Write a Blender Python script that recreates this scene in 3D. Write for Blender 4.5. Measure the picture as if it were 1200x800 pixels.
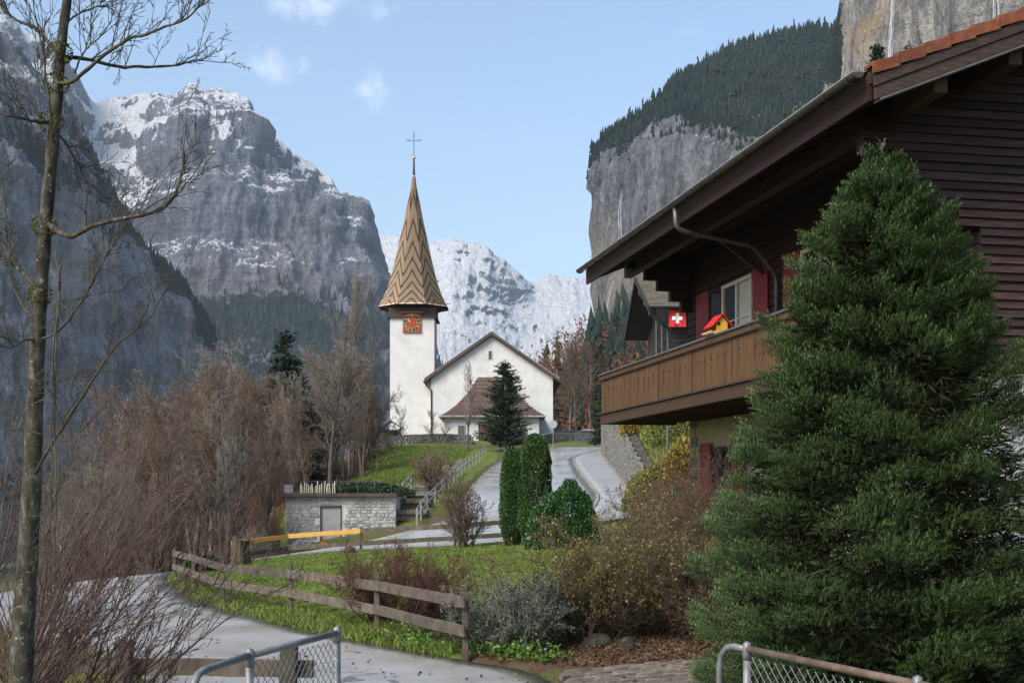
import bpy, bmesh, math, random
import numpy as np
from mathutils import Vector, Matrix

for _o in list(bpy.data.objects): bpy.data.objects.remove(_o)
SC = bpy.context.scene
COL = SC.collection
F_PX, CX, HY, EYE = 1450.0, 600.0, 575.0, 2.2      # focal length in photo pixels, centre column, horizon row, eye height

# ------------------------------------------------------------------ camera
cam = bpy.data.cameras.new('camera'); camo = bpy.data.objects.new('camera', cam); COL.objects.link(camo)
camo.location = (0, 0, EYE); camo.rotation_euler = (math.pi/2, 0, 0)
cam.sensor_width = 36.0; cam.lens = 36.0*F_PX/1200.0; cam.shift_y = (HY-400.0)/1200.0
cam.clip_start = 0.1; cam.clip_end = 30000
SC.camera = camo

# ------------------------------------------------------------------ sky, sun, exposure
SUN_AZ, SUN_EL = math.radians(-138.0), math.radians(42.0)      # to the left, veiled: soft light without sharp shadows
W = bpy.data.worlds.new('World'); SC.world = W; W.use_nodes = True
wn, wl = W.node_tree.nodes, W.node_tree.links; wn.clear()
w_out = wn.new('ShaderNodeOutputWorld'); w_bg = wn.new('ShaderNodeBackground')
w_sky = wn.new('ShaderNodeTexSky'); w_sky.sky_type = 'NISHITA'; w_sky.sun_disc = False
w_sky.sun_elevation = SUN_EL; w_sky.sun_rotation = SUN_AZ
w_sky.altitude = 800; w_sky.air_density = 1.25; w_sky.dust_density = 2.6; w_sky.ozone_density = 1.0
w_bg.inputs['Strength'].default_value = 0.12
w_tc = wn.new('ShaderNodeTexCoord')
cloud_last = w_sky.outputs[0]
w_noise = wn.new('ShaderNodeTexNoise'); w_noise.inputs['Scale'].default_value = 34; w_noise.inputs['Detail'].default_value = 7
w_noise.inputs['Roughness'].default_value = 0.62
wl.new(w_tc.outputs['Generated'], w_noise.inputs['Vector'])
def sky_dir(px, py):
    v = Vector(((px-CX)/F_PX, 1.0, (HY-py)/F_PX)); v.normalize(); return v
def cloud(d, rx, rz, amount):
    """a small fair-weather cloud in the direction d of the sky"""
    global cloud_last
    az = math.atan2(d.x, d.y)
    m = wn.new('ShaderNodeVectorMath'); m.operation = 'SUBTRACT'; m.inputs[1].default_value = d
    wl.new(w_tc.outputs['Generated'], m.inputs[0])
    r = wn.new('ShaderNodeMapping'); r.inputs['Rotation'].default_value = (0, 0, az)
    r.vector_type = 'POINT'; r.inputs['Scale'].default_value = (1, 1, 1)
    wl.new(m.outputs[0], r.inputs['Vector'])
    s = wn.new('ShaderNodeVectorMath'); s.operation = 'MULTIPLY'; s.inputs[1].default_value = (1/rx, 1/rx, 1/rz)
    wl.new(r.outputs[0], s.inputs[0])
    l = wn.new('ShaderNodeVectorMath'); l.operation = 'LENGTH'; wl.new(s.outputs[0], l.inputs[0])
    a = wn.new('ShaderNodeMath'); a.operation = 'MULTIPLY_ADD'; a.inputs[1].default_value = -1.0; a.inputs[2].default_value = 0.62
    wl.new(l.outputs['Value'], a.inputs[0])
    b = wn.new('ShaderNodeMath'); b.operation = 'MULTIPLY_ADD'; wl.new(w_noise.outputs[0], b.inputs[0]); b.inputs[1].default_value = 3.2; wl.new(a.outputs[0], b.inputs[2])
    c = wn.new('ShaderNodeMapRange'); c.interpolation_type = 'SMOOTHSTEP'
    c.inputs['From Min'].default_value = 1.65; c.inputs['From Max'].default_value = 2.9
    c.inputs['To Max'].default_value = amount; wl.new(b.outputs[0], c.inputs['Value'])
    x = wn.new('ShaderNodeMixRGB'); x.inputs['Color2'].default_value = (9.0, 8.7, 8.9, 1)
    wl.new(c.outputs[0], x.inputs['Fac']); wl.new(cloud_last, x.inputs['Color1']); cloud_last = x.outputs[0]
for (px, py, rx, rz, am) in ((334, 74, .060, .024, .36), (428, 104, .046, .026, .30), (372, 8, .09, .024, .30), (806, 38, .030, .010, .14),
                             (150, 160, .06, .012, .25), (-300, 120, .06, .02, .5), (-700, 60, .05, .02, .5), (1700, 60, .06, .02, .4)):
    cloud(sky_dir(px, py), rx, rz, am)
wl.new(cloud_last, w_bg.inputs['Color']); wl.new(w_bg.outputs[0], w_out.inputs['Surface'])

sun = bpy.data.lights.new('sun', 'SUN'); suno = bpy.data.objects.new('sun', sun); COL.objects.link(suno)
sun.energy = 2.5; sun.angle = math.radians(32); sun.color = (1.0, 0.93, 0.83)
_sd = Vector((math.sin(SUN_AZ)*math.cos(SUN_EL), math.cos(SUN_AZ)*math.cos(SUN_EL), math.sin(SUN_EL)))
suno.rotation_euler = _sd.to_track_quat('Z', 'Y').to_euler(); suno.location = (-60, 40, 80)

vs = SC.view_settings; vs.view_transform = 'Standard'; vs.look = 'None'; vs.gamma = 1.0; vs.use_curve_mapping = False
vs.exposure = 1.0
cy = SC.cycles; cy.use_denoising = True; cy.max_bounces = 6; cy.diffuse_bounces = 3; cy.glossy_bounces = 3
cy.transmission_bounces = 4; cy.transparent_max_bounces = 8; cy.volume_bounces = 0; cy.caustics_reflective = False; cy.caustics_refractive = False
cy.sample_clamp_indirect = 8.0
# ------------------------------------------------------------------ helpers
rng = np.random.default_rng(7)
random.seed(7)
def at(px, py, Y): return np.array(((px-CX)/F_PX*Y, Y, EYE+(HY-py)/F_PX*Y))
def tag(o, label=None, cat=None, group=None, kind=None):
    if label: o['label'] = label
    if cat: o['category'] = cat
    if group: o['group'] = group
    if kind: o['kind'] = kind
    return o
def link(name, data, parent=None, mat=None):
    o = bpy.data.objects.new(name, data); COL.objects.link(o)
    if parent is not None: o.parent = parent
    if mat is not None and data is not None and not data.materials: data.materials.append(mat)
    return o
def empty(name, loc=(0, 0, 0), rz=0.0, parent=None):
    o = bpy.data.objects.new(name, None); COL.objects.link(o); o.empty_display_size = .3
    o.location = loc; o.rotation_euler = (0, 0, rz)
    if parent is not None: o.parent = parent
    return o
def thing(name, label, cat, loc=(0, 0, 0), rz=0.0, group=None): return tag(empty(name, loc, rz), label, cat, group)
def np_mesh(name, V, F, attrs=None, smooth=False, fattrs=None):
    """mesh from numpy arrays; F is (n,3) or (n,4) or a list of both"""
    me = bpy.data.meshes.new(name)
    Fs = F if isinstance(F, list) else [F]
    V = np.ascontiguousarray(V, dtype=np.float32)
    me.vertices.add(len(V)); me.vertices.foreach_set('co', V.ravel())
    idx = np.concatenate([f.ravel() for f in Fs]).astype(np.int32)
    tot = np.concatenate([np.full(len(f), f.shape[1]) for f in Fs]).astype(np.int32)
    st = np.concatenate(([0], np.cumsum(tot)[:-1])).astype(np.int32)
    me.loops.add(len(idx)); me.loops.foreach_set('vertex_index', idx)
    me.polygons.add(len(tot)); me.polygons.foreach_set('loop_start', st); me.polygons.foreach_set('loop_total', tot)
    if smooth: me.polygons.foreach_set('use_smooth', np.ones(len(tot), dtype=bool))
    me.update(calc_edges=True)
    for k, a in (attrs or {}).items():
        at_ = me.attributes.new(k, 'FLOAT', 'POINT'); at_.data.foreach_set('value', np.ascontiguousarray(a, dtype=np.float32).ravel())
    for k, a in (fattrs or {}).items():
        at_ = me.attributes.new(k, 'FLOAT', 'FACE'); at_.data.foreach_set('value', np.ascontiguousarray(a, dtype=np.float32).ravel())
    return me
BOXF = np.array([[0,1,3,2],[4,6,7,5],[0,4,5,1],[2,3,7,6],[0,2,6,4],[1,5,7,3]])
class MB:
    """collects simple shapes into one mesh"""
    def __init__(s): s.v = []; s.f = []
    def add(s, v, f):
        b = len(s.v); s.v += [tuple(map(float, p)) for p in v]; s.f += [tuple(int(i)+b for i in q) for q in f]; return s
    def box(s, x0, x1, y0, y1, z0, z1):
        return s.add([(x, y, z) for x in (x0, x1) for y in (y0, y1) for z in (z0, z1)], BOXF)
    def bar(s, a, b, w, h, up=(0, 0, 1)):
        a, b = Vector(a), Vector(b); d = (b-a).normalized(); up = Vector(up)
        if abs(d.dot(up)) > .98: up = Vector((0, 1, 0))
        x = d.cross(up).normalized()*w/2; z = x.cross(d).normalized()*h/2
        return s.add([p+i*x+k*z for p in (a, b) for i in (-1, 1) for k in (-1, 1)], BOXF)
    def tube(s, pts, r, n=8, cap=True):
        pts = [Vector(p) for p in pts]; rr = [float(q) for q in r] if hasattr(r, '__len__') else [float(r)]*len(pts)
        v = []; f = []; ref = None
        for i, p in enumerate(pts):
            d = (pts[min(i+1, len(pts)-1)]-pts[max(i-1, 0)]).normalized()
            if ref is None:
                ref = Vector((0, 0, 1)) if abs(d.z) < .9 else Vector((1, 0, 0))
            x = (ref-d*ref.dot(d)).normalized(); y = d.cross(x); ref = x
            for k in range(n):
                a = 2*math.pi*k/n; v.append(p+rr[i]*(x*math.cos(a)+y*math.sin(a)))
        for i in range(len(pts)-1):
            for k in range(n): f.append((i*n+k, i*n+(k+1) % n, (i+1)*n+(k+1) % n, (i+1)*n+k))
        if cap: f.append(tuple(range(n))[::-1]); f.append(tuple(range((len(pts)-1)*n, len(pts)*n)))
        return s.add(v, f)
    def lathe(s, prof, c=(0, 0, 0), n=16):
        v = []; f = []
        for (r, z) in prof:
            for k in range(n):
                a = 2*math.pi*k/n; v.append((c[0]+r*math.cos(a), c[1]+r*math.sin(a), c[2]+z))
        for i in range(len(prof)-1):
            for k in range(n): f.append((i*n+k, i*n+(k+1) % n, (i+1)*n+(k+1) % n, (i+1)*n+k))
        f.append(tuple(range(n))[::-1]); f.append(tuple(range((len(prof)-1)*n, len(prof)*n)))
        return s.add(v, f)
    def prism(s, poly, y0, y1, axis='y'):
        """extrude a 2-D outline (a,b): axis y -> (a,t,b), x -> (t,a,b), z -> (a,b,t)"""
        m = {'y': lambda a, b, t: (a, t, b), 'x': lambda a, b, t: (t, a, b), 'z': lambda a, b, t: (a, b, t)}[axis]
        n = len(poly); v = [m(a, b, t) for t in (y0, y1) for (a, b) in poly]
        f = [tuple(range(n)), tuple(range(2*n-1, n-1, -1))]+[(i, (i+1) % n+0, n+(i+1) % n, n+i) for i in range(n)]
        return s.add(v, f)
    def mesh(s, name, smooth=False):
        me = bpy.data.meshes.new(name); me.from_pydata(s.v, [], s.f)
        bm = bmesh.new(); bm.from_mesh(me); bmesh.ops.recalc_face_normals(bm, faces=bm.faces); bm.to_mesh(me); bm.free()
        if smooth: me.polygons.foreach_set('use_smooth', np.ones(len(me.polygons), dtype=bool))
        me.update(); return me
    def build(s, name, mat, parent=None, smooth=False, bevel=0.0):
        o = link(name, s.mesh(name, smooth), parent, mat)
        if bevel:
            b = o.modifiers.new('bevel', 'BEVEL'); b.width = bevel; b.segments = 2; b.limit_method = 'ANGLE'
        return o
def copy_tree(o, parent=None):
    c = o.copy(); COL.objects.link(c); c.parent = parent
    for ch in list(o.children): copy_tree(ch, c)
    return c
# ---- noise
def _h(ix, iy, iz):
    n = (ix.astype(np.int64)*374761393 + iy.astype(np.int64)*668265263 + iz.astype(np.int64)*1442695041) & 0xffffffff
    n = ((n ^ (n >> 13))*1274126177) & 0xffffffff
    n = ((n ^ (n >> 15))*2246822519) & 0xffffffff
    return ((n ^ (n >> 16)) & 0xffffff)/float(0xffffff)
def vnoise(x, y, z):
    x, y, z = np.broadcast_arrays(np.asarray(x, float), y, z)
    fx, fy, fz = np.floor(x), np.floor(y), np.floor(z); ux, uy, uz = x-fx, y-fy, z-fz
    ux, uy, uz = [u*u*u*(u*(u*6-15)+10) for u in (ux, uy, uz)]
    r = 0
    for dx in (0, 1):
        for dy in (0, 1):
            for dz in (0, 1):
                r = r+_h(fx+dx, fy+dy, fz+dz)*(ux if dx else 1-ux)*(uy if dy else 1-uy)*(uz if dz else 1-uz)
    return r
def fbm(x, y, z, octaves=5, gain=.5, ridged=False):
    a, s, t = 1.0, 0.0, 0.0
    x, y, z = np.asarray(x, float), np.asarray(y, float), np.asarray(z, float)
    for i in range(octaves):
        n = vnoise(x+17.3*i, y-9.1*i, z+5.7*i)
        if ridged: n = 1-np.abs(2*n-1)
        s = s+a*n; t += a; a *= gain; x, y, z = x*2.03, y*2.03, z*2.03
    return s/t
def sstep(a, b, x): t = np.clip((np.asarray(x, float)-a)/(b-a), 0, 1); return t*t*(3-2*t)

# ---- materials (all procedural)
MATS = {}
def N(nt, kind, **kw):
    n = nt.nodes.new('ShaderNode'+kind)
    for k, v in kw.items():
        if k.startswith('_'): setattr(n, k[1:], v)
        else: n.inputs[k.replace('__', ' ')].default_value = v
    return n
def ramp(nt, fac, stops):
    r = nt.nodes.new('ShaderNodeValToRGB'); e = r.color_ramp.elements
    while len(e) < len(stops): e.new(.5)
    for i, (p, c) in enumerate(stops): e[i].position = p; e[i].color = (*c, 1) if len(c) == 3 else c
    nt.links.new(fac, r.inputs[0]); return r.outputs[0]
def mixc(nt, fac, a, b, mode='MIX'):
    m = nt.nodes.new('ShaderNodeMixRGB'); m.blend_type = mode
    for i, x in ((0, fac), (1, a), (2, b)):
        if hasattr(x, 'is_linked') or hasattr(x, 'links'): nt.links.new(x, m.inputs[i])
        elif i == 0: m.inputs[0].default_value = x
        else: m.inputs[i].default_value = (*x, 1)
    return m.outputs[0]
def mathn(nt, op, a, b=None, c=None, clamp=False):
    m = nt.nodes.new('ShaderNodeMath'); m.operation = op; m.use_clamp = clamp
    for i, x in enumerate((a, b, c)):
        if x is None: continue
        if hasattr(x, 'links'): nt.links.new(x, m.inputs[i])
        else: m.inputs[i].default_value = x
    return m.outputs[0]
def base_mat(name):
    m = bpy.data.materials.new(name); m.use_nodes = True; nt = m.node_tree
    return m, nt, nt.nodes['Principled BSDF']
def coords(nt, stretch=(1, 1, 1), src='Object'):
    tc = nt.nodes.new('ShaderNodeTexCoord'); mp = nt.nodes.new('ShaderNodeMapping'); mp.inputs['Scale'].default_value = stretch
    nt.links.new(tc.outputs[src], mp.inputs['Vector']); return mp.outputs[0]
def noise(nt, vec, scale, detail=5, rough=.6, kind='TexNoise'):
    n = nt.nodes.new('ShaderNode'+kind); n.inputs['Scale'].default_value = scale
    if kind == 'TexNoise': n.inputs['Detail'].default_value = detail; n.inputs['Roughness'].default_value = rough
    nt.links.new(vec, n.inputs['Vector']); return n.outputs[0]
def bump(nt, bs, h, strength=.4, dist=.02):
    b = nt.nodes.new('ShaderNodeBump'); b.inputs['Strength'].default_value = strength; b.inputs['Distance'].default_value = dist
    nt.links.new(h, b.inputs['Height']); nt.links.new(b.outputs[0], bs.inputs['Normal'])
def pmat(name, c1, c2, scale=6.0, rough=.8, stretch=(1, 1, 1), bmp=.3, bdist=.01, c3=None, rnd=0.0, spec=.35, metal=0.0, detail=6, dirt=None, dscale=1.3, dlo=.52, dhi=.68):
    """two or three tones of noise, relief from the same noise, a little variation from piece to piece, blotches of dirt"""
    m, nt, bs = base_mat(name); v = coords(nt, stretch)
    oi = nt.nodes.new('ShaderNodeObjectInfo')
    if rnd:
        ad = nt.nodes.new('ShaderNodeVectorMath'); ad.operation = 'MULTIPLY_ADD'
        nt.links.new(oi.outputs['Random'], ad.inputs[0]); ad.inputs[1].default_value = (37, 53, 71); nt.links.new(v, ad.inputs[2]); v = ad.outputs[0]
    n = noise(nt, v, scale, detail)
    st = [(.3, c1), (.7, c2)] if c3 is None else [(.28, c1), (.5, c2), (.72, c3)]
    col = ramp(nt, n, st)
    if dirt is not None:
        dn = noise(nt, coords(nt), dscale, 5); f = nt.nodes.new('ShaderNodeMapRange')
        f.inputs['From Min'].default_value = dlo; f.inputs['From Max'].default_value = dhi; nt.links.new(dn, f.inputs['Value'])
        col = mixc(nt, f.outputs[0], col, dirt)
    if rnd:
        hv = nt.nodes.new('ShaderNodeHueSaturation')
        k = mathn(nt, 'MULTIPLY_ADD', oi.outputs['Random'], 2*rnd, 1-rnd); nt.links.new(k, hv.inputs['Value']); nt.links.new(col, hv.inputs['Color']); col = hv.outputs[0]
    nt.links.new(col, bs.inputs['Base Color']); bs.inputs['Roughness'].default_value = rough
    bs.inputs['Specular IOR Level'].default_value = spec; bs.inputs['Metallic'].default_value = metal
    if bmp: bump(nt, bs, n, bmp, bdist)
    MATS[name] = m; return m
def leafmat(name, c1, c2, c3, rough=.55, spec=.35, attr='v', trans=0.0, clump=None, cscale=2.0):
    """foliage: one tone per leaf from its own random value, clumps of another tone"""
    m, nt, bs = base_mat(name)
    a = nt.nodes.new('ShaderNodeAttribute'); a.attribute_name = attr
    col = ramp(nt, a.outputs['Fac'], [(0, c1), (.5, c2), (1, c3)])
    if clump is not None:
        n = noise(nt, coords(nt), cscale, 3); f = nt.nodes.new('ShaderNodeMapRange'); f.inputs['From Min'].default_value = .45; f.inputs['From Max'].default_value = .65
        f.inputs['To Max'].default_value = .75; nt.links.new(n, f.inputs['Value']); col = mixc(nt, f.outputs[0], col, clump)
    nt.links.new(col, bs.inputs['Base Color']); bs.inputs['Roughness'].default_value = rough; bs.inputs['Specular IOR Level'].default_value = spec
    if trans:
        t = nt.nodes.new('ShaderNodeBsdfTranslucent'); nt.links.new(col, t.inputs['Color'])
        mx = nt.nodes.new('ShaderNodeMixShader'); mx.inputs[0].default_value = trans
        nt.links.new(bs.outputs[0], mx.inputs[1]); nt.links.new(t.outputs[0], mx.inputs[2])
        nt.links.new(mx.outputs[0], nt.nodes['Material Output'].inputs['Surface'])
    MATS[name] = m; return m

# ---- plants: tubes and twigs as numpy batches
def seg_mesh(segs, n=3, tips=None):
    """segs (k,8): p0 p1 r0 r1 -> open n-sided tubes; segments marked in tips end in a point"""
    S = np.asarray(segs, float)
    if tips is not None and tips.any():
        V1, F1 = seg_mesh(S[~tips], n) if (~tips).any() else (np.zeros((0, 3)), np.zeros((0, 4), int))
        S = S[tips]
    else: tips = None
    P0, P1 = S[:, :3], S[:, 3:6]; R0, R1 = S[:, 6], S[:, 7]
    D = P1-P0; D /= np.linalg.norm(D, axis=1, keepdims=True)+1e-9
    ref = np.where(np.abs(D[:, 2:3]) < .9, np.array([[0, 0, 1.]]), np.array([[1., 0, 0]]))
    X = np.cross(D, ref); X /= np.linalg.norm(X, axis=1, keepdims=True)+1e-9; Y = np.cross(D, X)
    if tips is not None:
        V = np.empty((len(S), n+1, 3))
        for k in range(n): a = 2*math.pi*k/n; V[:, k] = P0+(X*math.cos(a)+Y*math.sin(a))*R0[:, None]*1.15
        V[:, n] = P1; b = len(V1)+(np.arange(len(S))*(n+1))[:, None]
        F = np.concatenate([b+np.array([[k, (k+1) % n, n]]) for k in range(n)])
        return np.concatenate([V1, V.reshape(-1, 3)]), [F1, F]
    V = np.empty((len(S), 2*n, 3))
    for k in range(n):
        a = 2*math.pi*k/n; c = X*math.cos(a)+Y*math.sin(a)
        V[:, k] = P0+c*R0[:, None]; V[:, n+k] = P1+c*R1[:, None]
    b = (np.arange(len(S))*2*n)[:, None]
    F = np.concatenate([b+np.array([[k, (k+1) % n, n+(k+1) % n, n+k]]) for k in range(n)])
    return V.reshape(-1, 3), F
def _nrm(v): l = math.sqrt(v[0]*v[0]+v[1]*v[1]+v[2]*v[2])+1e-9; return (v[0]/l, v[1]/l, v[2]/l)
def grow(out, p, d, L, r, lv, P, R):
    """recursive branching; P holds lists per level: nseg, kids, ang, ratio, wob, up, taper"""
    n = P['nseg'][lv]; mx = len(P['nseg'])-1; step = L/n
    kids = P['kids'][lv] if lv < mx else 0; start = P['start'][lv]
    acc = 0.0; tp = P['taper'][lv]
    for i in range(n):
        w = P['wob'][lv]; u = P['up'][lv]
        d = _nrm((d[0]+R.uniform(-w, w), d[1]+R.uniform(-w, w), d[2]+R.uniform(-w, w)+u))
        q = (p[0]+d[0]*step, p[1]+d[1]*step, p[2]+d[2]*step)
        ra, rb = r*(1-tp*i/n), r*(1-tp*(i+1)/n)
        out.append((lv, *p, *q, ra, rb))
        if kids and (i+1)/n > start:
            acc += kids/(n*(1-start))
            while acc >= 1:
                acc -= 1; f = R.random()
                b = (p[0]+d[0]*step*f, p[1]+d[1]*step*f, p[2]+d[2]*step*f)
                a = P['ang'][lv]*R.uniform(.7, 1.3); th = R.uniform(0, 2*math.pi)
                ref = (0, 0, 1) if abs(d[2]) < .9 else (1, 0, 0)
                x = _nrm((d[1]*ref[2]-d[2]*ref[1], d[2]*ref[0]-d[0]*ref[2], d[0]*ref[1]-d[1]*ref[0]))
                y = (d[1]*x[2]-d[2]*x[1], d[2]*x[0]-d[0]*x[2], d[0]*x[1]-d[1]*x[0])
                ca, sa, ct, st = math.cos(a), math.sin(a), math.cos(th), math.sin(th)
                e = tuple(d[k]*ca+(x[k]*ct+y[k]*st)*sa for k in range(3))
                frac = (i+f)/n
                grow(out, b, e, L*P['ratio'][lv]*R.uniform(.65, 1.15)*(1-.45*frac), max(ra*P['rr'][lv], P['rmin']), lv+1, P, R)
        p = q
def leaf_quads(C, Dn, size, aspect=.5, R=rng):
    """small leaf faces (rhombs) at C pointing along Dn"""
    n = len(C); Dn = Dn/(np.linalg.norm(Dn, axis=1, keepdims=True)+1e-9)
    rv = R.normal(size=(n, 3)); X = np.cross(Dn, rv); X /= np.linalg.norm(X, axis=1, keepdims=True)+1e-9
    s = (size if np.ndim(size) else np.full(n, size))[:, None]
    V = np.stack([C, C+Dn*s*.45+X*s*aspect*.5, C+Dn*s, C+Dn*s*.45-X*s*aspect*.5], 1)
    F = (np.arange(n)*4)[:, None]+np.array([[0, 1, 2, 3]])
    return V.reshape(-1, 3), F
# ------------------------------------------------------------------ the lie of the land: height g(x, y) through surveyed spots
SPOTS = np.array([
 (0,-12,1.0),(0,0,.55),(-2,5,.48),(2,5,.55),(-3,10,.2),(3.5,10,.3),(0,13,.06),(6,4,.8),(-6,5,.3),(-8,12,.05),(9,10,.6),
 (-.62,16.3,0),(-2.1,19.2,0),(-4.2,23.3,-.08),(-6.2,26.6,-.16),(-8.9,32.6,-.2),(-5,16,-.05),(-8,22,-.2),(-12,28,-.3),(-13,36,-.5),(-12,42,-.6),
 (-.8,21,.15),(-.83,30,.32),(-4,32,.12),(-7,40,-.1),(1.4,16.6,.08),(3,16,.15),(1.5,22,.3),(2,30,.4),(1,38,.35),(-2,40,.25),
 (-9.5,50,-.42),(-5.2,46,-.05),(-1.8,47,.2),(-11,63,-.6),(-6,60,-.1),(-3,57,.75),(0,60,1.1),(3,55,.9),(1.2,70,1.9),(6,68,1.9),(1.9,90,3.47),(7,90,3.5),(3,110,5.0),(8,110,5.1),(6.9,125,6.2),(14,132,6.8),(-1,118,5.7),
 (-12,68,1.6),(-7.3,68,1.9),(-9,85,3.0),(-10,95,3.6),(-13,128,6.4),(-4.7,125,6.1),(-6,105,4.4),
 (-14,142,8.0),(-6,138,7.9),(7,142,8.0),(0,150,8.1),(0,175,8.4),(-14,165,8.0),(14,142,7.4),(22,150,8),
 (-17,55,-2.2),(-15,66,-1.5),(-18,80,-1.0),(-20,100,0.5),(-25,70,-5),(-24,48,-3.2),(-20,38,-1.8),(-16,27,-1.2),(-14,14,-.5),(-35,60,-8),(-40,100,-9),(-60,150,-14),(-24,130,3.0),(-30,150,0),(-60,60,-12),(-90,110,-18),(-40,20,-6),(-30,5,-2),
 (4.5,24,.65),(6,30,1.05),(8,19,.55),(14,25,1.4),(20,15,1.6),(22,35,3.0),(5,42,.75),(9,48,1.6),(9,60,1.4),(10.5,72,2.3),(11,85,3.2),(11.5,100,4.4),(14,115,5.6),(20,60,4),(25,90,7),(35,60,9),(40,120,16),
 (40,10,4),(0,220,9),(40,220,24),(-40,220,-10),(-120,220,-30)], float)
def _U(r2): return -np.sqrt(r2+4.0)
def _fit():
    P = SPOTS[:, :2]; n = len(P)
    K = _U(((P[:, None]-P[None])**2).sum(-1))-np.eye(n)*.15
    Q = np.hstack([np.ones((n, 1)), P]); A = np.block([[K, Q], [Q.T, np.zeros((3, 3))]])
    return np.linalg.solve(A, np.concatenate([SPOTS[:, 2], np.zeros(3)]))
_TW = _fit()
WALL = np.array([(6.9,58.0),(7.3,72.0),(8.2,95.0),(9.0,122.0),(12.0,128.0),(30.0,131.0)])      # foot of the retaining wall beside the pavement
def bank_h(y): return np.interp(y, [50,58,66,80,100,122], [0,.5,1.7,3.0,3.4,3.6])
def wall_x(y): return np.interp(y, WALL[:4,1], WALL[:4,0])
def g(x, y):
    x, y = np.broadcast_arrays(np.asarray(x, float), np.asarray(y, float)); sh = x.shape; x, y = x.ravel(), y.ravel()
    xc, yc = np.clip(x, -130, 45), np.clip(y, -14, 225)
    z = _TW[-3]+_TW[-2]*xc+_TW[-1]*yc
    for i, (a, b, c) in enumerate(SPOTS): z = z+_TW[i]*_U((xc-a)**2+(yc-b)**2)
    db = xc-wall_x(yc)-.25; z = z+np.where((db > 0) & (yc > 50) & (yc < 124.5), bank_h(yc)*(.75*sstep(0, .5, db)+.25)*sstep(0,.02,db)+np.clip(db, 0, 10)*.42*sstep(50, 62, yc)*sstep(124.5,121,yc), 0)
    far = 40*np.tanh((x-40)/220)-18+np.maximum(x-60, 0)*.25
    d = np.maximum(np.maximum(np.abs(x+20)-70, y-190), -y-10)
    w = sstep(0, 160, d); z = z*(1-w)+far*w
    return z.reshape(sh)
def gz(x, y): return float(g(np.array([x]), np.array([y]))[0])
def hit(px, py, y0=8.0, y1=220.0):
    """the spot of ground seen at a photo pixel"""
    Y = np.linspace(y0, y1, 1600); X = (px-CX)/F_PX*Y; Z = EYE+(HY-py)/F_PX*Y
    k = np.nonzero(Z-g(X, Y) < 0)[0]
    i = k[0] if len(k) else len(Y)-1
    return np.array((X[i], Y[i], gz(X[i], Y[i])))
def on(x, y, dz=0.0): return np.array((x, y, gz(x, y)+dz))
# ------------------------------------------------------------------ ground, road, pavement
ROWS = np.array([((.9,4),(-2.6,4)),((.6,10),(-3.4,10)),((.4,14.2),(-4.2,14.2)),((-.61,15.95),(-5.5,16.7)),((-2.13,18.2),(-7.0,19.2)),((-3.69,20.6),(-9.0,21.8)),
 ((-6.5,26.1),(-12.0,26.6)),((-8.03,29.5),(-14.0,30.6)),((-9.8,35.2),(-15.3,37)),((-10.6,39),(-16,43)),((-10.6,43),(-15,49)),((-9.9,46.3),(-12.5,55)),
 ((-8.5,47.8),(-10.5,57.5)),((-6.6,47.5),(-8.3,59)),((-3.7,46.5),(-5.5,60.6)),((-.3,45.5),(-4.4,61.9)),((.9,46.8),(-3.3,63.5)),((2.5,52),(-2.9,66.5)),
 ((3.8,60),(-2.65,69.8)),((4.7,68),(-2.4,76)),((4.9,80),(-2.1,84)),((4.95,90),(-1.9,90)),((5.3,107),(-1.1,108)),((6.2,115.5),(-.5,116)),
 ((7.2,120),(1.5,124)),((9.3,125.2),(3.8,130)),((14,127.2),(9,134)),((30,130.5),(30,137))], float)
def spline(P, n):
    """Catmull-Rom through the rows"""
    P = np.asarray(P, float); m = len(P); t = np.linspace(0, m-1, n); i = np.clip(t.astype(int), 0, m-2); f = (t-i).reshape((-1,)+(1,)*(P.ndim-1))
    p0, p1, p2, p3 = P[np.maximum(i-1, 0)], P[i], P[i+1], P[np.minimum(i+2, m-1)]
    return .5*((2*p1)+(-p0+p2)*f+(2*p0-5*p1+4*p2-p3)*f*f+(-p0+3*p1-3*p2+p3)*f**3)
RD = spline(ROWS, 380)
def strip(name, A, B, nw, mat, dz, kind='structure', label=None, edge=0.0, rough=0.0):
    t = np.linspace(0, 1, nw)[None, :, None]; G = A[:, None]*(1-t)+B[:, None]*t
    if rough:
        j = (fbm(G[:, :, 0]*1.7, G[:, :, 1]*1.7, 3.0, 4)-.5)*rough
        G[:, 0] += (B-A)/np.linalg.norm(B-A, axis=1, keepdims=True)*j[:, :1]
        G[:, -1] += (B-A)/np.linalg.norm(B-A, axis=1, keepdims=True)*j[:, -1:]
    Z = g(G[..., 0], G[..., 1])+dz
    V = np.concatenate([G, Z[..., None]], -1); nr = len(A); wa = np.concatenate([np.repeat(np.linspace(0, 1, nw)[None], nr, 0).ravel(), np.zeros(nr), np.ones(nr)])
    idx = np.arange(nr*nw).reshape(nr, nw)
    F = np.stack([idx[:-1, :-1], idx[:-1, 1:], idx[1:, 1:], idx[1:, :-1]], -1).reshape(-1, 4)
    # skirts so that the sheet has a real edge
    e = np.concatenate([V[:, 0], V[:, -1]]); e[:, 2] -= .1; n0 = nr*nw
    k = np.arange(nr-1)
    F2 = np.stack([n0+k, idx[:-1, 0], idx[1:, 0], n0+k+1], -1); F3 = np.stack([idx[:-1, -1], n0+nr+k, n0+nr+k+1, idx[1:, -1]], -1)
    me = np_mesh(name, np.concatenate([V.reshape(-1, 3), e]), np.concatenate([F, F2, F3]), {'across': wa}, smooth=False)
    o = link(name, me, None, mat); tag(o, label, kind=kind); return o
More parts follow.
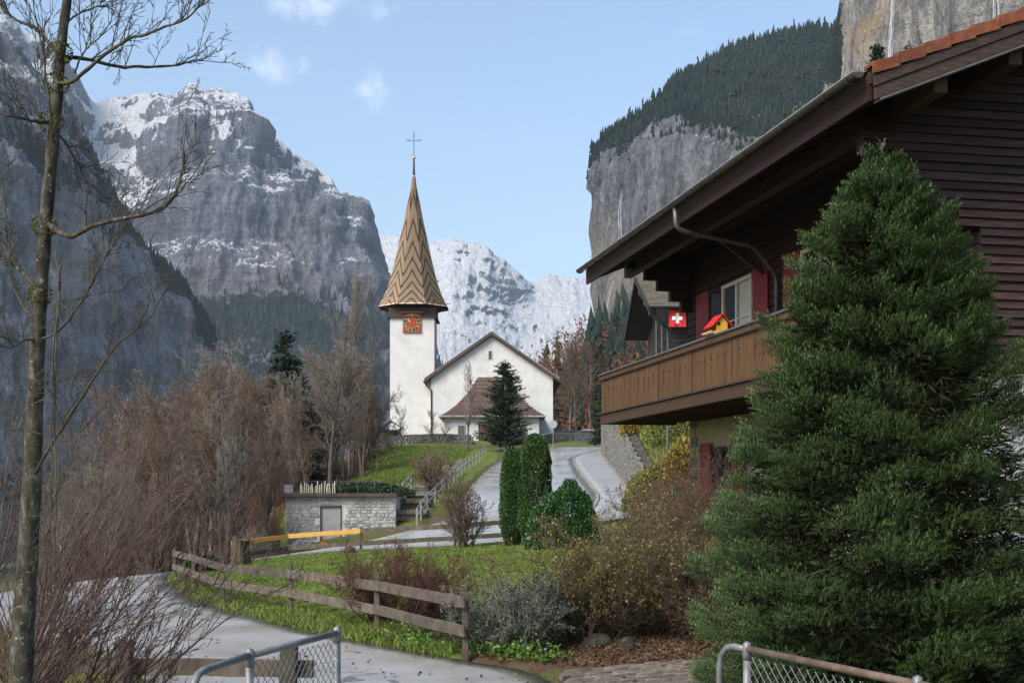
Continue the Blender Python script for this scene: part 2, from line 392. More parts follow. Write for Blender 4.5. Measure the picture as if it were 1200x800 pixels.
def in_poly(x, y, P):
    c = np.zeros(x.shape, bool); n = len(P)
    for i in range(n):
        (x1, y1), (x2, y2) = P[i], P[(i+1) % n]
        if y1 == y2: continue
        c ^= ((y1 > y) != (y2 > y)) & (x < (x2-x1)*(y-y1)/(y2-y1)+x1)
    return c
POLY_ROAD = np.concatenate([RD[:, 0], RD[::-1, 1]])
PV = spline(np.array([((2.4,51),(6.3,51)),((2.5,52),(6.5,53)),((3.8,60),(6.9,60)),((4.7,68),(7.15,68)),((4.9,80),(7.55,80)),((4.95,90),(7.9,90)),((5.3,107),(8.5,107)),((6.2,115.5),(8.75,115)),((7.2,120),(8.9,119.5)),((8.6,123.6),(8.98,122))], float), 120)
POLY_PAVE = np.concatenate([PV[:, 0], PV[::-1, 1]])
POLY_SETT = np.array([(.55,4),(.45,14.15),(.75,14.95),(1.6,15.25),(2.6,15.35),(3.6,15.1),(5.5,14.5),(6.5,4)])

def road_mat():
    m, nt, bs = base_mat('wet_asphalt'); v = coords(nt)
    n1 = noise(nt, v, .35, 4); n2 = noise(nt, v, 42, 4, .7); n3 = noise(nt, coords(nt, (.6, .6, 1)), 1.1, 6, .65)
    col = ramp(nt, n2, [(.3, (.24, .236, .228)), (.52, (.35, .343, .332)), (.75, (.46, .45, .435))])  # sky reflection of the wet surface is put into these pale tones
    col = mixc(nt, ramp(nt, n3, [(.45, (0, 0, 0)), (.7, (.55, .55, .55))]), col, (.17, .162, .152))
    ac = nt.nodes.new('ShaderNodeAttribute'); ac.attribute_name = 'across'; n5 = noise(nt, v, 2.6, 6, .7)
    e = mathn(nt, 'ABSOLUTE', mathn(nt, 'SUBTRACT', ac.outputs['Fac'], .5))      # 0 in the middle, .5 at the edges
    ed = mathn(nt, 'MULTIPLY_ADD', n5, .16, mathn(nt, 'SUBTRACT', e, .08))
    col = mixc(nt, ramp(nt, ed, [(.40, (0, 0, 0)), (.47, (.8, .8, .8))]), col, (.075, .066, .045))      # dirt and moss washed to the verges
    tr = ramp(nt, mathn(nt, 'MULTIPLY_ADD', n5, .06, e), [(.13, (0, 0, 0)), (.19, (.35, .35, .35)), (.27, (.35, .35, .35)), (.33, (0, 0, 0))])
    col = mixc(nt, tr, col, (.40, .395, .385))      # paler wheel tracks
    vo = nt.nodes.new('ShaderNodeTexVoronoi'); vo.feature = 'DISTANCE_TO_EDGE'; vo.inputs['Scale'].default_value = .55
    wv = nt.nodes.new('ShaderNodeVectorMath'); wv.operation = 'MULTIPLY_ADD'; nn_ = nt.nodes.new('ShaderNodeTexNoise'); nn_.inputs['Scale'].default_value = 1.3; nn_.inputs['Detail'].default_value = 5
    nt.links.new(v, nn_.inputs['Vector']); nt.links.new(nn_.outputs['Color'], wv.inputs[0]); wv.inputs[1].default_value = (.9, .9, .9); nt.links.new(v, wv.inputs[2]); nt.links.new(wv.outputs[0], vo.inputs['Vector'])
    ck = mathn(nt, 'MULTIPLY', mathn(nt, 'LESS_THAN', vo.outputs['Distance'], .012), mathn(nt, 'GREATER_THAN', n1, .5))
    col = mixc(nt, mathn(nt, 'MULTIPLY', ck, .75), col, (.05, .048, .045))
    nt.links.new(col, bs.inputs['Base Color'])
    nt.links.new(ramp(nt, n1, [(.35, (.14,)*3), (.65, (.36,)*3)]), bs.inputs['Roughness'])
    bs.inputs['Specular IOR Level'].default_value = .8; bump(nt, bs, n2, .35, .006); return m
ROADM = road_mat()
def ground_mat():
    m, nt, bs = base_mat('ground_cover'); v = coords(nt)
    a = nt.nodes.new('ShaderNodeAttribute'); a.attribute_name = 'grass'
    b = nt.nodes.new('ShaderNodeAttribute'); b.attribute_name = 'litter'
    n1 = noise(nt, v, .5, 5); n2 = noise(nt, v, 9, 6, .7); n3 = noise(nt, v, 60, 3, .7)
    gr = ramp(nt, n2, [(.3, (.05, .085, .014)), (.5, (.10, .15, .026)), (.72, (.165, .195, .045))])
    gr = mixc(nt, ramp(nt, n1, [(.42, (0, 0, 0)), (.68, (.65, .65, .65))]), gr, (.14, .15, .04))
    ea = ramp(nt, n2, [(.3, (.028, .02, .013)), (.55, (.07, .046, .028)), (.75, (.12, .085, .05))])
    lt = ramp(nt, n3, [(.35, (.04, .022, .014)), (.55, (.10, .055, .03)), (.72, (.17, .105, .06))])
    col = mixc(nt, a.outputs['Fac'], ea, gr); col = mixc(nt, b.outputs['Fac'], col, lt)
    nt.links.new(col, bs.inputs['Base Color']); bs.inputs['Roughness'].default_value = .9; bs.inputs['Specular IOR Level'].default_value = .2
    h = mathn(nt, 'MULTIPLY_ADD', n3, .4, n2); bump(nt, bs, h, .8, .05); return m
def ground_sheet():
    def axis(c, lo, hi, fine, ratio):
        a = [c]; s = fine
        while a[-1] < hi: a.append(a[-1]+s); s *= ratio
        b = [c]; s = fine
        while b[-1] > lo: b.append(b[-1]-s); s *= ratio
        return np.array(sorted(set(b+a)))
    xs = axis(-2, -9000, 9000, .36, 1.05); ys = axis(18, -600, 12000, .36, 1.03)
    X, Y = np.meshgrid(xs, ys, indexing='xy'); Z = g(X, Y)
    near = (Y < 60) & (Y > 2) & (np.abs(X) < 30)
    Z += np.where(near, (fbm(X*.9, Y*.9, 0, 4)-.5)*.10, 0)+np.where(Y > 60, (fbm(X*.2, Y*.2, 0, 4)-.5)*.5, 0)*sstep(12, 18, np.abs(X-1))
    ins = in_poly(X, Y, POLY_ROAD) | in_poly(X, Y, POLY_PAVE) | in_poly(X, Y, POLY_SETT)
    Z = np.where(ins, g(X, Y)-.22, Z)
    lawn1 = in_poly(X, Y, np.array([(-1.0,16.3),(-2.3,19.0),(-4,21.5),(-6.6,27),(-8.2,30.5),(-10,36),(-10.7,40),(-10.6,44),(-9.6,47),(-6.6,47.4),(0,45.4),(3,52),(5,50),(4,40),(3,28),(2.2,22),(1,18.5)]))
    lawn2 = in_poly(X, Y, np.array([(-12.5,62),(-4.8,63),(-3.2,68),(-2.4,90),(-1.4,112),(-1.5,128),(-14.5,132),(-15,118),(-13,95),(-12,80)]))
    verge = in_poly(X, Y, np.array([(-3.2,8),(-4.4,14.5),(-6.1,20),(-10.5,27.6),(-15.5,37),(-30,40),(-30,5)]))
    church = (X > -20) & (X < 12) & (Y > 130) & (Y < 190)
    bank = (X > wall_x(Y)) & (Y > 50) & (Y < 124)
    gr = np.where(lawn1, .97, np.where(lawn2, 1.0, np.where(verge, .75, np.where(church, .8, np.where(bank, .8, .35)))))
    gr = np.clip(gr*(.75+.5*fbm(X*.8, Y*.8, 4, 4)), 0, 1)
    bed = in_poly(X, Y, np.array([(-2.4,18.6),(-.4,15.9),(.5,14.9),(2,15.2),(4,15.5),(6,20),(4,26),(1.5,22.5),(.4,20),(-1.6,21.2)]))
    woods = (X < -12) & (Y > 40) & (Y < 140) & ~lawn2 & ~ins
    lit = np.where(bed, .95, np.where(woods, .7, 0.0))
    lit = lit*sstep(.25, .5, fbm(X*.7, Y*.7, 9, 4)); gr = gr*(1-lit*.6)
    ny, nx = X.shape; idx = np.arange(nx*ny).reshape(ny, nx)
    F = np.stack([idx[:-1, :-1], idx[:-1, 1:], idx[1:, 1:], idx[1:, :-1]], -1).reshape(-1, 4)
    me = np_mesh('ground', np.stack([X, Y, Z], -1).reshape(-1, 3), F, {'grass': gr, 'litter': lit}, smooth=True)
    return tag(link('ground', me, None, ground_mat()), kind='structure')
ground_sheet()
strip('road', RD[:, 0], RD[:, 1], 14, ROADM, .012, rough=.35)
PAVEM = pmat('pavement_asphalt', (.2,.2,.195), (.29,.285,.28), 22, .4, bmp=.3, bdist=.006, c3=(.37,.36,.35), dirt=(.17,.162,.15), dscale=.8, spec=.55)
strip('pavement', PV[:, 0]+np.array([.12, 0]), PV[:, 1], 6, PAVEM, .11)
KERBM = pmat('kerb_granite', (.14,.14,.135), (.3,.295,.28), 30, .7, rnd=.15)
kerb = tag(empty('kerb', (4.8, 80, gz(4.8, 80))), kind='structure')
KA = PV[:, 0]
for i in range(2, 118, 2):
    a, b = KA[i], KA[i+2] if i+2 < 120 else KA[i+1]
    pa, pb = on(*a, .03), on(*b, .03); d = pb-pa; pb = pb-d/np.linalg.norm(d)*.015
    m = MB().bar(pa-np.array(kerb.location), pb-np.array(kerb.location), .16, .24); m.build('kerb_stone', KERBM, kerb)
# concrete setts at the foot of the frame
SETT_T = pmat('sett_bed', (.022,.018,.014), (.045,.037,.03), 30, .9)
st = np.array([((.5,4),(6.5,4)),((.48,10),(5.8,10)),((.5,14.2),(5.3,14.4)),((.8,14.9),(4.4,14.95)),((1.8,15.25),(3.3,15.2))], float)
setts = strip('forecourt_paving', spline(st[:, 0], 30), spline(st[:, 1], 30), 24, SETT_T, -.035)
SETTM = pmat('concrete_sett', (.09,.072,.058), (.14,.113,.09), 14, .62, bmp=.35, bdist=.004, c3=(.19,.155,.125), rnd=.4, dirt=(.09,.08,.05), dscale=2.0, dlo=.55, spec=.5)
sm = MB().box(-.094, .094, -.045, .045, -.05, .014).mesh('sett')
sm.materials.append(SETTM); k = 0
ca, sa = math.cos(.55), math.sin(.55)
for r_ in range(-70, 71):
    for c_ in range(-40, 41):
        lx, ly = (c_+.5*(r_ & 1))*.207, r_*.109
        x, y = 2.0+lx*ca-ly*sa, 13.6+lx*sa+ly*ca
        if 12.85 < y and .35 < x < 3.3 and bool(in_poly(np.array([x]), np.array([y]), POLY_SETT)[0]) and x > .62+.05*math.sin(y*9) and k < 300:
            o = link('sett', sm, setts); o.location = (x, y, gz(x, y)+random.uniform(-.004, .004)); o.rotation_euler = (random.uniform(-.02, .02), random.uniform(-.02, .02), .55+random.uniform(-.03, .03)); k += 1

# ------------------------------------------------------------------ mountains
def mtn_mat(name, dark, light, warm, warm_amt, fs=.02, snow_col=(.80, .83, .88), strata=.3, fine=.9):
    m, nt, bs = base_mat(name)
    v = coords(nt, (1, 1, .28)); v2 = coords(nt)
    A = {}
    for k in ('snow', 'forest', 'warm'):
        n_ = nt.nodes.new('ShaderNodeAttribute'); n_.attribute_name = k; A[k] = n_.outputs['Fac']
    n1 = noise(nt, v, fs, 9, .68); n2 = noise(nt, v2, fs*.3, 5); n3 = noise(nt, v2, fs*5, 6, .7); n4 = noise(nt, v, fs*4, 6, .7)
    n5 = noise(nt, coords(nt, (1, 1, .4)), fs*16, 4, .7); n6 = noise(nt, coords(nt, (1, 1, .07)), fs*7, 4, .6)
    mix = mathn(nt, 'ADD', mathn(nt, 'MULTIPLY_ADD', n4, .33, mathn(nt, 'MULTIPLY', n1, .34)), mathn(nt, 'MULTIPLY_ADD', n5, .2, mathn(nt, 'MULTIPLY', n6, .2)))
    n7 = noise(nt, coords(nt, (.22, .22, 2.6)), fs*2.2, 6, .7)
    mix = mathn(nt, 'ADD', mathn(nt, 'MULTIPLY', n7, strata), mathn(nt, 'MULTIPLY', mix, 1.02-strata))
    rock = ramp(nt, mix, [(.42, dark), (.53, tuple((a+b)/2*.85 for a, b in zip(dark, light))), (.64, light)])
    rock = mixc(nt, ramp(nt, n2, [(.52, (0, 0, 0)), (.66, (warm_amt,)*3)]), rock, warm)
    rock = mixc(nt, mathn(nt, 'MULTIPLY', A['warm'], ramp(nt, n6, [(.38, (0, 0, 0)), (.58, (1, 1, 1))])), rock, tuple(min(1, c*1.12) for c in warm))
    fo = ramp(nt, n3, [(.35, (.012, .022, .02)), (.6, (.03, .045, .03)), (.75, (.055, .06, .035))])
    ff = mathn(nt, 'GREATER_THAN', mathn(nt, 'MULTIPLY_ADD', n3, .55, A['forest']), .78)
    col = mixc(nt, ff, rock, fo)
    sf = nt.nodes.new('ShaderNodeMapRange'); sf.inputs['From Min'].default_value = .72; sf.inputs['From Max'].default_value = .82
    nt.links.new(mathn(nt, 'ADD', mathn(nt, 'MULTIPLY_ADD', n3, .5, A['snow']), mathn(nt, 'MULTIPLY_ADD', n4, .2, mathn(nt, 'ADD', mathn(nt, 'MULTIPLY_ADD', n7, .8, -.4), mathn(nt, 'MULTIPLY_ADD', n5, fine, -.5*fine)))), sf.inputs['Value'])
    col = mixc(nt, sf.outputs[0], col, snow_col)
    nt.links.new(col, bs.inputs['Base Color']); bs.inputs['Roughness'].default_value = .85; bs.inputs['Specular IOR Level'].default_value = .15
    bump(nt, bs, mathn(nt, 'ADD', mathn(nt, 'ADD', n1, n4), mathn(nt, 'MULTIPLY_ADD', n5, .4, mathn(nt, 'MULTIPLY', n7, strata*2))), 1.0, .30/fs); MATS[name] = m; return m
def interp_cols(cols, U):
    px = np.array([c[0] for c in cols], float); K = np.array([c[1] for c in cols], float)      # (ncol, k, 2)
    return np.stack([np.stack([np.interp(U, px, K[:, k, j]) for k in range(K.shape[1])], 1) for j in (0, 1)], -1)   # (nu,k,2)
def mountain(name, cols, nu, nv, ridge_k, mat, amp, wl, jag=3.0, attr_fn=None, seed=0, flute=.35, terr=0.0):
    """ridges and faces from surveyed columns (distance, height seen), broken up by ridged noise; ridge_k is the crest, points after it fall away behind"""
    U = np.linspace(cols[0][0], cols[-1][0], nu); C = interp_cols(cols, U)
    seg = np.maximum(np.abs(np.diff(C[..., 1], axis=1)).mean(0), 6)+.002*np.abs(np.diff(C[..., 0], axis=1)).mean(0)
    seg[ridge_k:] *= .35
    T = np.concatenate([[0], np.cumsum(seg)]); T /= T[-1]; tv = np.linspace(0, 1, nv)
    kk = np.clip(np.searchsorted(T, tv, side='right')-1, 0, len(T)-2); f = (tv-T[kk])/(T[kk+1]-T[kk])
    YY = C[:, kk, 0]*(1-f)+C[:, kk+1, 0]*f; PY = C[:, kk, 1]*(1-f)+C[:, kk+1, 1]*f
    wr = np.exp(-((tv-T[ridge_k])/.12)**2)
    PY = PY+wr[None]*((fbm(U*.045, seed, 0, 5, .6)-.5)*2*jag)[:, None]
    PX = np.repeat(U[:, None], nv, 1)
    X = (PX-CX)/F_PX*YY; Z = EYE+(HY-PY)/F_PX*YY
    P = np.stack([X, YY, Z], -1)
    nx = np.cross(np.gradient(P, axis=0), np.gradient(P, axis=1)); nx /= np.linalg.norm(nx, axis=-1, keepdims=True)+1e-9
    if (nx[..., 1]).mean() > 0: nx = -nx
    s = 1.0/wl
    d = (fbm(X*s+seed, YY*s, Z*s*flute, 8, .62, True)-.55)+.35*(fbm(X*s*.3, YY*s*.3+seed, Z*s*.3, 4)-.5)
    d += .26*(fbm(X*s*7, YY*s*7, Z*s*5*flute+seed, 4, .65, True)-.5)
    if terr: d += terr*(np.abs(((Z*s*2.2+.8*fbm(X*s*.5, YY*s*.5, seed, 3)) % 1.0)-.5)-.25)
    fade = 1-.75*np.exp(-((tv-T[ridge_k])/.03)**2)
    P = P+nx*(d*amp*fade[None])[..., None]
    n2 = np.cross(np.gradient(P, axis=0), np.gradient(P, axis=1)); n2 /= np.linalg.norm(n2, axis=-1, keepdims=True)+1e-9
    if (n2[..., 1]).mean() > 0: n2 = -n2
    at_ = attr_fn(PX, PY, P, n2, d) if attr_fn else {}
    for k in ('snow', 'forest', 'warm'): at_.setdefault(k, np.zeros_like(PX))
    idx = np.arange(nu*nv).reshape(nu, nv)
    F = np.stack([idx[:-1, :-1], idx[1:, :-1], idx[1:, 1:], idx[:-1, 1:]], -1).reshape(-1, 4)
    o = link(name, np_mesh(name, P.reshape(-1, 3), F, at_, smooth=True), None, mat); tag(o, kind='structure')
    return dict(o=o, PX=PX, PY=PY, P=P, n=n2, tv=tv, Tr=T[ridge_k])
def blob(PX, PY, x, y, rx, ry, rot=0.0):
    c, s = math.cos(rot), math.sin(rot); dx, dy = PX-x, PY-y
    return np.exp(-(((dx*c+dy*s)/rx)**2+((-dx*s+dy*c)/ry)**2))
# left valley wall
MA = mtn_mat('left_cliff_rock', (.07,.085,.12), (.48,.49,.53), (.56,.47,.40), .6, .022, strata=.12)
def fA(PX, PY, P, n, d):
    ridge = np.interp(PX, [0,40,75,100,130,170,215,245,265], [30,80,115,165,230,290,345,400,450])
    rel = PY-ridge
    fo = .75*np.exp(-((rel-14-PX*.04)/16)**2)*sstep(40, 100, PX)+.7*blob(PX, PY, 40, 185, 95, 22, .75)+.5*blob(PX, PY, 195, 330, 90, 10, .95)
    fo += .55*sstep(470, 560, PY)+.12*(n[..., 2] > .5)-.05
    sn = .33*sstep(.25, .6, n[..., 2])*sstep(260, 90, PY)+.1*sstep(160, 60, PY)
    wa = .9*blob(PX, PY, 70, 330, 26, 70)+.8*blob(PX, PY, 15, 350, 18, 90)+.8*blob(PX, PY, 162, 370, 9, 45)+.7*blob(PX, PY, 205, 400, 8, 40)+.6*blob(PX, PY, 120, 300, 14, 45)
    return {'forest': fo, 'snow': sn, 'warm': np.clip(wa, 0, 1)}
mA = mountain('cliff_mountain', [(-420,[(620,700),(640,420),(720,120),(800,-60),(960,-220),(1300,-100)]),(-150,[(800,680),(820,430),(880,200),(930,60),(1050,-90),(1400,0)]),
  (0,[(950,660),(965,430),(1010,230),(1060,150),(1170,30),(1500,120)]),(40,[(1000,650),(1015,430),(1060,250),(1100,180),(1210,80),(1500,160)]),(75,[(1060,645),(1075,440),(1110,270),(1150,205),(1240,115),(1500,190)]),
  (100,[(1100,640),(1115,450),(1145,300),(1180,240),(1260,165),(1550,240)]),(130,[(1150,640),(1165,460),(1190,340),(1220,290),(1290,230),(1560,300)]),(170,[(1220,640),(1235,480),(1255,390),(1280,340),(1340,290),(1600,350)]),
  (215,[(1300,640),(1310,500),(1325,430),(1345,390),(1390,345),(1620,400)]),(245,[(1370,640),(1380,530),(1392,470),(1405,435),(1440,400),(1650,450)]),(265,[(1430,640),(1436,560),(1445,510),(1455,480),(1480,450),(1680,490)]),
  (300,[(1520,640),(1525,600),(1530,570),(1540,545),(1560,520),(1700,550)]),(340,[(1600,650),(1605,640),(1610,620),(1620,610),(1640,600),(1750,620)])], 360, 220, 4, MA, 52, 110, 4, fA, 3, .26, .25)
# the big mountain behind it
MBm = mtn_mat('big_mountain_rock', (.05,.06,.085), (.29,.31,.37), (.38,.30,.26), .28, .009)
def fB(PX, PY, P, n, d):
    sl = n[..., 2]
    sn = .08*sstep(400, 250, PY)+.54*sstep(.30, .64, sl)*sstep(420, 230, PY)
    sn += .5*blob(PX, PY, 165, 150, 55, 16, .55)+.42*blob(PX, PY, 150, 190, 45, 12, .75)+.4*blob(PX, PY, 255, 165, 14, 26, -.5)+.05*blob(PX, PY, 240, 112, 70, 14)-.22*blob(PX, PY, 235, 125, 62, 34)
    sn += .14*blob(PX, PY, 330, 330, 120, 8, .42)+.10*blob(PX, PY, 270, 285, 90, 7, .35)-.16*blob(PX, PY, 290, 272, 110, 16, .05)+.22*blob(PX, PY, 400, 400, 70, 9, .5)+.25*blob(PX, PY, 170, 235, 18, 30, .3)
    sn -= .35*blob(PX, PY, 250, 225, 45, 60)+.3*blob(PX, PY, 360, 260, 60, 55)
    fo = .55*sstep(300, 370, PY+.12*(300-PX)+25*(fbm(PX*.03, PY*.03, 2, 4)-.5))+.2*blob(PX, PY, 330, 380, 90, 45)-.08
    return {'snow': sn, 'forest': fo}
mB = mountain('rock_mountain', [(-260,[(2000,600),(2300,390),(2500,180),(2700,80),(2950,0),(3600,80)]),(-60,[(2050,600),(2300,390),(2500,190),(2700,80),(2950,-5),(3600,70)]),(0,[(2050,600),(2300,390),(2500,200),(2700,90),(2950,8),(3600,80)]),(35,[(2080,600),(2300,390),(2500,220),(2750,110),(3000,36),(3600,120)]),
  (60,[(2080,600),(2300,390),(2500,240),(2750,130),(3000,52),(3600,140)]),(85,[(2080,600),(2300,390),(2520,260),(2780,150),(3050,78),(3600,160)]),(112,[(2080,600),(2300,390),(2540,290),(2850,190),(3150,112),(3700,200)]),(135,[(2080,600),(2320,390),(2560,290),(2880,200),(3180,110),(3700,200)]),
  (165,[(2080,600),(2340,390),(2560,280),(2800,190),(3100,108),(3700,200)]),(200,[(2080,600),(2360,390),(2480,280),(2600,170),(3000,106),(3700,200)]),(224,[(2080,600),(2340,390),(2440,270),(2540,160),(2900,98),(3700,200)]),(255,[(2080,600),(2340,390),(2440,270),(2540,170),(2850,103),(3700,200)]),
  (292,[(2080,600),(2340,400),(2440,280),(2540,180),(2800,117),(3700,220)]),(302,[(2080,600),(2340,400),(2440,290),(2540,210),(2780,142),(3700,240)]),(325,[(2080,600),(2340,410),(2440,300),(2540,225),(2760,163),(3700,260)]),(350,[(2080,600),(2340,420),(2440,320),(2540,245),(2740,187),(3700,280)]),
  (388,[(2080,600),(2340,430),(2440,340),(2520,270),(2720,207),(3700,300)]),(402,[(2080,600),(2340,430),(2440,350),(2520,285),(2700,228),(3700,320)]),(420,[(2080,600),(2340,440),(2440,360),(2520,290),(2690,226),(3700,320)]),(432,[(2080,600),(2350,450),(2440,380),(2520,315),(2680,256),(3700,350)]),
  (445,[(2080,600),(2360,460),(2440,400),(2520,345),(2660,292),(3700,380)]),(456,[(2080,600),(2360,480),(2440,420),(2520,370),(2650,325),(3700,410)]),(482,[(2100,600),(2360,500),(2440,450),(2520,410),(2640,375),(3700,450)]),(520,[(2150,600),(2360,540),(2440,510),(2520,480),(2640,455),(3700,500)]),(570,[(2200,600),(2360,585),(2440,570),(2520,560),(2640,550),(3700,570)])],
  400, 250, 4, MBm, 135, 360, 9, fB, 11, .34, .42)
# the snow mountain closing the valley
MC = mtn_mat('snow_mountain_rock', (.035,.045,.065), (.15,.17,.21), (.18,.17,.16), .2, .006, snow_col=(.86, .88, .92), fine=.45)
def fC(PX, PY, P, n, d):
    sn = .37+.40*sstep(.26, .60, n[..., 2])+.12*sstep(330, 420, PY)-.25*blob(PX, PY, 545, 295, 30, 22)-.14*blob(PX, PY, 590, 360, 60, 26, .5)+.3*blob(PX, PY, 512, 320, 18, 40)
    return {'snow': sn, 'forest': .35*sstep(440, 500, PY)}
mC = mountain('snow_mountain', [(360,[(4700,560),(5200,440),(5600,350),(6100,300),(7200,360)]),(440,[(4700,560),(5200,440),(5600,350),(6100,279),(7200,350)]),(472,[(4700,560),(5200,440),(5600,340),(6100,275),(7200,350)]),(500,[(4700,560),(5200,440),(5600,345),(6100,296),(7200,360)]),
  (510,[(4700,560),(5200,440),(5600,345),(6050,285),(7200,360)]),(530,[(4700,560),(5200,440),(5500,340),(5950,280),(7200,360)]),(546,[(4700,560),(5200,440),(5500,340),(5950,287),(7200,360)]),(562,[(4700,560),(5200,440),(5500,350),(5950,286),(7200,360)]),(576,[(4700,560),(5200,440),(5500,355),(5950,295),(7200,365)]),
  (592,[(4700,560),(5200,440),(5550,365),(6000,306),(7200,370)]),(607,[(4700,560),(5250,440),(5650,375),(6100,324),(7200,380)]),(622,[(4700,560),(5250,440),(5700,375),(6200,332),(7200,390)]),(645,[(4700,560),(5250,440),(5700,375),(6250,329),(7200,390)]),(690,[(4700,560),(5250,440),(5700,375),(6250,327),(7200,390)]),(760,[(4700,560),(5250,430),(5700,370),(6250,310),(7200,390)]),(900,[(4700,560),(5250,430),(5700,370),(6250,300),(7200,390)])],
  330, 170, 3, MC, 170, 600, 3, fC, 23, .8, .25)
# right valley wall with its waterfall, the forested shoulder above it
MD = mtn_mat('right_cliff_rock', (.035,.04,.05), (.28,.29,.315), (.36,.27,.16), .35, .03, strata=.08)
FL = ([690,703,715,745,775,800,830,870,930,985,1040,1200], [215,197,182,166,146,142,152,160,176,190,205,250])      # where the forest gives way to rock
def fD(PX, PY, P, n, d):
    lim = np.interp(PX, *FL)
    fo = 1.0*sstep(10, -4, PY-lim-10*(fbm(PX*.08, PY*.02, 6, 4)-.5))+.62*blob(PX, PY, 880, 172, 34, 20)+.45*blob(PX, PY, 745, 255, 6, 22, .5)
    return {'forest': fo-.1, 'snow': .2*sstep(.35, .6, n[..., 2])}
mD = mountain('cliff_mountain', [(699,[(1180,216),(1180,213),(1182,209),(1186,203),(1200,196),(1260,206)]),(703,[(1150,228),(1150,218),(1152,208),(1160,198),(1200,190),(1300,230)]),(708,[(1140,300),(1142,238),(1146,208),(1156,192),(1200,181),(1320,260)]),(716,[(1120,430),(1125,260),(1132,205),(1150,182),(1200,168),(1350,250)]),(730,[(1100,560),(1106,300),(1116,200),(1140,172),(1210,150),(1400,240)]),
  (745,[(1080,560),(1088,300),(1098,190),(1130,164),(1220,141),(1420,230)]),(762,[(1060,560),(1068,300),(1080,180),(1115,154),(1225,129),(1430,220)]),(785,[(1035,560),(1042,300),(1055,170),(1095,144),(1230,95),(1450,200)]),(830,[(985,560),(992,300),(1005,180),(1050,152),(1240,70),(1480,180)]),(870,[(950,560),(955,300),(968,190),(1020,160),(1240,49),(1500,170)]),
  (905,[(915,560),(920,300),(935,200),(990,168),(1240,39),(1500,160)]),(960,[(870,560),(875,320),(890,220),(950,184),(1240,32),(1500,150)]),(1010,[(830,560),(835,330),(850,230),(915,198),(1240,26),(1500,150)]),(1250,[(700,560),(705,380),(715,300),(780,260),(1240,20),(1500,150)])],
  280, 230, 4, MD, 36, 60, 2.0, fD, 31, .14)
def fD2(PX, PY, P, n, d):
    return {'forest': .75*sstep(1004, 990, PX+12*(fbm(PY*.03, 3, 1, 3)-.5))*sstep(150, 70, PY)+.25*(n[..., 2] > .45), 'snow': .1*sstep(.4, .7, n[..., 2])}
MD2 = mtn_mat('near_cliff_rock', (.07,.07,.072), (.42,.405,.38), (.40,.27,.12), .95, .035, strata=.12)
mountain('cliff_mountain', [(962,[(760,620),(764,300),(768,200),(772,160),(790,130),(900,200)]),(980,[(740,620),(745,300),(750,160),(756,80),(775,30),(900,150)]),(992,[(725,620),(728,300),(734,140),(742,40),(765,-10),(900,120)]),(1010,[(705,620),(708,300),(712,120),(720,-60),(760,-140),(900,0)]),
  (1060,[(670,620),(674,300),(680,100),(688,-90),(740,-190),(900,-80)]),(1150,[(620,620),(624,300),(630,80),(640,-110),(700,-230),(900,-110)]),(1400,[(540,620),(544,300),(550,60),(560,-130),(640,-280),(900,-150)])], 170, 180, 4, MD2, 24, 70, 3, fD2, 47, .2)
# wooded foot of the right wall
def fE(PX, PY, P, n, d): return {'forest': np.full_like(PX, .3), 'snow': np.zeros_like(PX)}
ME = mtn_mat('wooded_slope_soil', (.05,.035,.03), (.16,.10,.08), (.18,.08,.05), .6, .05)
mE = mountain('slope', [(560,[(330,575),(400,545),(480,520),(560,512),(700,530)]),(620,[(300,565),(380,520),(460,480),(560,462),(720,490)]),(645,[(290,560),(370,510),(460,465),(570,441),(730,480)]),(665,[(285,560),(370,505),(460,450),(600,424),(740,470)]),(690,[(280,555),(370,500),(480,440),(640,402),(760,450)]),
  (710,[(280,555),(380,490),(500,430),(700,385),(800,440)]),(740,[(280,550),(400,480),(560,420),(800,372),(900,420)]),(800,[(270,540),(400,470),(560,400),(800,350),(900,400)]),(1300,[(220,520),(350,440),(500,370),(640,300),(800,350)])], 240, 110, 3, ME, 7, 40, 1.5, fE, 5, .6)
# rock foot beside the lower fall
MD0 = MD
mountain('cliff_mountain', [(684,[(1000,460),(1004,440),(1008,425),(1014,412),(1060,420)]),(694,[(990,460),(994,430),(1000,405),(1008,388),(1060,400)]),(705,[(985,460),(990,420),(996,385),(1004,352),(1080,380)]),(714,[(980,460),(986,410),(994,365),(1004,325),(1080,360)]),(730,[(975,460),(982,400),(990,350),(1002,305),(1080,340)]),(800,[(950,460),(960,390),(970,340),(980,290),(1080,320)])], 110, 120, 3, MD, 10, 40, 2, lambda *a: {'forest': .15+0*a[0]}, 9, .25)

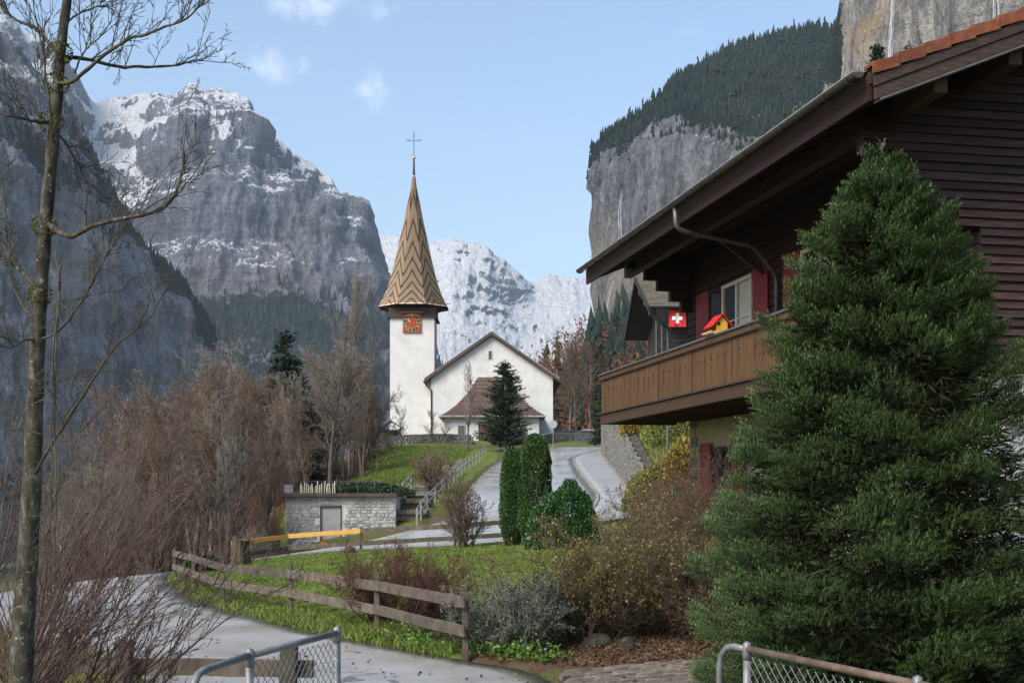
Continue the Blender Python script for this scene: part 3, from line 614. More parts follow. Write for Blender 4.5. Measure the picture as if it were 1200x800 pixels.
# ---- forests on the far slopes: one mass each
FIRM = leafmat('far_fir_needles', (.007,.015,.012), (.014,.026,.018), (.034,.046,.026), .9, .1)
AUTM = leafmat('far_autumn_crowns', (.06,.032,.022), (.12,.05,.025), (.19,.075,.03), .9, .1)
def cones(pts, h, r, R, n=5, tiers=3):
    """ragged conifers of three tiers"""
    k = len(pts); V = []; Fc = []; b = 0; val = []
    for t in range(tiers):
        z0 = h*(.05+.28*t); z1 = h*np.minimum(1.0, .05+.28*t+.5)
        rr = r*(1-.26*t)
        ring = []
        for j in range(n):
            a = 2*math.pi*j/n+t*.5+R.random(k)*.9; q = rr*R.uniform(.6, 1.25, k)
            ring.append(np.stack([pts[:, 0]+q*np.cos(a), pts[:, 1]+q*np.sin(a), pts[:, 2]+z0*R.uniform(.8, 1.2, k)], 1))
        tip = np.stack([pts[:, 0]+R.normal(0, .03, k)*h, pts[:, 1]+R.normal(0, .03, k)*h, pts[:, 2]+z1], 1)
        A = np.stack(ring+[tip], 1); V.append(A.reshape(-1, 3))
        base = b+(np.arange(k)*(n+1))[:, None]
        for j in range(n): Fc.append(base+np.array([[j, (j+1) % n, n]]))
        b += k*(n+1)
    V = np.concatenate(V); F = np.concatenate(Fc); tv = np.clip(.75*R.random(k)**1.4+.9*(fbm(pts[:, 0]*.02, pts[:, 1]*.02, pts[:, 2]*.02, 3)-.4), 0, 1)
    return V, F, np.concatenate([np.tile(tv, 1) for _ in range(tiers*n)])
def blobs(pts, h, R, n=46):
    """bare or autumn crowns: loose bundles of small upright faces"""
    k = len(pts); C = np.repeat(pts, n, 0); hh = np.repeat(h, n)
    o = R.normal(size=(k*n, 3))*np.array([.22, .22, .25])*hh[:, None]; o[:, 2] += hh*.55
    D = R.normal(size=(k*n, 3)); D[:, 2] = np.abs(D[:, 2])+.6
    V, F = leaf_quads(C+o, D, hh*R.uniform(.07, .15, k*n), .4, R)
    return V, F, np.clip(np.repeat(R.random(k), n)+R.normal(0, .18, k*n), 0, 1)
def scatter(M, weight, k, R):
    w = weight.ravel().copy(); w /= w.sum(); i = R.choice(len(w), size=k, p=w); P = M['P'].reshape(-1, 3)[i]
    return P
def forest(name, label, M, weight, k, hmin, hmax, mat, seed, fat=.2, kind=cones, cat='forest'):
    R = np.random.default_rng(seed); P = scatter(M, weight, k, R); P = P+R.normal(0, hmin*.25, P.shape)*np.array([1, 1, 0]); P[:, 2] -= hmin*.1
    h = R.uniform(hmin*.6, hmax, k)*np.where(R.random(k) < .12, 1.45, 1.0)*(.75+.5*fbm(P[:, 0]*.03, P[:, 1]*.03, 0, 3))
    V, F, v = cones(P, h, h*fat*R.uniform(.65, 1.35, k), R) if kind is cones else kind(P, h, R)
    o = link(name, np_mesh(name, V, F, fattrs={'v': v}), None, mat); return tag(o, label, cat, kind='stuff')
front = (mD['tv'] <= mD['Tr']+.01)[None]
limD = np.interp(mD['PX'], *FL)
forest('conifer_forest', 'dark conifer forest on the shoulder above the right cliff', mD, front*sstep(10, -6, mD['PY']-limD)*(mD['PX'] < 1060), 8500, 4.8, 9.5, FIRM, 1, .2)
forest('conifer_forest', 'thin band of conifers clinging to the right cliff ledges', mD, front*(sstep(0, 12, mD['PY']-limD)*sstep(34, 14, mD['PY']-limD)*sstep(.3, .55, mD['n'][..., 2])*.6+.5*blob(mD['PX'], mD['PY'], 880, 172, 30, 16)), 420, 5, 9, FIRM, 2, .2)
frA = (mA['tv'] <= mA['Tr']+.01)[None]
relA = mA['PY']-np.interp(mA['PX'], [0,40,75,100,130,170,215,245,265], [30,80,115,165,230,290,345,400,450])
forest('conifer_forest', 'dark conifers along the crest and ledges of the left cliff', mA, frA*((.8*np.exp(-((relA-10)/12)**2)*sstep(50, 110, mA['PX'])+.9*blob(mA['PX'], mA['PY'], 40, 185, 95, 16, .75)+.5*blob(mA['PX'], mA['PY'], 195, 330, 90, 8, .95))*sstep(.12, .4, mA['n'][..., 2]))*(mA['PX'] > -60), 2600, 5, 10, FIRM, 3, .2)
frE = (mE['tv'] <= mE['Tr']+.02)[None]*(mE['PX'] > 600)*(mE['PX'] < 830)
forest('autumn_wood', 'rust and grey autumn wood on the slope right of the church', mE, frE*sstep(.3, .5, fbm(mE['PX']*.05, mE['PY']*.05, 1, 3)), 1500, 7, 13, AUTM, 4, kind=blobs)
forest('conifer_forest', 'dark conifers mixed into the autumn slope right of the church', mE, frE*(blob(mE['PX'], mE['PY'], 703, 440, 9, 30)+.25*blob(mE['PX'], mE['PY'], 735, 400, 12, 20)+.02*(mE['PX'] > 655)), 130, 12, 22, FIRM, 5, .17)
frB = (mB['tv'] <= mB['Tr'])[None]*sstep(330, 400, mB['PY'])*sstep(.25, .5, mB['n'][..., 2])*(mB['PX'] > 150)*(mB['PX'] < 520)*(mB['PY'] < 560)
forest('conifer_forest', 'blue hazy conifer forest low on the big rocky mountain', mB, frB, 3600, 13, 24, FIRM, 6, .2)
# ---- waterfalls
WM = pmat('falling_water', (.42,.45,.48), (.66,.69,.72), .4, .45, (3, 3, .12), .2, .3)
def veil(m):
    nt = m.node_tree; t = nt.nodes.new('ShaderNodeBsdfTransparent'); mx = nt.nodes.new('ShaderNodeMixShader'); n = noise(nt, coords(nt, (2.5, 2.5, .1)), .6, 5)
    nt.links.new(ramp(nt, n, [(.35, (.15,)*3), (.65, (.75,)*3)]), mx.inputs[0]); nt.links.new(nt.nodes['Principled BSDF'].outputs[0], mx.inputs[2]); nt.links.new(t.outputs[0], mx.inputs[1]); nt.links.new(mx.outputs[0], nt.nodes['Material Output'].inputs['Surface'])
veil(WM)
def waterfall(label, pts, w0, w1, seed):
    R = random.Random(seed); V = []; F = []
    n = 40; P = [Vector(p) for p in pts]
    for st_ in range(5):
        ox = R.uniform(-.6, .6)*w0; ww = R.uniform(.25, .5); b = len(V)
        for i in range(n+1):
            t = i/n*(len(P)-1); k = min(int(t), len(P)-2); p = P[k].lerp(P[k+1], t-k); w = (w0+(w1-w0)*i/n)*min(1.0, .15+i/9+.25*math.sin(i*1.3+st_)*(i > 6))
            x = ox*(1+1.2*i/n)+.08*math.sin(i*.7+st_*2)*w
            V += [(p.x+x-w*ww*.5, p.y-.4*st_, p.z), (p.x+x, p.y-.4*st_-w*.35, p.z), (p.x+x+w*ww*.5, p.y-.4*st_, p.z)]
        for i in range(n):
            F += [(b+3*i, b+3*i+1, b+3*i+4, b+3*i+3), (b+3*i+1, b+3*i+2, b+3*i+5, b+3*i+4)]
    me = bpy.data.meshes.new('waterfall'); me.from_pydata(V, [], F); me.update()
    tag(link('waterfall', me, None, WM), label, 'waterfall', 'waterfalls on the cliffs')
waterfall('thin white waterfall dropping off the left corner of the right cliff', [at(729, 222, 1080), at(726.5, 250, 1076), at(728, 285, 1074), at(728, 300, 1074)], 2.0, 2.8, 1)
waterfall('lower white waterfall at the foot of the right cliff, beside the eaves', [at(717, 330, 965), at(711, 360, 965), at(706, 385, 960), at(703, 398, 958)], 1.8, 2.6, 2)
waterfall('white fall veiling the ochre rock above the orange roof tiles', [at(1048, -60, 655), at(1047, 0, 652), at(1045, 40, 650), at(1044, 75, 648)], 1.3, 2.0, 3)
waterfall('white fall at the top right, above the orange roof verge', [at(1166, -60, 600), at(1166, 0, 598), at(1167, 30, 596)], 1.3, 2.0, 4)
# ---- valley air
def haze_box():
    o = MB().box(-4200, 2600, -60, 8200, -140, 1480).build('haze', None)
    m = bpy.data.materials.new('valley_air'); m.use_nodes = True; nt = m.node_tree; nt.nodes.clear()
    out = nt.nodes.new('ShaderNodeOutputMaterial'); v = nt.nodes.new('ShaderNodeVolumePrincipled')
    v.inputs['Color'].default_value = (.74, .87, 1.0, 1); v.inputs['Density'].default_value = 8e-5; v.inputs['Anisotropy'].default_value = .25
    nt.links.new(v.outputs[0], out.inputs['Volume']); o.data.materials.append(m); tag(o, kind='stuff')
# ------------------------------------------------------------------ the church
PLAST = pmat('white_lime_plaster', (.50,.50,.495), (.58,.58,.575), 1.2, .9, bmp=.25, bdist=.02, dirt=(.42,.415,.40), dscale=.45, dlo=.5, dhi=.78, spec=.15)
DKWOOD = pmat('dark_timber', (.028,.021,.018), (.06,.045,.037), 8, .75, (1, 1, .25), .3, .01)
RTILE = pmat('brown_church_tiles', (.045,.03,.027), (.085,.055,.048), 3, .8, bmp=.3, bdist=.03, c3=(.12,.075,.06), rnd=.2)
IRON = pmat('dark_iron', (.03,.03,.032), (.06,.06,.06), 20, .5, metal=.6)
GOLD = pmat('gilded_metal', (.55,.38,.10), (.75,.55,.18), 5, .35, metal=.8, bmp=.1)
REDP = pmat('clock_red_paint', (.30,.022,.018), (.40,.035,.028), 4, .5, bmp=.1)
BLKP = pmat('clock_black_paint', (.012,.012,.013), (.025,.025,.025), 6, .5, bmp=.1)
ZINC = pmat('zinc_sheet', (.26,.27,.28), (.38,.39,.40), 5, .45, metal=.35, bmp=.1)
GLASSD = pmat('dark_window_glass', (.012,.014,.018), (.03,.034,.04), 2, .08, spec=.8, bmp=0)
BRDOOR = pmat('brown_door_wood', (.09,.04,.02), (.15,.07,.035), 9, .6, (1, 1, .2))
def shingle_mat():
    m, nt, bs = base_mat('spire_shingles')
    a = nt.nodes.new('ShaderNodeAttribute'); a.attribute_name = 'chev'
    n = noise(nt, coords(nt), 1.4, 3); n2 = noise(nt, coords(nt, (1, 1, 3)), 6, 3)
    f = mathn(nt, 'FRACT', mathn(nt, 'ADD', mathn(nt, 'MULTIPLY_ADD', n, .45, a.outputs['Fac']), mathn(nt, 'MULTIPLY', n2, .12)))
    t = ramp(nt, f, [(0, (1, 1, 1)), (.20, (1, 1, 1)), (.32, (0, 0, 0)), (.97, (0, 0, 0))])
    lc = ramp(nt, n2, [(.35, (.50, .355, .26)), (.6, (.66, .50, .385)), (.75, (.76, .61, .49))])
    dc = ramp(nt, n2, [(.35, (.11, .066, .045)), (.7, (.22, .135, .09))])
    nt.links.new(mixc(nt, t, lc, dc), bs.inputs['Base Color']); bs.inputs['Roughness'].default_value = .7
    bs.inputs['Specular IOR Level'].default_value = .25; bump(nt, bs, n2, .4, .03); return m
CZ = 7.95
church = thing('church', 'white village church with pointed shingled spire, red clock and low gable', 'church', (0, 142, CZ))
def cb(): return MB()
m = cb()      # gable front and nave walls
gx0, gx1, ez, az, rx = -9.3, 4.7, 15.15-CZ, 20.05-CZ, -2.35
m.prism([(gx0, -1.2), (gx1, -1.2), (gx1, ez), (rx, az-.1), (gx0, ez)], 0, 24); m.build('nave_wall', PLAST, church)
for (a, b) in (((gx0-.75, ez-.50), (rx, az)), ((gx1+.75, ez-.50), (rx, az))):
    m = cb(); sl = (az-ez)/(rx-gx0); p = [(a[0], a[1]), (b[0], b[1]), (b[0], b[1]+.34), (a[0], a[1]+.34)]
    m.prism(p, -.55, 24.5); r_ = m.build('roof', RTILE, church)
    m = cb(); m.prism([(a[0], a[1]-.06), (b[0], b[1]-.06), (b[0], b[1]+.08), (a[0], a[1]+.08)], -.62, -.552); m.build('verge_board', DKWOOD, r_)
    m = cb(); n_ = 16
    for i in range(n_):
        t0, t1 = i/n_, (i+1)/n_; q = [(a[0]+(b[0]-a[0])*t, a[1]+(b[1]-a[1])*t+.36) for t in (t0, t1)]
        m.prism([q[0], q[1], (q[1][0], q[1][1]+.05), (q[0][0], q[0][1]+.10)], -.60, .1)
    m.build('verge_tiles', ZINC, r_)
m = cb(); m.tube([(gx0-.8, -.5, ez-.45), (gx0-.8, 24, ez-.45)], .1, 8); m.tube([(gx0-.78, -.45, ez-.5), (gx0-.3, -.12, ez-1.1), (gx0+.05, -.1, ez-1.4), (gx0+.05, -.1, -.3)], .08, 8); m.build('downpipe', IRON, church)
m = cb(); m.tube([(gx1+.8, -.5, ez-.45), (gx1+.8, 24, ez-.45)], .1, 8); m.build('gutter', IRON, church)
m = cb(); w_ = rx-.15; m.box(w_-.19, w_+.19, -.04, .3, 18.35-CZ-.1, 17.3-CZ); wi = m.build('window', GLASSD, church)
m = cb(); m.box(w_-.27, w_-.19, -.05, .1, 17.25-CZ, 18.3-CZ); m.box(w_+.19, w_+.27, -.05, .1, 17.25-CZ, 18.3-CZ); m.build('reveal', PLAST, wi)
# annex with hipped, slightly flared roof
ax0, ax1, ay, aez = -8.0, 3.75, -5.6, 10.45-CZ
m = cb(); m.box(ax0+.75, ax1-.75, ay+.7, -.01, -1.2, aez+.15); m.build('annex_wall', PLAST, church)
top = 15.25-CZ; tx0, tx1 = -3.9, -.6
prof = [(0, 0), (.18, .10), (.4, .26), (.7, .56), (1, 1)]
V = []; F = []
for (t, h) in prof:
    x0, x1, y = ax0+(tx0-ax0)*t, ax1+(tx1-ax1)*t, ay+(-.05-ay)*t; z = aez+(top-aez)*h
    V += [(x0, -.02, z), (x0, y, z), (x1, y, z), (x1, -.02, z)]
for i in range(len(prof)-1):
    b = 4*i
    for k in range(3): F.append((b+k, b+k+1, b+k+5, b+k+4))
F.append((3, 2, 1, 0)); m = cb().add(V, F); ro = m.build('annex_roof', RTILE, church)
for i in range(1, 15):      # tile courses
    t = i/15; h = np.interp(t, [p[0] for p in prof], [p[1] for p in prof])
    x0, x1, y = ax0+(tx0-ax0)*t, ax1+(tx1-ax1)*t, ay+(-.05-ay)*t; z = aez+(top-aez)*h
    m = cb(); m.bar((x0, -.05, z+.02), (x0, y, z+.02), .12, .07); m.bar((x0, y, z+.02), (x1, y, z+.02), .12, .07); m.bar((x1, y, z+.02), (x1, -.05, z+.02), .12, .07); m.build('tile_course', RTILE, ro)
m = cb(); m.bar((ax0-.05, ay-.07, aez-.02), (ax1+.05, ay-.07, aez-.02), .14, .16); m.bar((ax0-.07, ay, aez-.02), (ax0-.07, -.05, aez-.02), .14, .16); m.build('gutter', ZINC, church)
m = cb(); m.box(-3.6, -1.6, ay+.62, ay+.72, -1.1, 1.75); d_ = m.build('door', BRDOOR, church)
m = cb()
for x in (-3.72, -1.6): m.box(x, x+.12, ay+.58, ay+.75, -1.1, 1.85)
m.box(-3.72, -1.48, ay+.58, ay+.75, 1.75, 1.9); m.build('door_frame', DKWOOD, d_)
for x in (-5.6, 1.2):
    m = cb(); m.box(x-.35, x+.35, ay+.66, ay+.8, .3, 1.5); wi = m.build('window', GLASSD, church)
    m = cb(); m.bar((x-.38, ay+.64, .3), (x-.38, ay+.64, 1.5), .07, .07); m.bar((x+.38, ay+.64, .3), (x+.38, ay+.64, 1.5), .07, .07); m.bar((x-.45, ay+.62, .25), (x+.45, ay+.62, .25), .12, .08); m.build('frame', ZINC, wi)
m = cb()
for i in range(4): m.box(-4.2, -1.2, ay-.4-.35*i, ay+.62, -1.3, -.75-.13*i)
m.build('entrance_step', pmat('grey_step_stone', (.16,.16,.155), (.27,.265,.25), 8, .8), church)
# tower
TX, TY, TH = -11.62, 4.55, 2.58
tz = 22.35-CZ
m = cb(); m.box(TX-TH, TX+TH, TY-TH, TY+TH, -1.5, tz); m.build('tower_wall', PLAST, church)
m = cb(); m.box(TX-TH-.14, TX+TH+.14, TY-TH-.14, TY+TH+.14, tz+.12, tz+1.18); m.box(TX-TH-.34, TX+TH+.34, TY-TH-.34, TY+TH+.34, tz-.02, tz+.12); m.build('belfry_band', DKWOOD, church)
for sx in (-1, -.33, .33, 1):
    for sy in (-1, -.33, .33, 1):
        if max(abs(sx), abs(sy)) < 1: continue
        m = cb(); m.box(TX+sx*TH*.93-.16, TX+sx*TH*.93+.16, TY+sy*TH*.93-.16, TY+sy*TH*.93+.16, tz+1.18, tz+2.7); m.build('belfry_post', DKWOOD, church)
m = cb(); m.box(TX-TH*.55, TX+TH*.55, TY-TH*.55, TY+TH*.55, tz+1.18, tz+2.6); m.build('belfry_core', DKWOOD, church)
m = cb(); m.lathe([(.12, 1.0), (.5, .95), (.62, .5), (.85, .1), (.95, 0)], (TX-1.7, TY-2.0, tz+1.3), 14); m.build('bell', IRON, church, True)
# spire: eight faces, courses of shingles, chevrons of dark shingles
zb = 23.75-CZ; H = 39.5-CZ-zb
pr = [(0, 4.02), (.05, 3.62), (.12, 3.12), (.22, 2.62), (.36, 2.08), (.5, 1.62), (.65, 1.12), (.8, .66), (.92, .3), (1, .16)]
V = []; F = []; ch = []; NR = 74
for fc in range(8):
    a0 = -math.pi/2+fc*math.pi/4; n_ = np.array((math.cos(a0), math.sin(a0))); t_ = np.array((-n_[1], n_[0]))
    for i in range(NR):
        for (t, lip) in ((i/NR, .055), ((i+1)/NR, 0.0)):
            r = np.interp(t, [p[0] for p in pr], [p[1] for p in pr])+lip*(1-.5*t); hw = r*math.tan(math.pi/8)
            for u in (-1, 0, 1):
                p = n_*r+t_*hw*u; V.append((TX+p[0], TY+p[1], zb+H*t)); ch.append((H*t+(.75+1.5*t)*abs(u)*hw*1.25)/(.78+1.1*t))
        b = len(V)-6; F += [(b, b+1, b+4, b+3), (b+1, b+2, b+5, b+4)]
        if i: F += [(b-3, b-2, b+1, b), (b-2, b-1, b+2, b+1)]
me = np_mesh('spire', np.array(V), np.array(F), {'chev': np.array(ch)}); sp = link('spire', me, church, shingle_mat())
m = cb(); m.lathe([(3.98, 0), (3.9, .1), (2.2, .3)], (TX, TY, zb-.08), 8); so = m.build('soffit', DKWOOD, church); so.rotation_euler = (0, 0, 0)
m = cb(); ft = zb+H; m.tube([(TX, TY, ft-.2), (TX, TY, ft+1.2), (TX, TY, ft+1.9)], [.17, .11, .09], 10); fi = m.build('finial', IRON, church)
m = cb(); m.lathe([(.02, -.2), (.15, -.14), (.21, 0), (.15, .14), (.02, .2)], (TX, TY, ft+2.1), 14); m.build('finial_ball', GOLD, fi, True)
m = cb(); m.tube([(TX, TY, ft+2.3), (TX, TY, ft+5.3)], .036, 6); m.bar((TX-.62, TY, ft+4.1), (TX+.62, TY, ft+4.1), .045, .045)
for s in (-1, 1):
    m.tube([(TX+s*.45, TY, ft+4.1), (TX+s*.6, TY, ft+4.28), (TX+s*.75, TY, ft+4.1), (TX+s*.9, TY, ft+4.28)], .04, 5)
m.lathe([(.02, -.1), (.1, 0), (.02, .1)], (TX, TY, ft+4.7), 8); m.build('cross', IRON, fi)
# clock
ckx, ckz, cky = TX-.02+.0, (22.35+.5-1.15)-CZ, TY-TH-.16
clock = empty('clock', (ckx, cky, ckz), 0, church)
m = cb(); m.box(-1.05, 1.05, -.06, .16, -1.1, 1.1); m.build('clock_panel', REDP, clock)
def ringmesh(r0, r1, y0, y1, n=40):
    m = MB(); V = []; F = []
    for k in range(n):
        a = 2*math.pi*k/n; c, s = math.cos(a), math.sin(a); V += [(r0*c, y0, r0*s), (r1*c, y0, r1*s), (r1*c, y1, r1*s), (r0*c, y1, r0*s)]
    for k in range(n):
        b, d = 4*k, 4*((k+1) % n)
        for j in range(4): F.append((b+j, b+(j+1) % 4, d+(j+1) % 4, d+j))
    return m.add(V, F)
ringmesh(.60, 1.0, -.09, -.06).build('dial_ring', BLKP, clock)
ringmesh(.575, .60, -.10, -.06).build('dial_rim', GOLD, clock)
ringmesh(1.0, 1.03, -.10, -.06).build('dial_rim', GOLD, clock)
ROM = ['XII', 'I', 'II', 'III', 'IIII', 'V', 'VI', 'VII', 'VIII', 'IX', 'X', 'XI']
for k, r_ in enumerate(ROM):
    a = math.pi/2-k*math.pi/6; m = MB(); w = .055; adv = []; x = 0
    for c in r_:
        if c == 'I': adv.append((c, x+.035)); x += .075
        else: adv.append((c, x+.075)); x += .15
    for c, cx_ in adv:
        X0 = cx_-x/2; h = .13
        if c == 'I': m.bar((X0, 0, -h), (X0, 0, h), .035, .02, (0, 1, 0))
        elif c == 'V': m.bar((X0-.06, 0, h), (X0, 0, -h), .032, .02, (0, 1, 0)); m.bar((X0+.06, 0, h), (X0, -.002, -h), .032, .02, (0, 1, 0))
        else: m.bar((X0-.06, 0, h), (X0+.06, 0, -h), .032, .02, (0, 1, 0)); m.bar((X0+.06, -.002, h), (X0-.06, -.002, -h), .032, .02, (0, 1, 0))
    o = m.build('numeral', GOLD, clock); o.location = (.80*math.cos(a), -.11, .80*math.sin(a)); o.rotation_euler = (0, -(a-math.pi/2), 0)
def hand(ang, L, w):
    m = MB(); m.prism([(-w*.5, -.2), (w*.5, -.2), (w, L*.5), (0, L), (-w, L*.5)], -.135, -.12); o = m.build('clock_hand', GOLD, clock); o.rotation_euler = (0, ang, 0)
hand(math.radians(-62), .55, .07); hand(math.radians(-47), .86, .05); hand(math.radians(128), .3, .05)
m = MB(); m.prism([(-.1, 0), (1.3, 0), (1.3, .05), (-.1, .16)], 0, 2.5, 'x')
V = [(x-1.25, -.55+y, z) for (x, y, z) in [(p[0], p[1]*.5, p[2]) for p in m.v]]; m.v = V; o = m.build('clock_canopy', BRDOOR, clock); o.location = (0, .2, 1.12)

# ---- churchyard walls: rubble with each face stone standing proud
STONE = pmat('wall_rubble', (.055,.055,.052), (.13,.13,.122), 7, .9, bmp=.6, bdist=.03, c3=(.24,.235,.22), rnd=.1, dirt=(.05,.06,.03), dscale=1.6)
MORT = pmat('wall_core', (.05,.05,.048), (.10,.098,.09), 5, .95)
def rubble(pts, h, th, size, R, zf=None):
    """stones laid along a polyline on both faces and on top"""
    V = []; F = []
    for a, b in zip(pts[:-1], pts[1:]):
        a, b = np.array(a[:3], float), np.array(b[:3], float); L = np.linalg.norm((b-a)[:2]); d = (b-a)/L; nrm = np.array((d[1], -d[0], 0)); nrm /= np.linalg.norm(nrm)
        z = 0.0
        while z < h-.02:
            s_ = 0.0; rh = min(R.uniform(.7, 1.2)*size, h-z+.05)
            while s_ < L:
                w = R.uniform(.8, 2.0)*size
                for side in (-1, 1):
                    if side == -1 and R.random() < .0: continue
                    p = a+d*s_; q0 = th/2+R.uniform(-.01, .05); x0, x1 = .02, w-.02
                    b0 = len(V)
                    for (u, k) in ((x0, z), (x1, z), (x1, z+rh-.02), (x0, z+rh-.02)):
                        c = p+d*(u+R.uniform(-.02, .02))+nrm*side*(q0-.06); V.append((c[0], c[1], c[2]+k))
                    for (u, k) in ((x0, z), (x1, z), (x1, z+rh-.02), (x0, z+rh-.02)):
                        uu = u*.75+w*.125; kk = z+rh/2+(k-z-rh/2)*.75
                        c = p+d*uu+nrm*side*(q0+R.uniform(.0, .04)); V.append((c[0], c[1], c[2]+kk))
                    f = [(4, 5, 6, 7), (0, 1, 5, 4), (1, 2, 6, 5), (2, 3, 7, 6), (3, 0, 4, 7)]
                    F += [tuple(b0+i for i in q) for q in f]
                s_ += w
            z += rh
    return V, F
def stone_wall(label, pts, h, th=.45, size=.26, seed=1, cap=True, coping=.1):
    R = random.Random(seed); P = [np.array(p) for p in pts]; root = thing('stone_wall', label, 'stone wall', tuple(P[0])); L = P[0]
    m = MB()
    for a, b in zip(P[:-1], P[1:]): m.bar(a-L+np.array((0, 0, h/2-.15)), b-L+np.array((0, 0, h/2-.15)), th-.12, h+.28)
    m.build('core', MORT, root)
    V, F = rubble([p-L for p in P], h, th, size, R); me = bpy.data.meshes.new('stones'); me.from_pydata(V, [], F); me.update(); tag(link('stones', me, root, STONE), kind='stuff')
    if cap:
        for a, b in zip(P[:-1], P[1:]):
            n_ = max(1, int(np.linalg.norm(b-a)/.9))
            for i in range(n_):
                p, q = a+(b-a)*i/n_-L, a+(b-a)*(i+.97)/n_-L; z = h+coping/2+.015+R.uniform(0, .02)
                MB().bar(p+np.array((0, 0, z)), q+np.array((0, 0, z)), th+.1, coping).build('coping_stone', STONE, root)
    return root
def gl(pts, dz=0.0): return [on(x, y, dz) for (x, y) in pts]
stone_wall('low grey rubble wall between the church lawn and the white tower', gl([(-14.6,133),(-11.5,133),(-8,132.8),(-4.4,132.3)], -.1), 1.0, .5, .24, 3)
stone_wall('low dark rubble wall in front of the church door, behind the dark pine', gl([(-2.2,131.8),(0,132.5),(3.2,134.5),(4.4,137.5)], -.1), 1.0, .5, .24, 4)
stone_wall('low rubble wall along the outside of the road bend, right of the church', gl([(4.8,138.6),(7,139.6),(9.8,140.2),(13,140.6),(22,141.5)], -.1), .95, .5, .24, 5)
def retaining():
    P = []
    for y in np.linspace(60.5, 122, 26): P.append((wall_x(y)+.12, y))
    root = thing('retaining_wall', 'rough natural stone retaining wall curving along the pavement under the balcony', 'stone wall', tuple(on(*P[0]))); L = np.array(root.location)
    R = random.Random(9); V = []; F = []; core = MB()
    for (a, b) in zip(P[:-1], P[1:]):
        h = float(bank_h((a[1]+b[1])/2))*.98+.25; pa, pb = on(a[0]-.35, a[1]), on(b[0]-.35, b[1]); pa[0] += .35; pb[0] += .35
        core.bar(pa-L+np.array((.1, 0, h/2-.2)), pb-L+np.array((.1, 0, h/2-.2)), .5, h)
        v, f = rubble([pa-L+np.array((0, 0, -.1)), pb-L+np.array((0, 0, -.1))], h, .62, .36, R); k = len(V); V += v; F += [tuple(i+k for i in q) for q in f]
    core.build('core', MORT, root); me = bpy.data.meshes.new('stones'); me.from_pydata(V, [], F); me.update(); tag(link('stones', me, root, STONE), kind='stuff')
retaining()
# ---- small things by the church
root = thing('road_sign', 'round traffic sign seen from behind on a grey pole by the road bend', 'road sign', tuple(on(4.35, 130.5))); P = root
m = MB(); m.tube([(0, 0, -.3), (0, 0, 2.75)], .05, 8); m.build('pole', ZINC, P)
m = MB(); m.prism([(.42*math.cos(a), .42*math.sin(a)+2.45) for a in np.linspace(0, 2*math.pi, 25)[:-1]], -.09, -.06); m.build('disc', pmat('sign_back_grey', (.30,.36,.38), (.38,.44,.46), 4, .5), P)
m = MB(); m.lathe([(.28, -.2), (.28, .12), (.2, .16)], (0, 0, 0), 12); m.build('concrete_foot', KERBM, P)
k_ = thing('wooden_shelter', 'small dark wooden shelter with pitched roof left of the tower', 'shelter', tuple(on(-13.4, 137.5)))
for sx in (-1, 1):
    for sy in (-1, 1):
        m = MB(); m.box(sx*.9-.07, sx*.9+.07, sy*.6-.07, sy*.6+.07, -.3, 1.5); m.build('post', DKWOOD, k_)
m = MB(); m.prism([(-1.4, 1.4), (0, 2.3), (1.4, 1.4), (1.4, 1.55), (0, 2.46), (-1.4, 1.55)], -1.0, 1.0); m.build('roof', RTILE, k_)
m = MB(); m.box(-.85, .85, .55, .6, -.2, 1.45); m.build('back_panel', DKWOOD, k_)
def parked_car(loc, rz, label, paint):
    c = thing('parked_car', label, 'car', loc, rz, 'cars parked beyond the road bend')
    m = MB(); m.prism([(-2.05, .35), (2.0, .35), (2.05, .65), (1.9, .82), (.95, .92), (-1.95, .95), (-2.08, .7)], -.82, .82); m.build('body', paint, c, bevel=.06)
    m = MB(); V = [(-1.75, -.76, .93), (.95, -.76, .9), (.3, -.62, 1.42), (-1.35, -.62, 1.45), (-1.75, .76, .93), (.95, .76, .9), (.3, .62, 1.42), (-1.35, .62, 1.45)]
    m.add(V, [(0, 1, 2, 3), (4, 7, 6, 5), (1, 5, 6, 2), (0, 3, 7, 4)]); m.build('windows', GLASSD, c)
    m = MB(); m.box(-1.36, .31, -.64, .64, 1.42, 1.47); m.build('roof', paint, c)
    for x in (-1.3, 1.3):
        for y in (-.8, .8):
            m = MB(); m.tube([(x, y-.1, .32), (x, y+.1, .32)], .32, 14); w = m.build('wheel', BLKP, c); m = MB(); m.tube([(x, y-.11, .32), (x, y+.11, .32)], .19, 10); m.build('rim', ZINC, w)
    for y in (-.6, .6):
        m = MB(); m.box(1.96, 2.06, y-.16, y+.16, .6, .74); m.build('headlight', ZINC, c)
    return c
WHITEP = pmat('white_car_paint', (.62,.63,.64), (.7,.71,.72), 2, .25, bmp=0, spec=.6)
GREYP = pmat('grey_car_paint', (.16,.17,.18), (.2,.21,.22), 2, .25, bmp=0, spec=.6)
parked_car(tuple(on(9.4, 145)), .15, 'white car parked beyond the low wall, right of the church', WHITEP)
parked_car(tuple(on(7.0, 150)), .1, 'grey car parked behind the low wall next to the church corner', GREYP)
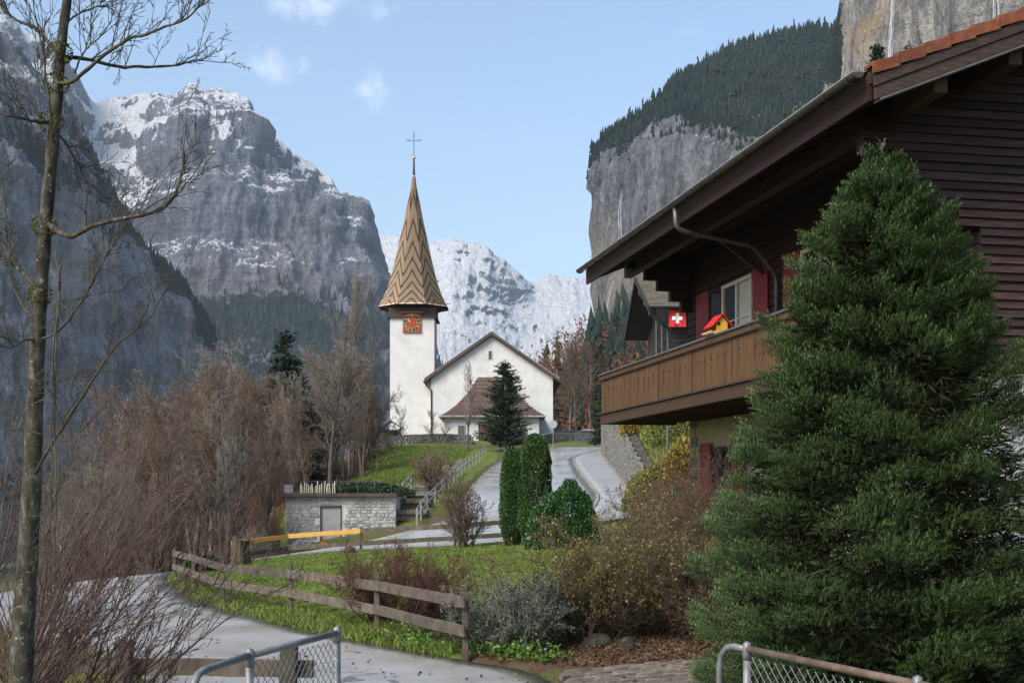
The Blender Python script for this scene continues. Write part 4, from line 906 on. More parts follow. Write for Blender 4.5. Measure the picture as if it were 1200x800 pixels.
# ------------------------------------------------------------------ the chalet on the right
TH_C = math.atan2(285, 1450)
CB = 0.5
def CW(lx, ly, z=0):      # chalet coordinates -> world
    v, u = lx+11, ly+17.7; c, s = math.cos(TH_C), math.sin(TH_C); return (c*v-s*u, s*v+c*u, z)
chalet = thing('chalet', 'dark timber chalet with long carved balcony, red shutters and orange verge tiles', 'house', CW(0, 0, 0), TH_C)
SID = pmat('weathered_siding', (.014,.0055,.004), (.031,.013,.0095), 5, .62, (.5, 6, 14), .55, .008, c3=(.075,.054,.047), rnd=.5, spec=.4)
LOGM = pmat('dark_red_log', (.014,.0045,.0045), (.027,.0085,.008), 5, .75, (6, .5, 10), .4, .008, rnd=.25)
BEAM = pmat('brown_beam', (.035,.018,.009), (.07,.035,.018), 6, .65, (6, .6, 6), .35, .008, rnd=.2)
BALC = pmat('balcony_board', (.042,.020,.007), (.082,.040,.014), 4, .6, (6, 6, .5), .4, .006, c3=(.125,.066,.025), rnd=.16)
BARGE = pmat('grey_brown_barge', (.020,.012,.009), (.042,.026,.019), 5, .6, (1, 6, 6), .3, .006, c3=(.075,.05,.038))
TILE = pmat('orange_clay_tile', (.095,.026,.012), (.155,.044,.019), 9, .7, bmp=.4, bdist=.01, c3=(.205,.07,.032), rnd=.2, dirt=(.10,.06,.03), dscale=6, dlo=.55)
ROOFT = pmat('mossy_roof_tiles', (.09,.04,.025), (.17,.07,.04), 6, .85, rnd=.3, dirt=(.06,.055,.025), dscale=5)
CREAM = pmat('cream_plaster', (.24,.225,.165), (.32,.30,.225), 2, .9, bmp=.25, bdist=.01, dirt=(.24,.22,.16), dscale=1.5)
QUOIN = pmat('grey_quoin', (.10,.105,.09), (.15,.155,.135), 5, .85)
SHUT = pmat('red_shutter_paint', (.15,.006,.014), (.22,.010,.020), 8, .55, (3, 3, .6), .25, .004)
WFRAME = pmat('white_window_paint', (.50,.48,.40), (.60,.58,.49), 8, .5, bmp=.1)
GUT = pmat('dark_copper_gutter', (.05,.038,.035), (.10,.08,.075), 6, .35, metal=.5, bmp=.1)
PIPE = pmat('grey_downpipe', (.09,.085,.085), (.15,.143,.143), 6, .4, metal=.4, bmp=.1)
LACE = pmat('net_curtain', (.35,.35,.33), (.55,.55,.52), 30, .9, (1, 1, .1))
R5 = random.Random(5)
EV, SLP = 8.15, .405
def rz(lx): return EV+SLP*(lx+2.7) if lx <= 5 else EV+SLP*(12.7-lx)
m = MB(); m.box(.05, 9.95, .05, 13.75, -.3, 4.02); m.build('plaster_wall', CREAM, chalet)
m = MB(); m.box(-.02, 9.9, -.06, .045, -.3, 4.05); m.build('front_plinth', pmat('shaded_white_render', (.30,.31,.33), (.40,.41,.43), 3, .9, bmp=.3, bdist=.01), chalet)  # white render; the shade it lies in is put into the grey
for i in range(14):
    z = .5+i*.26; w = .5 if i % 2 else .34
    m = MB(); m.box(.02, .05, 13.76-w, 13.77, z, z+.24); m.build('quoin', QUOIN if i % 2 else CREAM, chalet)
m = MB(); m.prism([(.06, 4.02), (9.94, 4.02), (9.94, rz(9.94)-.3), (5, rz(5)-.3), (.06, rz(.06)-.3)], .06, 13.7); m.build('timber_core', LOGM, chalet)
for i in range(24):      # log courses of the long side
    z = 4.06+i*.205
    if z+.2 > rz(0)-.3: break
    m = MB(); m.box(-.02+R5.uniform(-.008, .008), .058, -.02, 13.82, z, z+.19); m.build('log', LOGM, chalet, bevel=.012)
def front_left(z): return -2.02 if z > 7.42 else -1.5 if z > 7.15 else -1.12 if z > 6.88 else -.76 if z > 6.6 else -.4 if z > 6.32 else -.03
i = 0
while True:      # lapped boards of the gable
    z = 4.09+i*.141; z1 = z+.158; i += 1
    lim = (z1+.30-EV)/SLP-2.7
    x0 = max(front_left(z), lim); x1 = 10.03 if lim < -2 else min(10.03+2, 12.7-2.7-lim)
    if x1-x0 < .3 or z > 10.9: break
    a, b = -.075, -.042; dz = R5.uniform(-.004, .004); yy = R5.uniform(-.006, .006)
    cut = R5.uniform(2.5, 8)
    for (s, e) in ((x0, x0+cut), (x0+cut+.004, x1)):
        if e > x1: e = x1
        if e-s < .2: continue
        w1, w2, w3 = R5.uniform(-.004, .004), R5.uniform(-.006, .006), R5.uniform(-.006, .006)
        m = MB(); k = 6
        V = []; Fq = []
        for j in range(k+1):
            x = s+(e-s)*j/k; o_ = w1+R5.uniform(-.004, .004)
            V += [(x, a+yy-.012, z+dz+o_), (x, -.03, z+dz+o_), (x, -.03, z1+dz), (x, b+yy+.012, z1+dz)]
        for j in range(k):
            for q in range(4): Fq.append((4*j+q, 4*j+(q+1) % 4, 4*j+4+(q+1) % 4, 4*j+4+q))
        Fq += [(3, 2, 1, 0), (4*k, 4*k+1, 4*k+2, 4*k+3)]
        m.add(V, Fq); m.build('siding_board', SID, chalet)
for ly, steps in ((0.02, ((-2.0, 7.42), (-1.5, 7.15), (-1.12, 6.88), (-.76, 6.6), (-.4, 6.32))), (13.5, ((-1.75, 8.02), (-1.3, 7.75), (-.95, 7.48), (-.6, 7.21), (-.3, 6.94)))):      # stepped log brackets carrying the purlins
    for k, (x, z) in enumerate(steps):
        m = MB(); m.box(x, -.03, ly, ly+.22, z+(.0 if k else 0), z+.265); m.build('bracket_log', LOGM, chalet, bevel=.01)
    zt_ = steps[0][1]+.27; xt_ = steps[0][0]; m = MB(); m.prism([(xt_, zt_), (0.03, zt_), (.03, rz(0)-.34), (xt_, max(zt_+.01, rz(xt_)-.34))], ly, ly+.2); m.build('bracket_infill', LOGM, chalet)
# roof: two slopes with boarded soffit
for (a, b) in ((-2.62, 5.0), (12.62, 5.0)):
    m = MB(); m.prism([(a, rz(a)-.20), (b, rz(b)-.20), (b, rz(b)-.03), (a, rz(a)-.03)], -1.42, 14.62); rf = m.build('roof', BARGE if a < 0 else ROOFT, chalet)
    if a > 0:
        continue
    for j in range(44):      # eave tiles, seen as a scalloped line
        y = -1.35+j*.362
        m = MB(); V = []
        for t in (0, 1):
            for k in range(5):
                c = k/4; V.append((a-.10+t*.42, y+.355*c, rz(a)-.015+SLP*(-.10+t*.42)+.03*math.sin(c*math.pi)+.022*(1-t)))
        for t in (0, 1):
            for k in range(5):
                c = k/4; V.append((a-.10+t*.42, y+.355*c, rz(a)-.035+SLP*(-.10+t*.42)+.03*math.sin(c*math.pi)+.022*(1-t)))
        Fq = []
        for k in range(4): Fq += [(k, k+1, k+6, k+5), (10+k, 15+k, 16+k, 11+k), (k, 10+k, 11+k, k+1)]
        m.add(V, Fq); m.build('roof_tile', ROOFT, rf)
    m = MB(); V = []; Fq = []; ncx, ncy = 20, 180      # the rest of the tiling, wavy and stepped
    for r_ in range(ncx):
        for e in (0, 1):
            x = a+.35+(5-a-.35)*(r_+e)/ncx; zz = rz(x)+(.03 if e == 0 else .004)
            for c_ in range(ncy+1): V.append((x, -1.38+16*c_/ncy, zz+.02*math.sin(c_*math.pi/2)))
    for r_ in range(2*ncx-1):
        for c_ in range(ncy): i0 = r_*(ncy+1)+c_; Fq.append((i0, i0+1, i0+ncy+2, i0+ncy+1))
    m.add(V, Fq); tag(m.build('roof_tiling', ROOFT, rf), kind='stuff')
    n_ = 19; ang = math.atan(SLP)
    for j in range(n_):      # verge tiles on the front rake
        t0 = a+j*.392; x0, x1 = t0, t0+.41
        m = MB(); m.prism([(x0-.02, rz(x0)-.12+.02), (x1, rz(x1)-.13), (x1, rz(x1)+.035), (x0-.02, rz(x0)+.075)], -1.56, -1.535)
        m.prism([(x0-.02, rz(x0)+.02), (x1, rz(x1)-.01), (x1, rz(x1)+.04), (x0-.02, rz(x0)+.08)], -1.5345, -1.28); m.build('verge_tile', TILE, rf, bevel=.008)
for k, (dz0, dz1, y) in enumerate(((-.27, -.12, -1.53), (-.46, -.275, -1.505))):      # barge boards
    m = MB(); a, b = -2.60+.02*k, 5.0; m.prism([(a, rz(a)+dz0), (b, rz(b)+dz0), (b, rz(b)+dz1), (a, rz(a)+dz1)], y, y+.045); m.build('barge_board', BARGE, chalet, bevel=.006)
m = MB(); a, b = -2.5, 5.0; m.prism([(a, rz(a)-.50), (b, rz(b)-.50), (b, rz(b)-.465), (a, rz(a)-.465)], -1.52, -1.30); m.build('soffit_strip', PIPE, chalet)
m = MB(); m.box(-2.62, -2.565, -1.40, 14.6, rz(-2.6)-.44, rz(-2.6)-.205); m.build('fascia_board', LOGM, chalet)
for i in range(21):      # rafters along the eaves
    y = -1.3+i*.785
    m = MB(); m.prism([(-2.55, rz(-2.55)-.385), (4.9, rz(4.9)-.385), (4.9, rz(4.9)-.205), (-2.55, rz(-2.55)-.205)], y, y+.13); m.build('rafter', DKWOOD, chalet)
for (lx, w) in ((-1.45, .22), (-.25, .22), (2.3, .24), (5.0, .26)):
    m = MB(); zt = rz(lx)-.40; m.box(lx-w/2, lx+w/2, -1.32, 14.6, zt-.30, zt); m.build('purlin', BEAM, chalet, bevel=.015)
# gutter
m = MB(); V = []; Fq = []; nn = 8
for (y) in (-1.45, 14.66):
    for k in range(nn+1):
        a = math.pi+math.pi*k/nn; V.append((-2.80+.085*math.cos(a), y, EV-.02+.085*math.sin(a)))
    for k in range(nn+1):
        a = math.pi+math.pi*k/nn; V.append((-2.80+.078*math.cos(a), y, EV-.02+.078*math.sin(a)))
s_ = 2*(nn+1)
for k in range(nn): Fq += [(k, k+1, s_+k+1, s_+k), (nn+1+k, s_+nn+1+k, s_+nn+2+k, nn+2+k)]
for e in (0, s_): Fq += [tuple(e+k for k in range(nn+1))]
Fq += [(0, s_, s_+nn+1, nn+1), (nn, nn*2+1, s_+nn*2+1, s_+nn)]
m.add(V, Fq); gt = m.build('gutter', GUT, chalet)
m = MB(); m.tube([(-2.885, -1.45, EV-.02), (-2.885, 14.66, EV-.02)], .014, 6); m.build('gutter_rim', ZINC, gt)
for i in range(21):
    y = -1.2+i*.785; m = MB(); pts = [(-2.80+.094*math.cos(a), y, EV-.02+.094*math.sin(a)) for a in np.linspace(math.pi, 2*math.pi, 7)]
    m.tube(pts, .013, 5); m.build('gutter_bracket', GUT, gt)
m = MB(); m.tube([(-2.78, 6.7, EV-.08), (-2.76, 6.7, 7.72), (-2.70, 6.72, 7.62), (-2.55, 6.76, 7.57), (-.95, 7.3, 7.46), (-.75, 7.36, 7.40), (-.2, 7.68, 6.98), (-.11, 7.72, 6.80), (-.11, 7.72, .9)], .05, 10); dp = m.build('downpipe', PIPE, chalet, True)
for p in ((-1.0, 7.28, 7.465), (-.45, 7.53, 7.17), (-.11, 7.72, 6.55), (-.11, 7.72, 5.9)):
    m = MB(); m.lathe([(.056, -.03), (.062, 0), (.056, .03)], p, 10); m.build('pipe_joint', PIPE, dp)
m = MB(); m.bar((-.08, 8.5, 7.1), (-1.45, 8.5, 8.05), .10, .12); m.build('brace', BEAM, chalet)
# window and shutters
def window(y0, y1, z0, z1, n=2, parent=chalet, lx=-.03, curtain=True, WFRAME=WFRAME):
    m = MB(); m.box(lx+.0, lx+.02, y0+.05, y1-.05, z0+.05, z1-.05); w = m.build('window', GLASSD, parent)
    m = MB()
    for (a, b, c, d) in ((y0, y1, z1-.09, z1), (y0, y1, z0, z0+.09)): m.box(lx-.06, lx+.03, a, b, c, d)
    for k in range(n+1):
        y = y0+(y1-y0-.09)*k/n; m.box(lx-.055, lx+.03, y, y+.09, z0+.09, z1-.09)
    m.build('frame', WFRAME, w)
    m = MB()
    for k in range(n):
        a, b = y0+(y1-y0-.09)*k/n+.09, y0+(y1-y0-.09)*(k+1)/n
        m.box(lx-.045, lx-.002, a, b, z0+(z1-z0)*.55-.015, z0+(z1-z0)*.55+.015)
    m.build('glazing_bar', WFRAME, w)
    if curtain:
        a, b = y0+.12, y0+(y1-y0)*.45; m = MB(); V = []; Fq = []
        for k in range(15): V += [(lx-.004-.006*(k % 2), a+(b-a)*k/14, z0+.1), (lx-.004-.006*(k % 2), a+(b-a)*k/14, z1-.1)]
        for k in range(14): Fq.append((2*k, 2*k+1, 2*k+3, 2*k+2))
        m.add(V, Fq); m.build('curtain', LACE, w)
    return w
def shutter(y0, y1, z0, z1, parent=chalet, lx=-.075, mat=SHUT, hole=True):
    s = empty('shutter', (0, 0, 0), 0, parent); n = 4
    for k in range(n):
        a, b = y0+(y1-y0)*k/n, y0+(y1-y0)*(k+1)/n-.006; m = MB(); m.box(lx, lx+.035, a, b, z0, z1); m.build('shutter_board', mat, s)
    for z in (z0+.18, z1-.24):
        m = MB(); m.box(lx-.018, lx-.0005, y0+.03, y1-.03, z, z+.09); m.build('batten', mat, s)
    if hole:
        c = (y0+y1)/2; zc = z0+(z1-z0)*.68; m = MB()
        m.prism([(c-.02, zc-.16), (c+.02, zc-.16), (c+.03, zc+.02), (c+.09, zc+.05), (c+.03, zc+.08), (c, zc+.17), (c-.03, zc+.08), (c-.09, zc+.05), (c-.03, zc+.02)], lx-.004, lx-.001, 'x'); m.build('cutout', BLKP, s)
window(9.25, 11.15, 5.15, 7.22); window(4.75, 6.55, 5.15, 7.22)
shutter(8.32, 9.18, 5.12, 7.28); shutter(6.62, 7.48, 5.12, 7.28); shutter(12.1, 13.0, 5.12, 7.28); shutter(3.8, 4.66, 5.12, 7.28)
m = MB(); m.box(-.05, -.03, 11.22, 12.04, 4.3, 7.2); d_ = m.build('dark_glass_panel', GLASSD, chalet)  # dark glass panel filling the gap between window and shutter
m = MB(); m.box(-.07, -.02, 11.2, 11.27, 4.3, 7.25); m.box(-.07, -.02, 12.0, 12.07, 4.3, 7.25); m.box(-.07, -.02, 11.27, 12.0, 7.15, 7.25); m.build('frame', LOGM, d_)
window(10.6, 12.0, 1.9, 3.3, lx=.02, curtain=False, WFRAME=LOGM); shutter(12.06, 12.8, 1.75, 3.42, lx=-.06); shutter(9.8, 10.54, 1.75, 3.42, lx=-.06)
# balcony
bal = empty('balcony', (0, 0, 0), 0, chalet)
BX, BY0, BY1, BZ = -2.15, .4, 14.8, 4.26
m = MB(); m.box(BX+.06, -.03, BY0, BY1-.05, BZ-.05, BZ); m.build('floor', DKWOOD, bal)
for i in range(19):
    y = BY0+.3+i*.78; m = MB(); m.box(BX+.1, -.03, y, y+.12, BZ-.23, BZ-.055); m.build('joist', BEAM, bal)
m = MB(); m.box(BX-.02, BX+.09, BY0-.02, BY1, BZ-.27, BZ-.005); m.build('edge_beam', BEAM, bal, bevel=.012)
m = MB(); m.box(BX+.09, -.03, BY1-.11, BY1-.004, BZ-.26, BZ-.055); m.build('end_beam', BEAM, bal, bevel=.012)
m = MB(); m.box(BX-.07, BX+.08, BY0-.02, BY1+.04, BZ+.003, BZ+.045); m.build('bottom_ledge', BARGE, bal)
m = MB(); m.box(BX-.10, BX+.10, BY0-.04, BY1+.06, 5.30, 5.35); tr = m.build('top_rail', PIPE, bal, bevel=.01)
m = MB(); m.box(BX-.06, BX+.06, BY0, BY1, 5.19, 5.298); m.build('rail_beam', BALC, tr)
m = MB()
for i in range(int((BY1-BY0)/.09)): y = BY0+.02+i*.09; m.prism([(y, 5.195), (y+.045, 5.15), (y+.09, 5.195)], BX-.075, BX-.062, 'x')
tag(m.build('scalloped_trim', BARGE, tr), kind='stuff')
def board(y0, y1, left, right, end=False):
    """balustrade board; half of a carved slot is cut from each edge that has one"""
    z0, z1 = BZ+.05, 5.187; zc = (z0+z1)/2+.02; h = .16
    prof = [(0, -h-.05), (.012, -h), (.028, -h+.10), (.016, .0), (.02, .06), (.045, .10), (.02, .14), (.012, .2), (0, .23)]
    P = [(y0, z0), (y1-.004, z0)]
    if right: P += [(y1-.004-d, zc+z) for d, z in prof]
    P += [(y1-.004, z1), (y0, z1)]
    if left: P += [(y0+d, zc+z) for d, z in prof[::-1]]
    return P
nb = 74; wb = (BY1-BY0-.1)/nb
for i in range(nb):
    y0 = BY0+.05+i*wb; sl = lambda k: (k % 12) in (2, 4, 6, 8, 10, 11)[:5]
    P = board(y0, y0+wb, i and sl(i), sl(i+1)); x = BX-.012+R5.uniform(-.004, .004)
    m = MB(); m.prism(P, x, x+.026, 'x'); m.build('balustrade_board', BALC, bal)
for i in range(0, nb+1, 12):
    y = min(BY0+.05+i*wb, BY1-.08); m = MB(); m.box(BX+.02, BX+.10, y-.05, y+.05, BZ, 5.19); m.build('balustrade_post', BEAM, bal)
    m = MB(); m.box(BX-.030, BX-.018, y-.022, y+.022, BZ+.05, 5.187); m.build('cover_strip', BALC, bal)
for i in range(11):
    x0 = BX+.03+i*.185; m = MB(); m.prism([(x0, BZ+.05), (x0+.18, BZ+.05), (x0+.18, 5.187), (x0, 5.187)], BY1-.02+R5.uniform(-.003, .003), BY1+.006); m.build('balustrade_board', BALC, bal)
m = MB(); m.box(BX+.105, -.04, BY1-.06, BY1+.06, 5.30, 5.348); m.build('top_rail', PIPE, bal)
# ---- bird house on the rail
bh = thing('bird_house', 'small yellow bird house with bright red slatted roof on the balcony rail', 'bird house', CW(-2.08, 6.05, 5.352), TH_C)
YEL = pmat('yellow_paint', (.50,.30,.03), (.62,.40,.06), 8, .5); RRED = pmat('bright_red_paint', (.50,.012,.012), (.62,.02,.018), 8, .45, rnd=.08); PALE = pmat('pale_wood', (.42,.30,.15), (.55,.42,.25), 10, .7, (1, 6, 1))
m = MB(); m.box(-.20, .16, -.24, .24, .0, .025); m.build('platform', PALE, bh)
m = MB(); m.bar((-.24, -.26, .035), (-.24, .26, .035), .03, .03); m.build('perch', PALE, bh)
for y in (-.2, .19):
    m = MB(); m.prism([(-.12, .025), (.12, .025), (.12, .22), (0, .36), (-.12, .22)], y, y+.015); m.build('end_wall', YEL, bh)
m = MB(); m.box(.10, .12, -.185, .19, .025, .22); m.build('back_wall', YEL, bh)
m = MB(); m.box(-.12, -.105, -.185, .19, .025, .07); m.build('front_lip', YEL, bh)
m = MB(); m.tube([(-.06, -.202, .20), (-.06, -.19, .20)], .035, 12); m.build('entrance_hole', BLKP, bh)
for s in (-1, 1):
    for k in range(4):
        x0 = s*(.0+.05*k); z0 = .385-.058*k; m = MB(); m.prism([(x0, z0), (x0+s*.065, z0-.07), (x0+s*.065, z0-.055), (x0, z0+.016)], -.26, .26); m.build('roof_slat', RRED, bh)

# ------------------------------------------------------------------ the dark house behind
h2 = thing('old_timber_house', 'blackened timber house with grey shingled roof behind the chalet balcony', 'house', (9.9, 76.5, gz(9.9, 76.5)-.3)); hz = h2.location.z
BLK = pmat('blackened_timber', (.010,.009,.009), (.024,.021,.02), 4, .8, (1, 1, 8), .5, .02, c3=(.05,.046,.045), rnd=.35)
SHG = pmat('lichen_shingles', (.055,.048,.036), (.10,.088,.066), 2.2, .9, bmp=.6, bdist=.05, c3=(.155,.138,.105), rnd=.15, dirt=(.10,.11,.04), dscale=.8)
ez2, rz2 = 13.5-hz, 16.6-hz
m = MB(); m.prism([(0.05, 0), (12.95, 0), (12.95, ez2-.1), (6.5, rz2-.5), (.05, ez2-.1)], .05, 11, 'x'); m.build('wall_core', BLK, h2)
for i in range(44):
    z = 1.0+i*.28
    if z+.26 > ez2: break
    m = MB(); m.box(.0, 10.9, -.05+R5.uniform(-.015, .015), .05, z, z+.25); m.build('wall_board', BLK, h2)
    m = MB(); m.box(-.06+R5.uniform(-.015, .015), .04, .0, 13.0, z+.14, z+.39); m.build('wall_board', BLK, h2)
for (ya, yb) in ((-1.6, 6.5), (14.6, 6.5)):
    V = []; zt = lambda y: rz2-(rz2-ez2)*abs(y-6.5)/8.1
    nrow = 14
    m = MB(); m.prism([(ya, zt(ya)-.25), (yb, rz2-.25), (yb, rz2-.1), (ya, zt(ya)-.1)], -1.55, 12, 'x'); rf = m.build('roof', BLK, h2)
    for r_ in range(nrow):
        y0, y1 = ya+(yb-ya)*r_/nrow, ya+(yb-ya)*(r_+1.12)/nrow
        m = MB(); k = 34; xx = -1.6
        for j in range(k):
            w = 13.4/k*R5.uniform(.92, 1.0); j0 = R5.uniform(-.03, .03); sg = 1 if yb > ya else -1
            m.prism([(y0+j0*sg, zt(y0)-.06+.0), (y1, zt(y1)-.09), (y1, zt(y1)-.04), (y0+j0*sg, zt(y0)+.05)], -1.6+j*13.4/k, -1.6+j*13.4/k+w, 'x')
        tag(m.build('shingle_course', SHG, rf), kind='stuff')
    m = MB(); m.prism([(ya, zt(ya)-.42), (yb, rz2-.42), (yb, rz2-.02), (ya, zt(ya)-.02)], -1.68, -1.605, 'x'); m.build('verge_board', BLK, h2)
m = MB(); m.tube([(-1.6, -1.68, ez2-.12), (12, -1.68, ez2-.12)], .09, 8); m.build('gutter', PIPE, h2)
for (x, y) in ((-.2, .35), (-.2, 3.2), (-.2, 6.4)):
    m = MB(); m.tube([(-1.5, y-1.4, ez2+.1+.38*max(0, y-.35)), (-1.5, y-1.2, ez2-.5+.36*max(0, y-.35)), (-.22, y, ez2-1.3+.3*max(0, y-.35)), (-.2, y, 0)], .075, 8); m.build('downpipe', PIPE, h2)
for y in (2.0, 4.6, 9.6):
    m = MB(); m.box(-.1, -.05, y, y+1.0, ez2-3.2, ez2-1.9); w = m.build('window', GLASSD, h2); m = MB()
    m.bar((-.12, y, ez2-3.2), (-.12, y, ez2-1.9), .08, .08); m.bar((-.12, y+1, ez2-3.2), (-.12, y+1, ez2-1.9), .08, .08); m.bar((-.12, y, ez2-1.86), (-.12, y+1, ez2-1.86), .08, .08); m.build('frame', BLK, w)
# ---- flag
FRED = pmat('flag_red_cloth', (.42,.012,.02), (.52,.02,.03), 3, .7, bmp=.15); FWH = pmat('flag_white_cloth', (.78,.78,.76), (.84,.84,.82), 3, .7, bmp=.1)
fl = thing('swiss_flag', 'square red flag with white cross hanging under the dark house eaves', 'flag', (10.06, 75.3, 12.2))
def sheet(x0, x1, z0, z1, dy, t=.012, nx=14):
    m = MB(); V = []; Fq = []
    for s in (0, t):
        for i in range(nx+1):
            x = x0+(x1-x0)*i/nx; w = .035*math.sin(x*7)+.02*math.sin(x*15+1)
            V += [(x, w+dy-s, z0), (x, w+dy-s, z1)]
    n = 2*(nx+1)
    for i in range(nx): Fq += [(2*i, 2*i+2, 2*i+3, 2*i+1), (n+2*i, n+2*i+1, n+2*i+3, n+2*i+2), (2*i, n+2*i, n+2*i+2, 2*i+2), (2*i+1, 2*i+3, n+2*i+3, n+2*i+1)]
    Fq += [(0, 1, n+1, n), (n-2, 2*n-2, 2*n-1, n-1)]
    m.add(V, Fq); return m
sheet(-.52, .52, -.02, 1.02, 0).build('flag_cloth', FRED, fl)
a = .104
cr = sheet(-.32, .32, .5-a, .5+a, -.016, .03, 12)
for (z0, z1) in ((.5+a+.001, .82), (.18, .5-a-.001)): q = sheet(-a, a, z0, z1, -.016, .03, 5); cr.add(q.v, q.f)
cr.build('flag_cross', FWH, fl)
m = MB(); m.tube([(-.6, 0, 1.05), (.62, 0, 1.05)], .02, 6); m.tube([(-.5, 0, 1.05), (-.5, .3, 1.7)], .008, 4); m.tube([(.5, 0, 1.05), (.5, .3, 1.7)], .008, 4); m.build('flag_rod', IRON, fl)
# ------------------------------------------------------------------ fences, steps, stone shed and other small built things
R6 = random.Random(6)
FWOOD = pmat('weathered_fence_wood', (.045,.034,.026), (.085,.068,.053), 5, .8, (1, 1, 1), .5, .006, c3=(.14,.115,.093), rnd=.22, dirt=(.07,.075,.04), dscale=4, dlo=.55)
FDARK = pmat('dark_wet_fence_wood', (.035,.026,.02), (.075,.058,.044), 6, .7, (1, 1, 1), .5, .006, c3=(.13,.105,.08), rnd=.25, dirt=(.05,.06,.025), dscale=5)
YWOOD = pmat('ochre_rail_wood', (.42,.22,.045), (.55,.31,.075), 6, .6, (1, 1, 1), .3, .004, rnd=.1)
def rough_bar(a, b, w, h, mat, parent, name, n=7, j=.006, bevel=.006, up=(0, 0, 1)):
    """sawn timber, slightly bowed and uneven"""
    a, b = Vector(a), Vector(b); d = (b-a).normalized(); up = Vector(up)
    x = d.cross(up); x = x.normalized() if x.length > .05 else Vector((1, 0, 0)); z = x.cross(d).normalized(); m = MB(); V = []; F = []
    bow = R6.uniform(-.012, .012)
    for i in range(n+1):
        t = i/n; c = a.lerp(b, t)+x*bow*math.sin(t*math.pi)+z*R6.uniform(-j, j)
        k = 1+R6.uniform(-.05, .05)
        for (s, u) in ((-1, -1), (1, -1), (1, 1), (-1, 1)): V.append(c+x*s*w/2*k+z*u*h/2*(1+R6.uniform(-.04, .04)))
    for i in range(n):
        for q in range(4): F.append((4*i+q, 4*i+(q+1) % 4, 4*i+4+(q+1) % 4, 4*i+4+q))
    F += [(3, 2, 1, 0), (4*n, 4*n+1, 4*n+2, 4*n+3)]
    return m.add(V, F).build(name, mat, parent, bevel=bevel)
def rail_fence(label, posts, hs, rails, mat, pw=.1, rw=.035, rh=.14, off=(0, -.07), ext=.12, railmats=None, extra=()):
    """posts: ground points; hs: post heights; rails: heights of rail centres above ground; each rail runs post to post"""
    root = thing('rail_fence', label, 'fence', tuple(posts[0])); L = Vector(root.location)
    P = [Vector(p)-L for p in posts]
    for p, h in zip(P, hs): rough_bar(p+Vector((0, 0, -.4)), p+Vector((R6.uniform(-.02, .02), R6.uniform(-.02, .02), h)), pw, pw, mat, root, 'post', 4, .002, .008, (0, 1, 0))
    for k, z in enumerate(rails):
        for i in range(len(P)-1):
            d = (P[i+1]-P[i]); dn = d.normalized(); o = Vector((off[0], off[1], z))
            a = P[i]+o-(dn*ext if i == 0 else -dn*.005); b = P[i+1]+o+(dn*ext if i == len(P)-2 else -dn*.005)
            mm = (railmats or {}).get((k, i), mat)
            rough_bar(a+Vector((0, 0, R6.uniform(-.01, .01))), b+Vector((0, 0, R6.uniform(-.01, .01))), rw, rh, mm, root, 'rail')
    return root
def gp(px, py): return hit(px, py)
pts = [hit(545, 771), hit(442, 741), hit(340, 716), hit(262, 704), hit(227, 689), hit(205, 679)]
rail_fence('weathered two-rail wooden fence along the near road edge by the lawn', pts, [.86, .93, .90, .88, .78, .86], [.73, .36], FWOOD, .085, .04, .155, (-.035, -.065), .08)
pts2 = [on(-10.05, 44.6), on(-9.75, 46.4), on(-8.6, 47.6), on(-5.75, 47.1), on(-2.1, 45.9), on(-.2, 45.2), on(.8, 46.0)]
rail_fence('far rail fence with one fresh ochre board along the upper road', pts2, [.8, .85, .95, .9, .9, .9, .9], [.76, .30], FDARK, .1, .05, .17, (0, -.08), .1, {(0, 0): YWOOD, (0, 1): YWOOD, (0, 2): YWOOD})
n0 = np.array((at(146, 752, 10.0))); gzn = gz(n0[0], n0[1])
pl = at(20, 760, 10.6); pr_ = at(337, 786, 9.7)
rail_fence('dark mossy plank fence at the bottom left behind the wire railing', [on(pl[0], pl[1]), on(n0[0], n0[1]), on(pr_[0], pr_[1])], [.76, .80, .78], [.575, .2], FDARK, .125, .045, .135, (0, .085), .2)
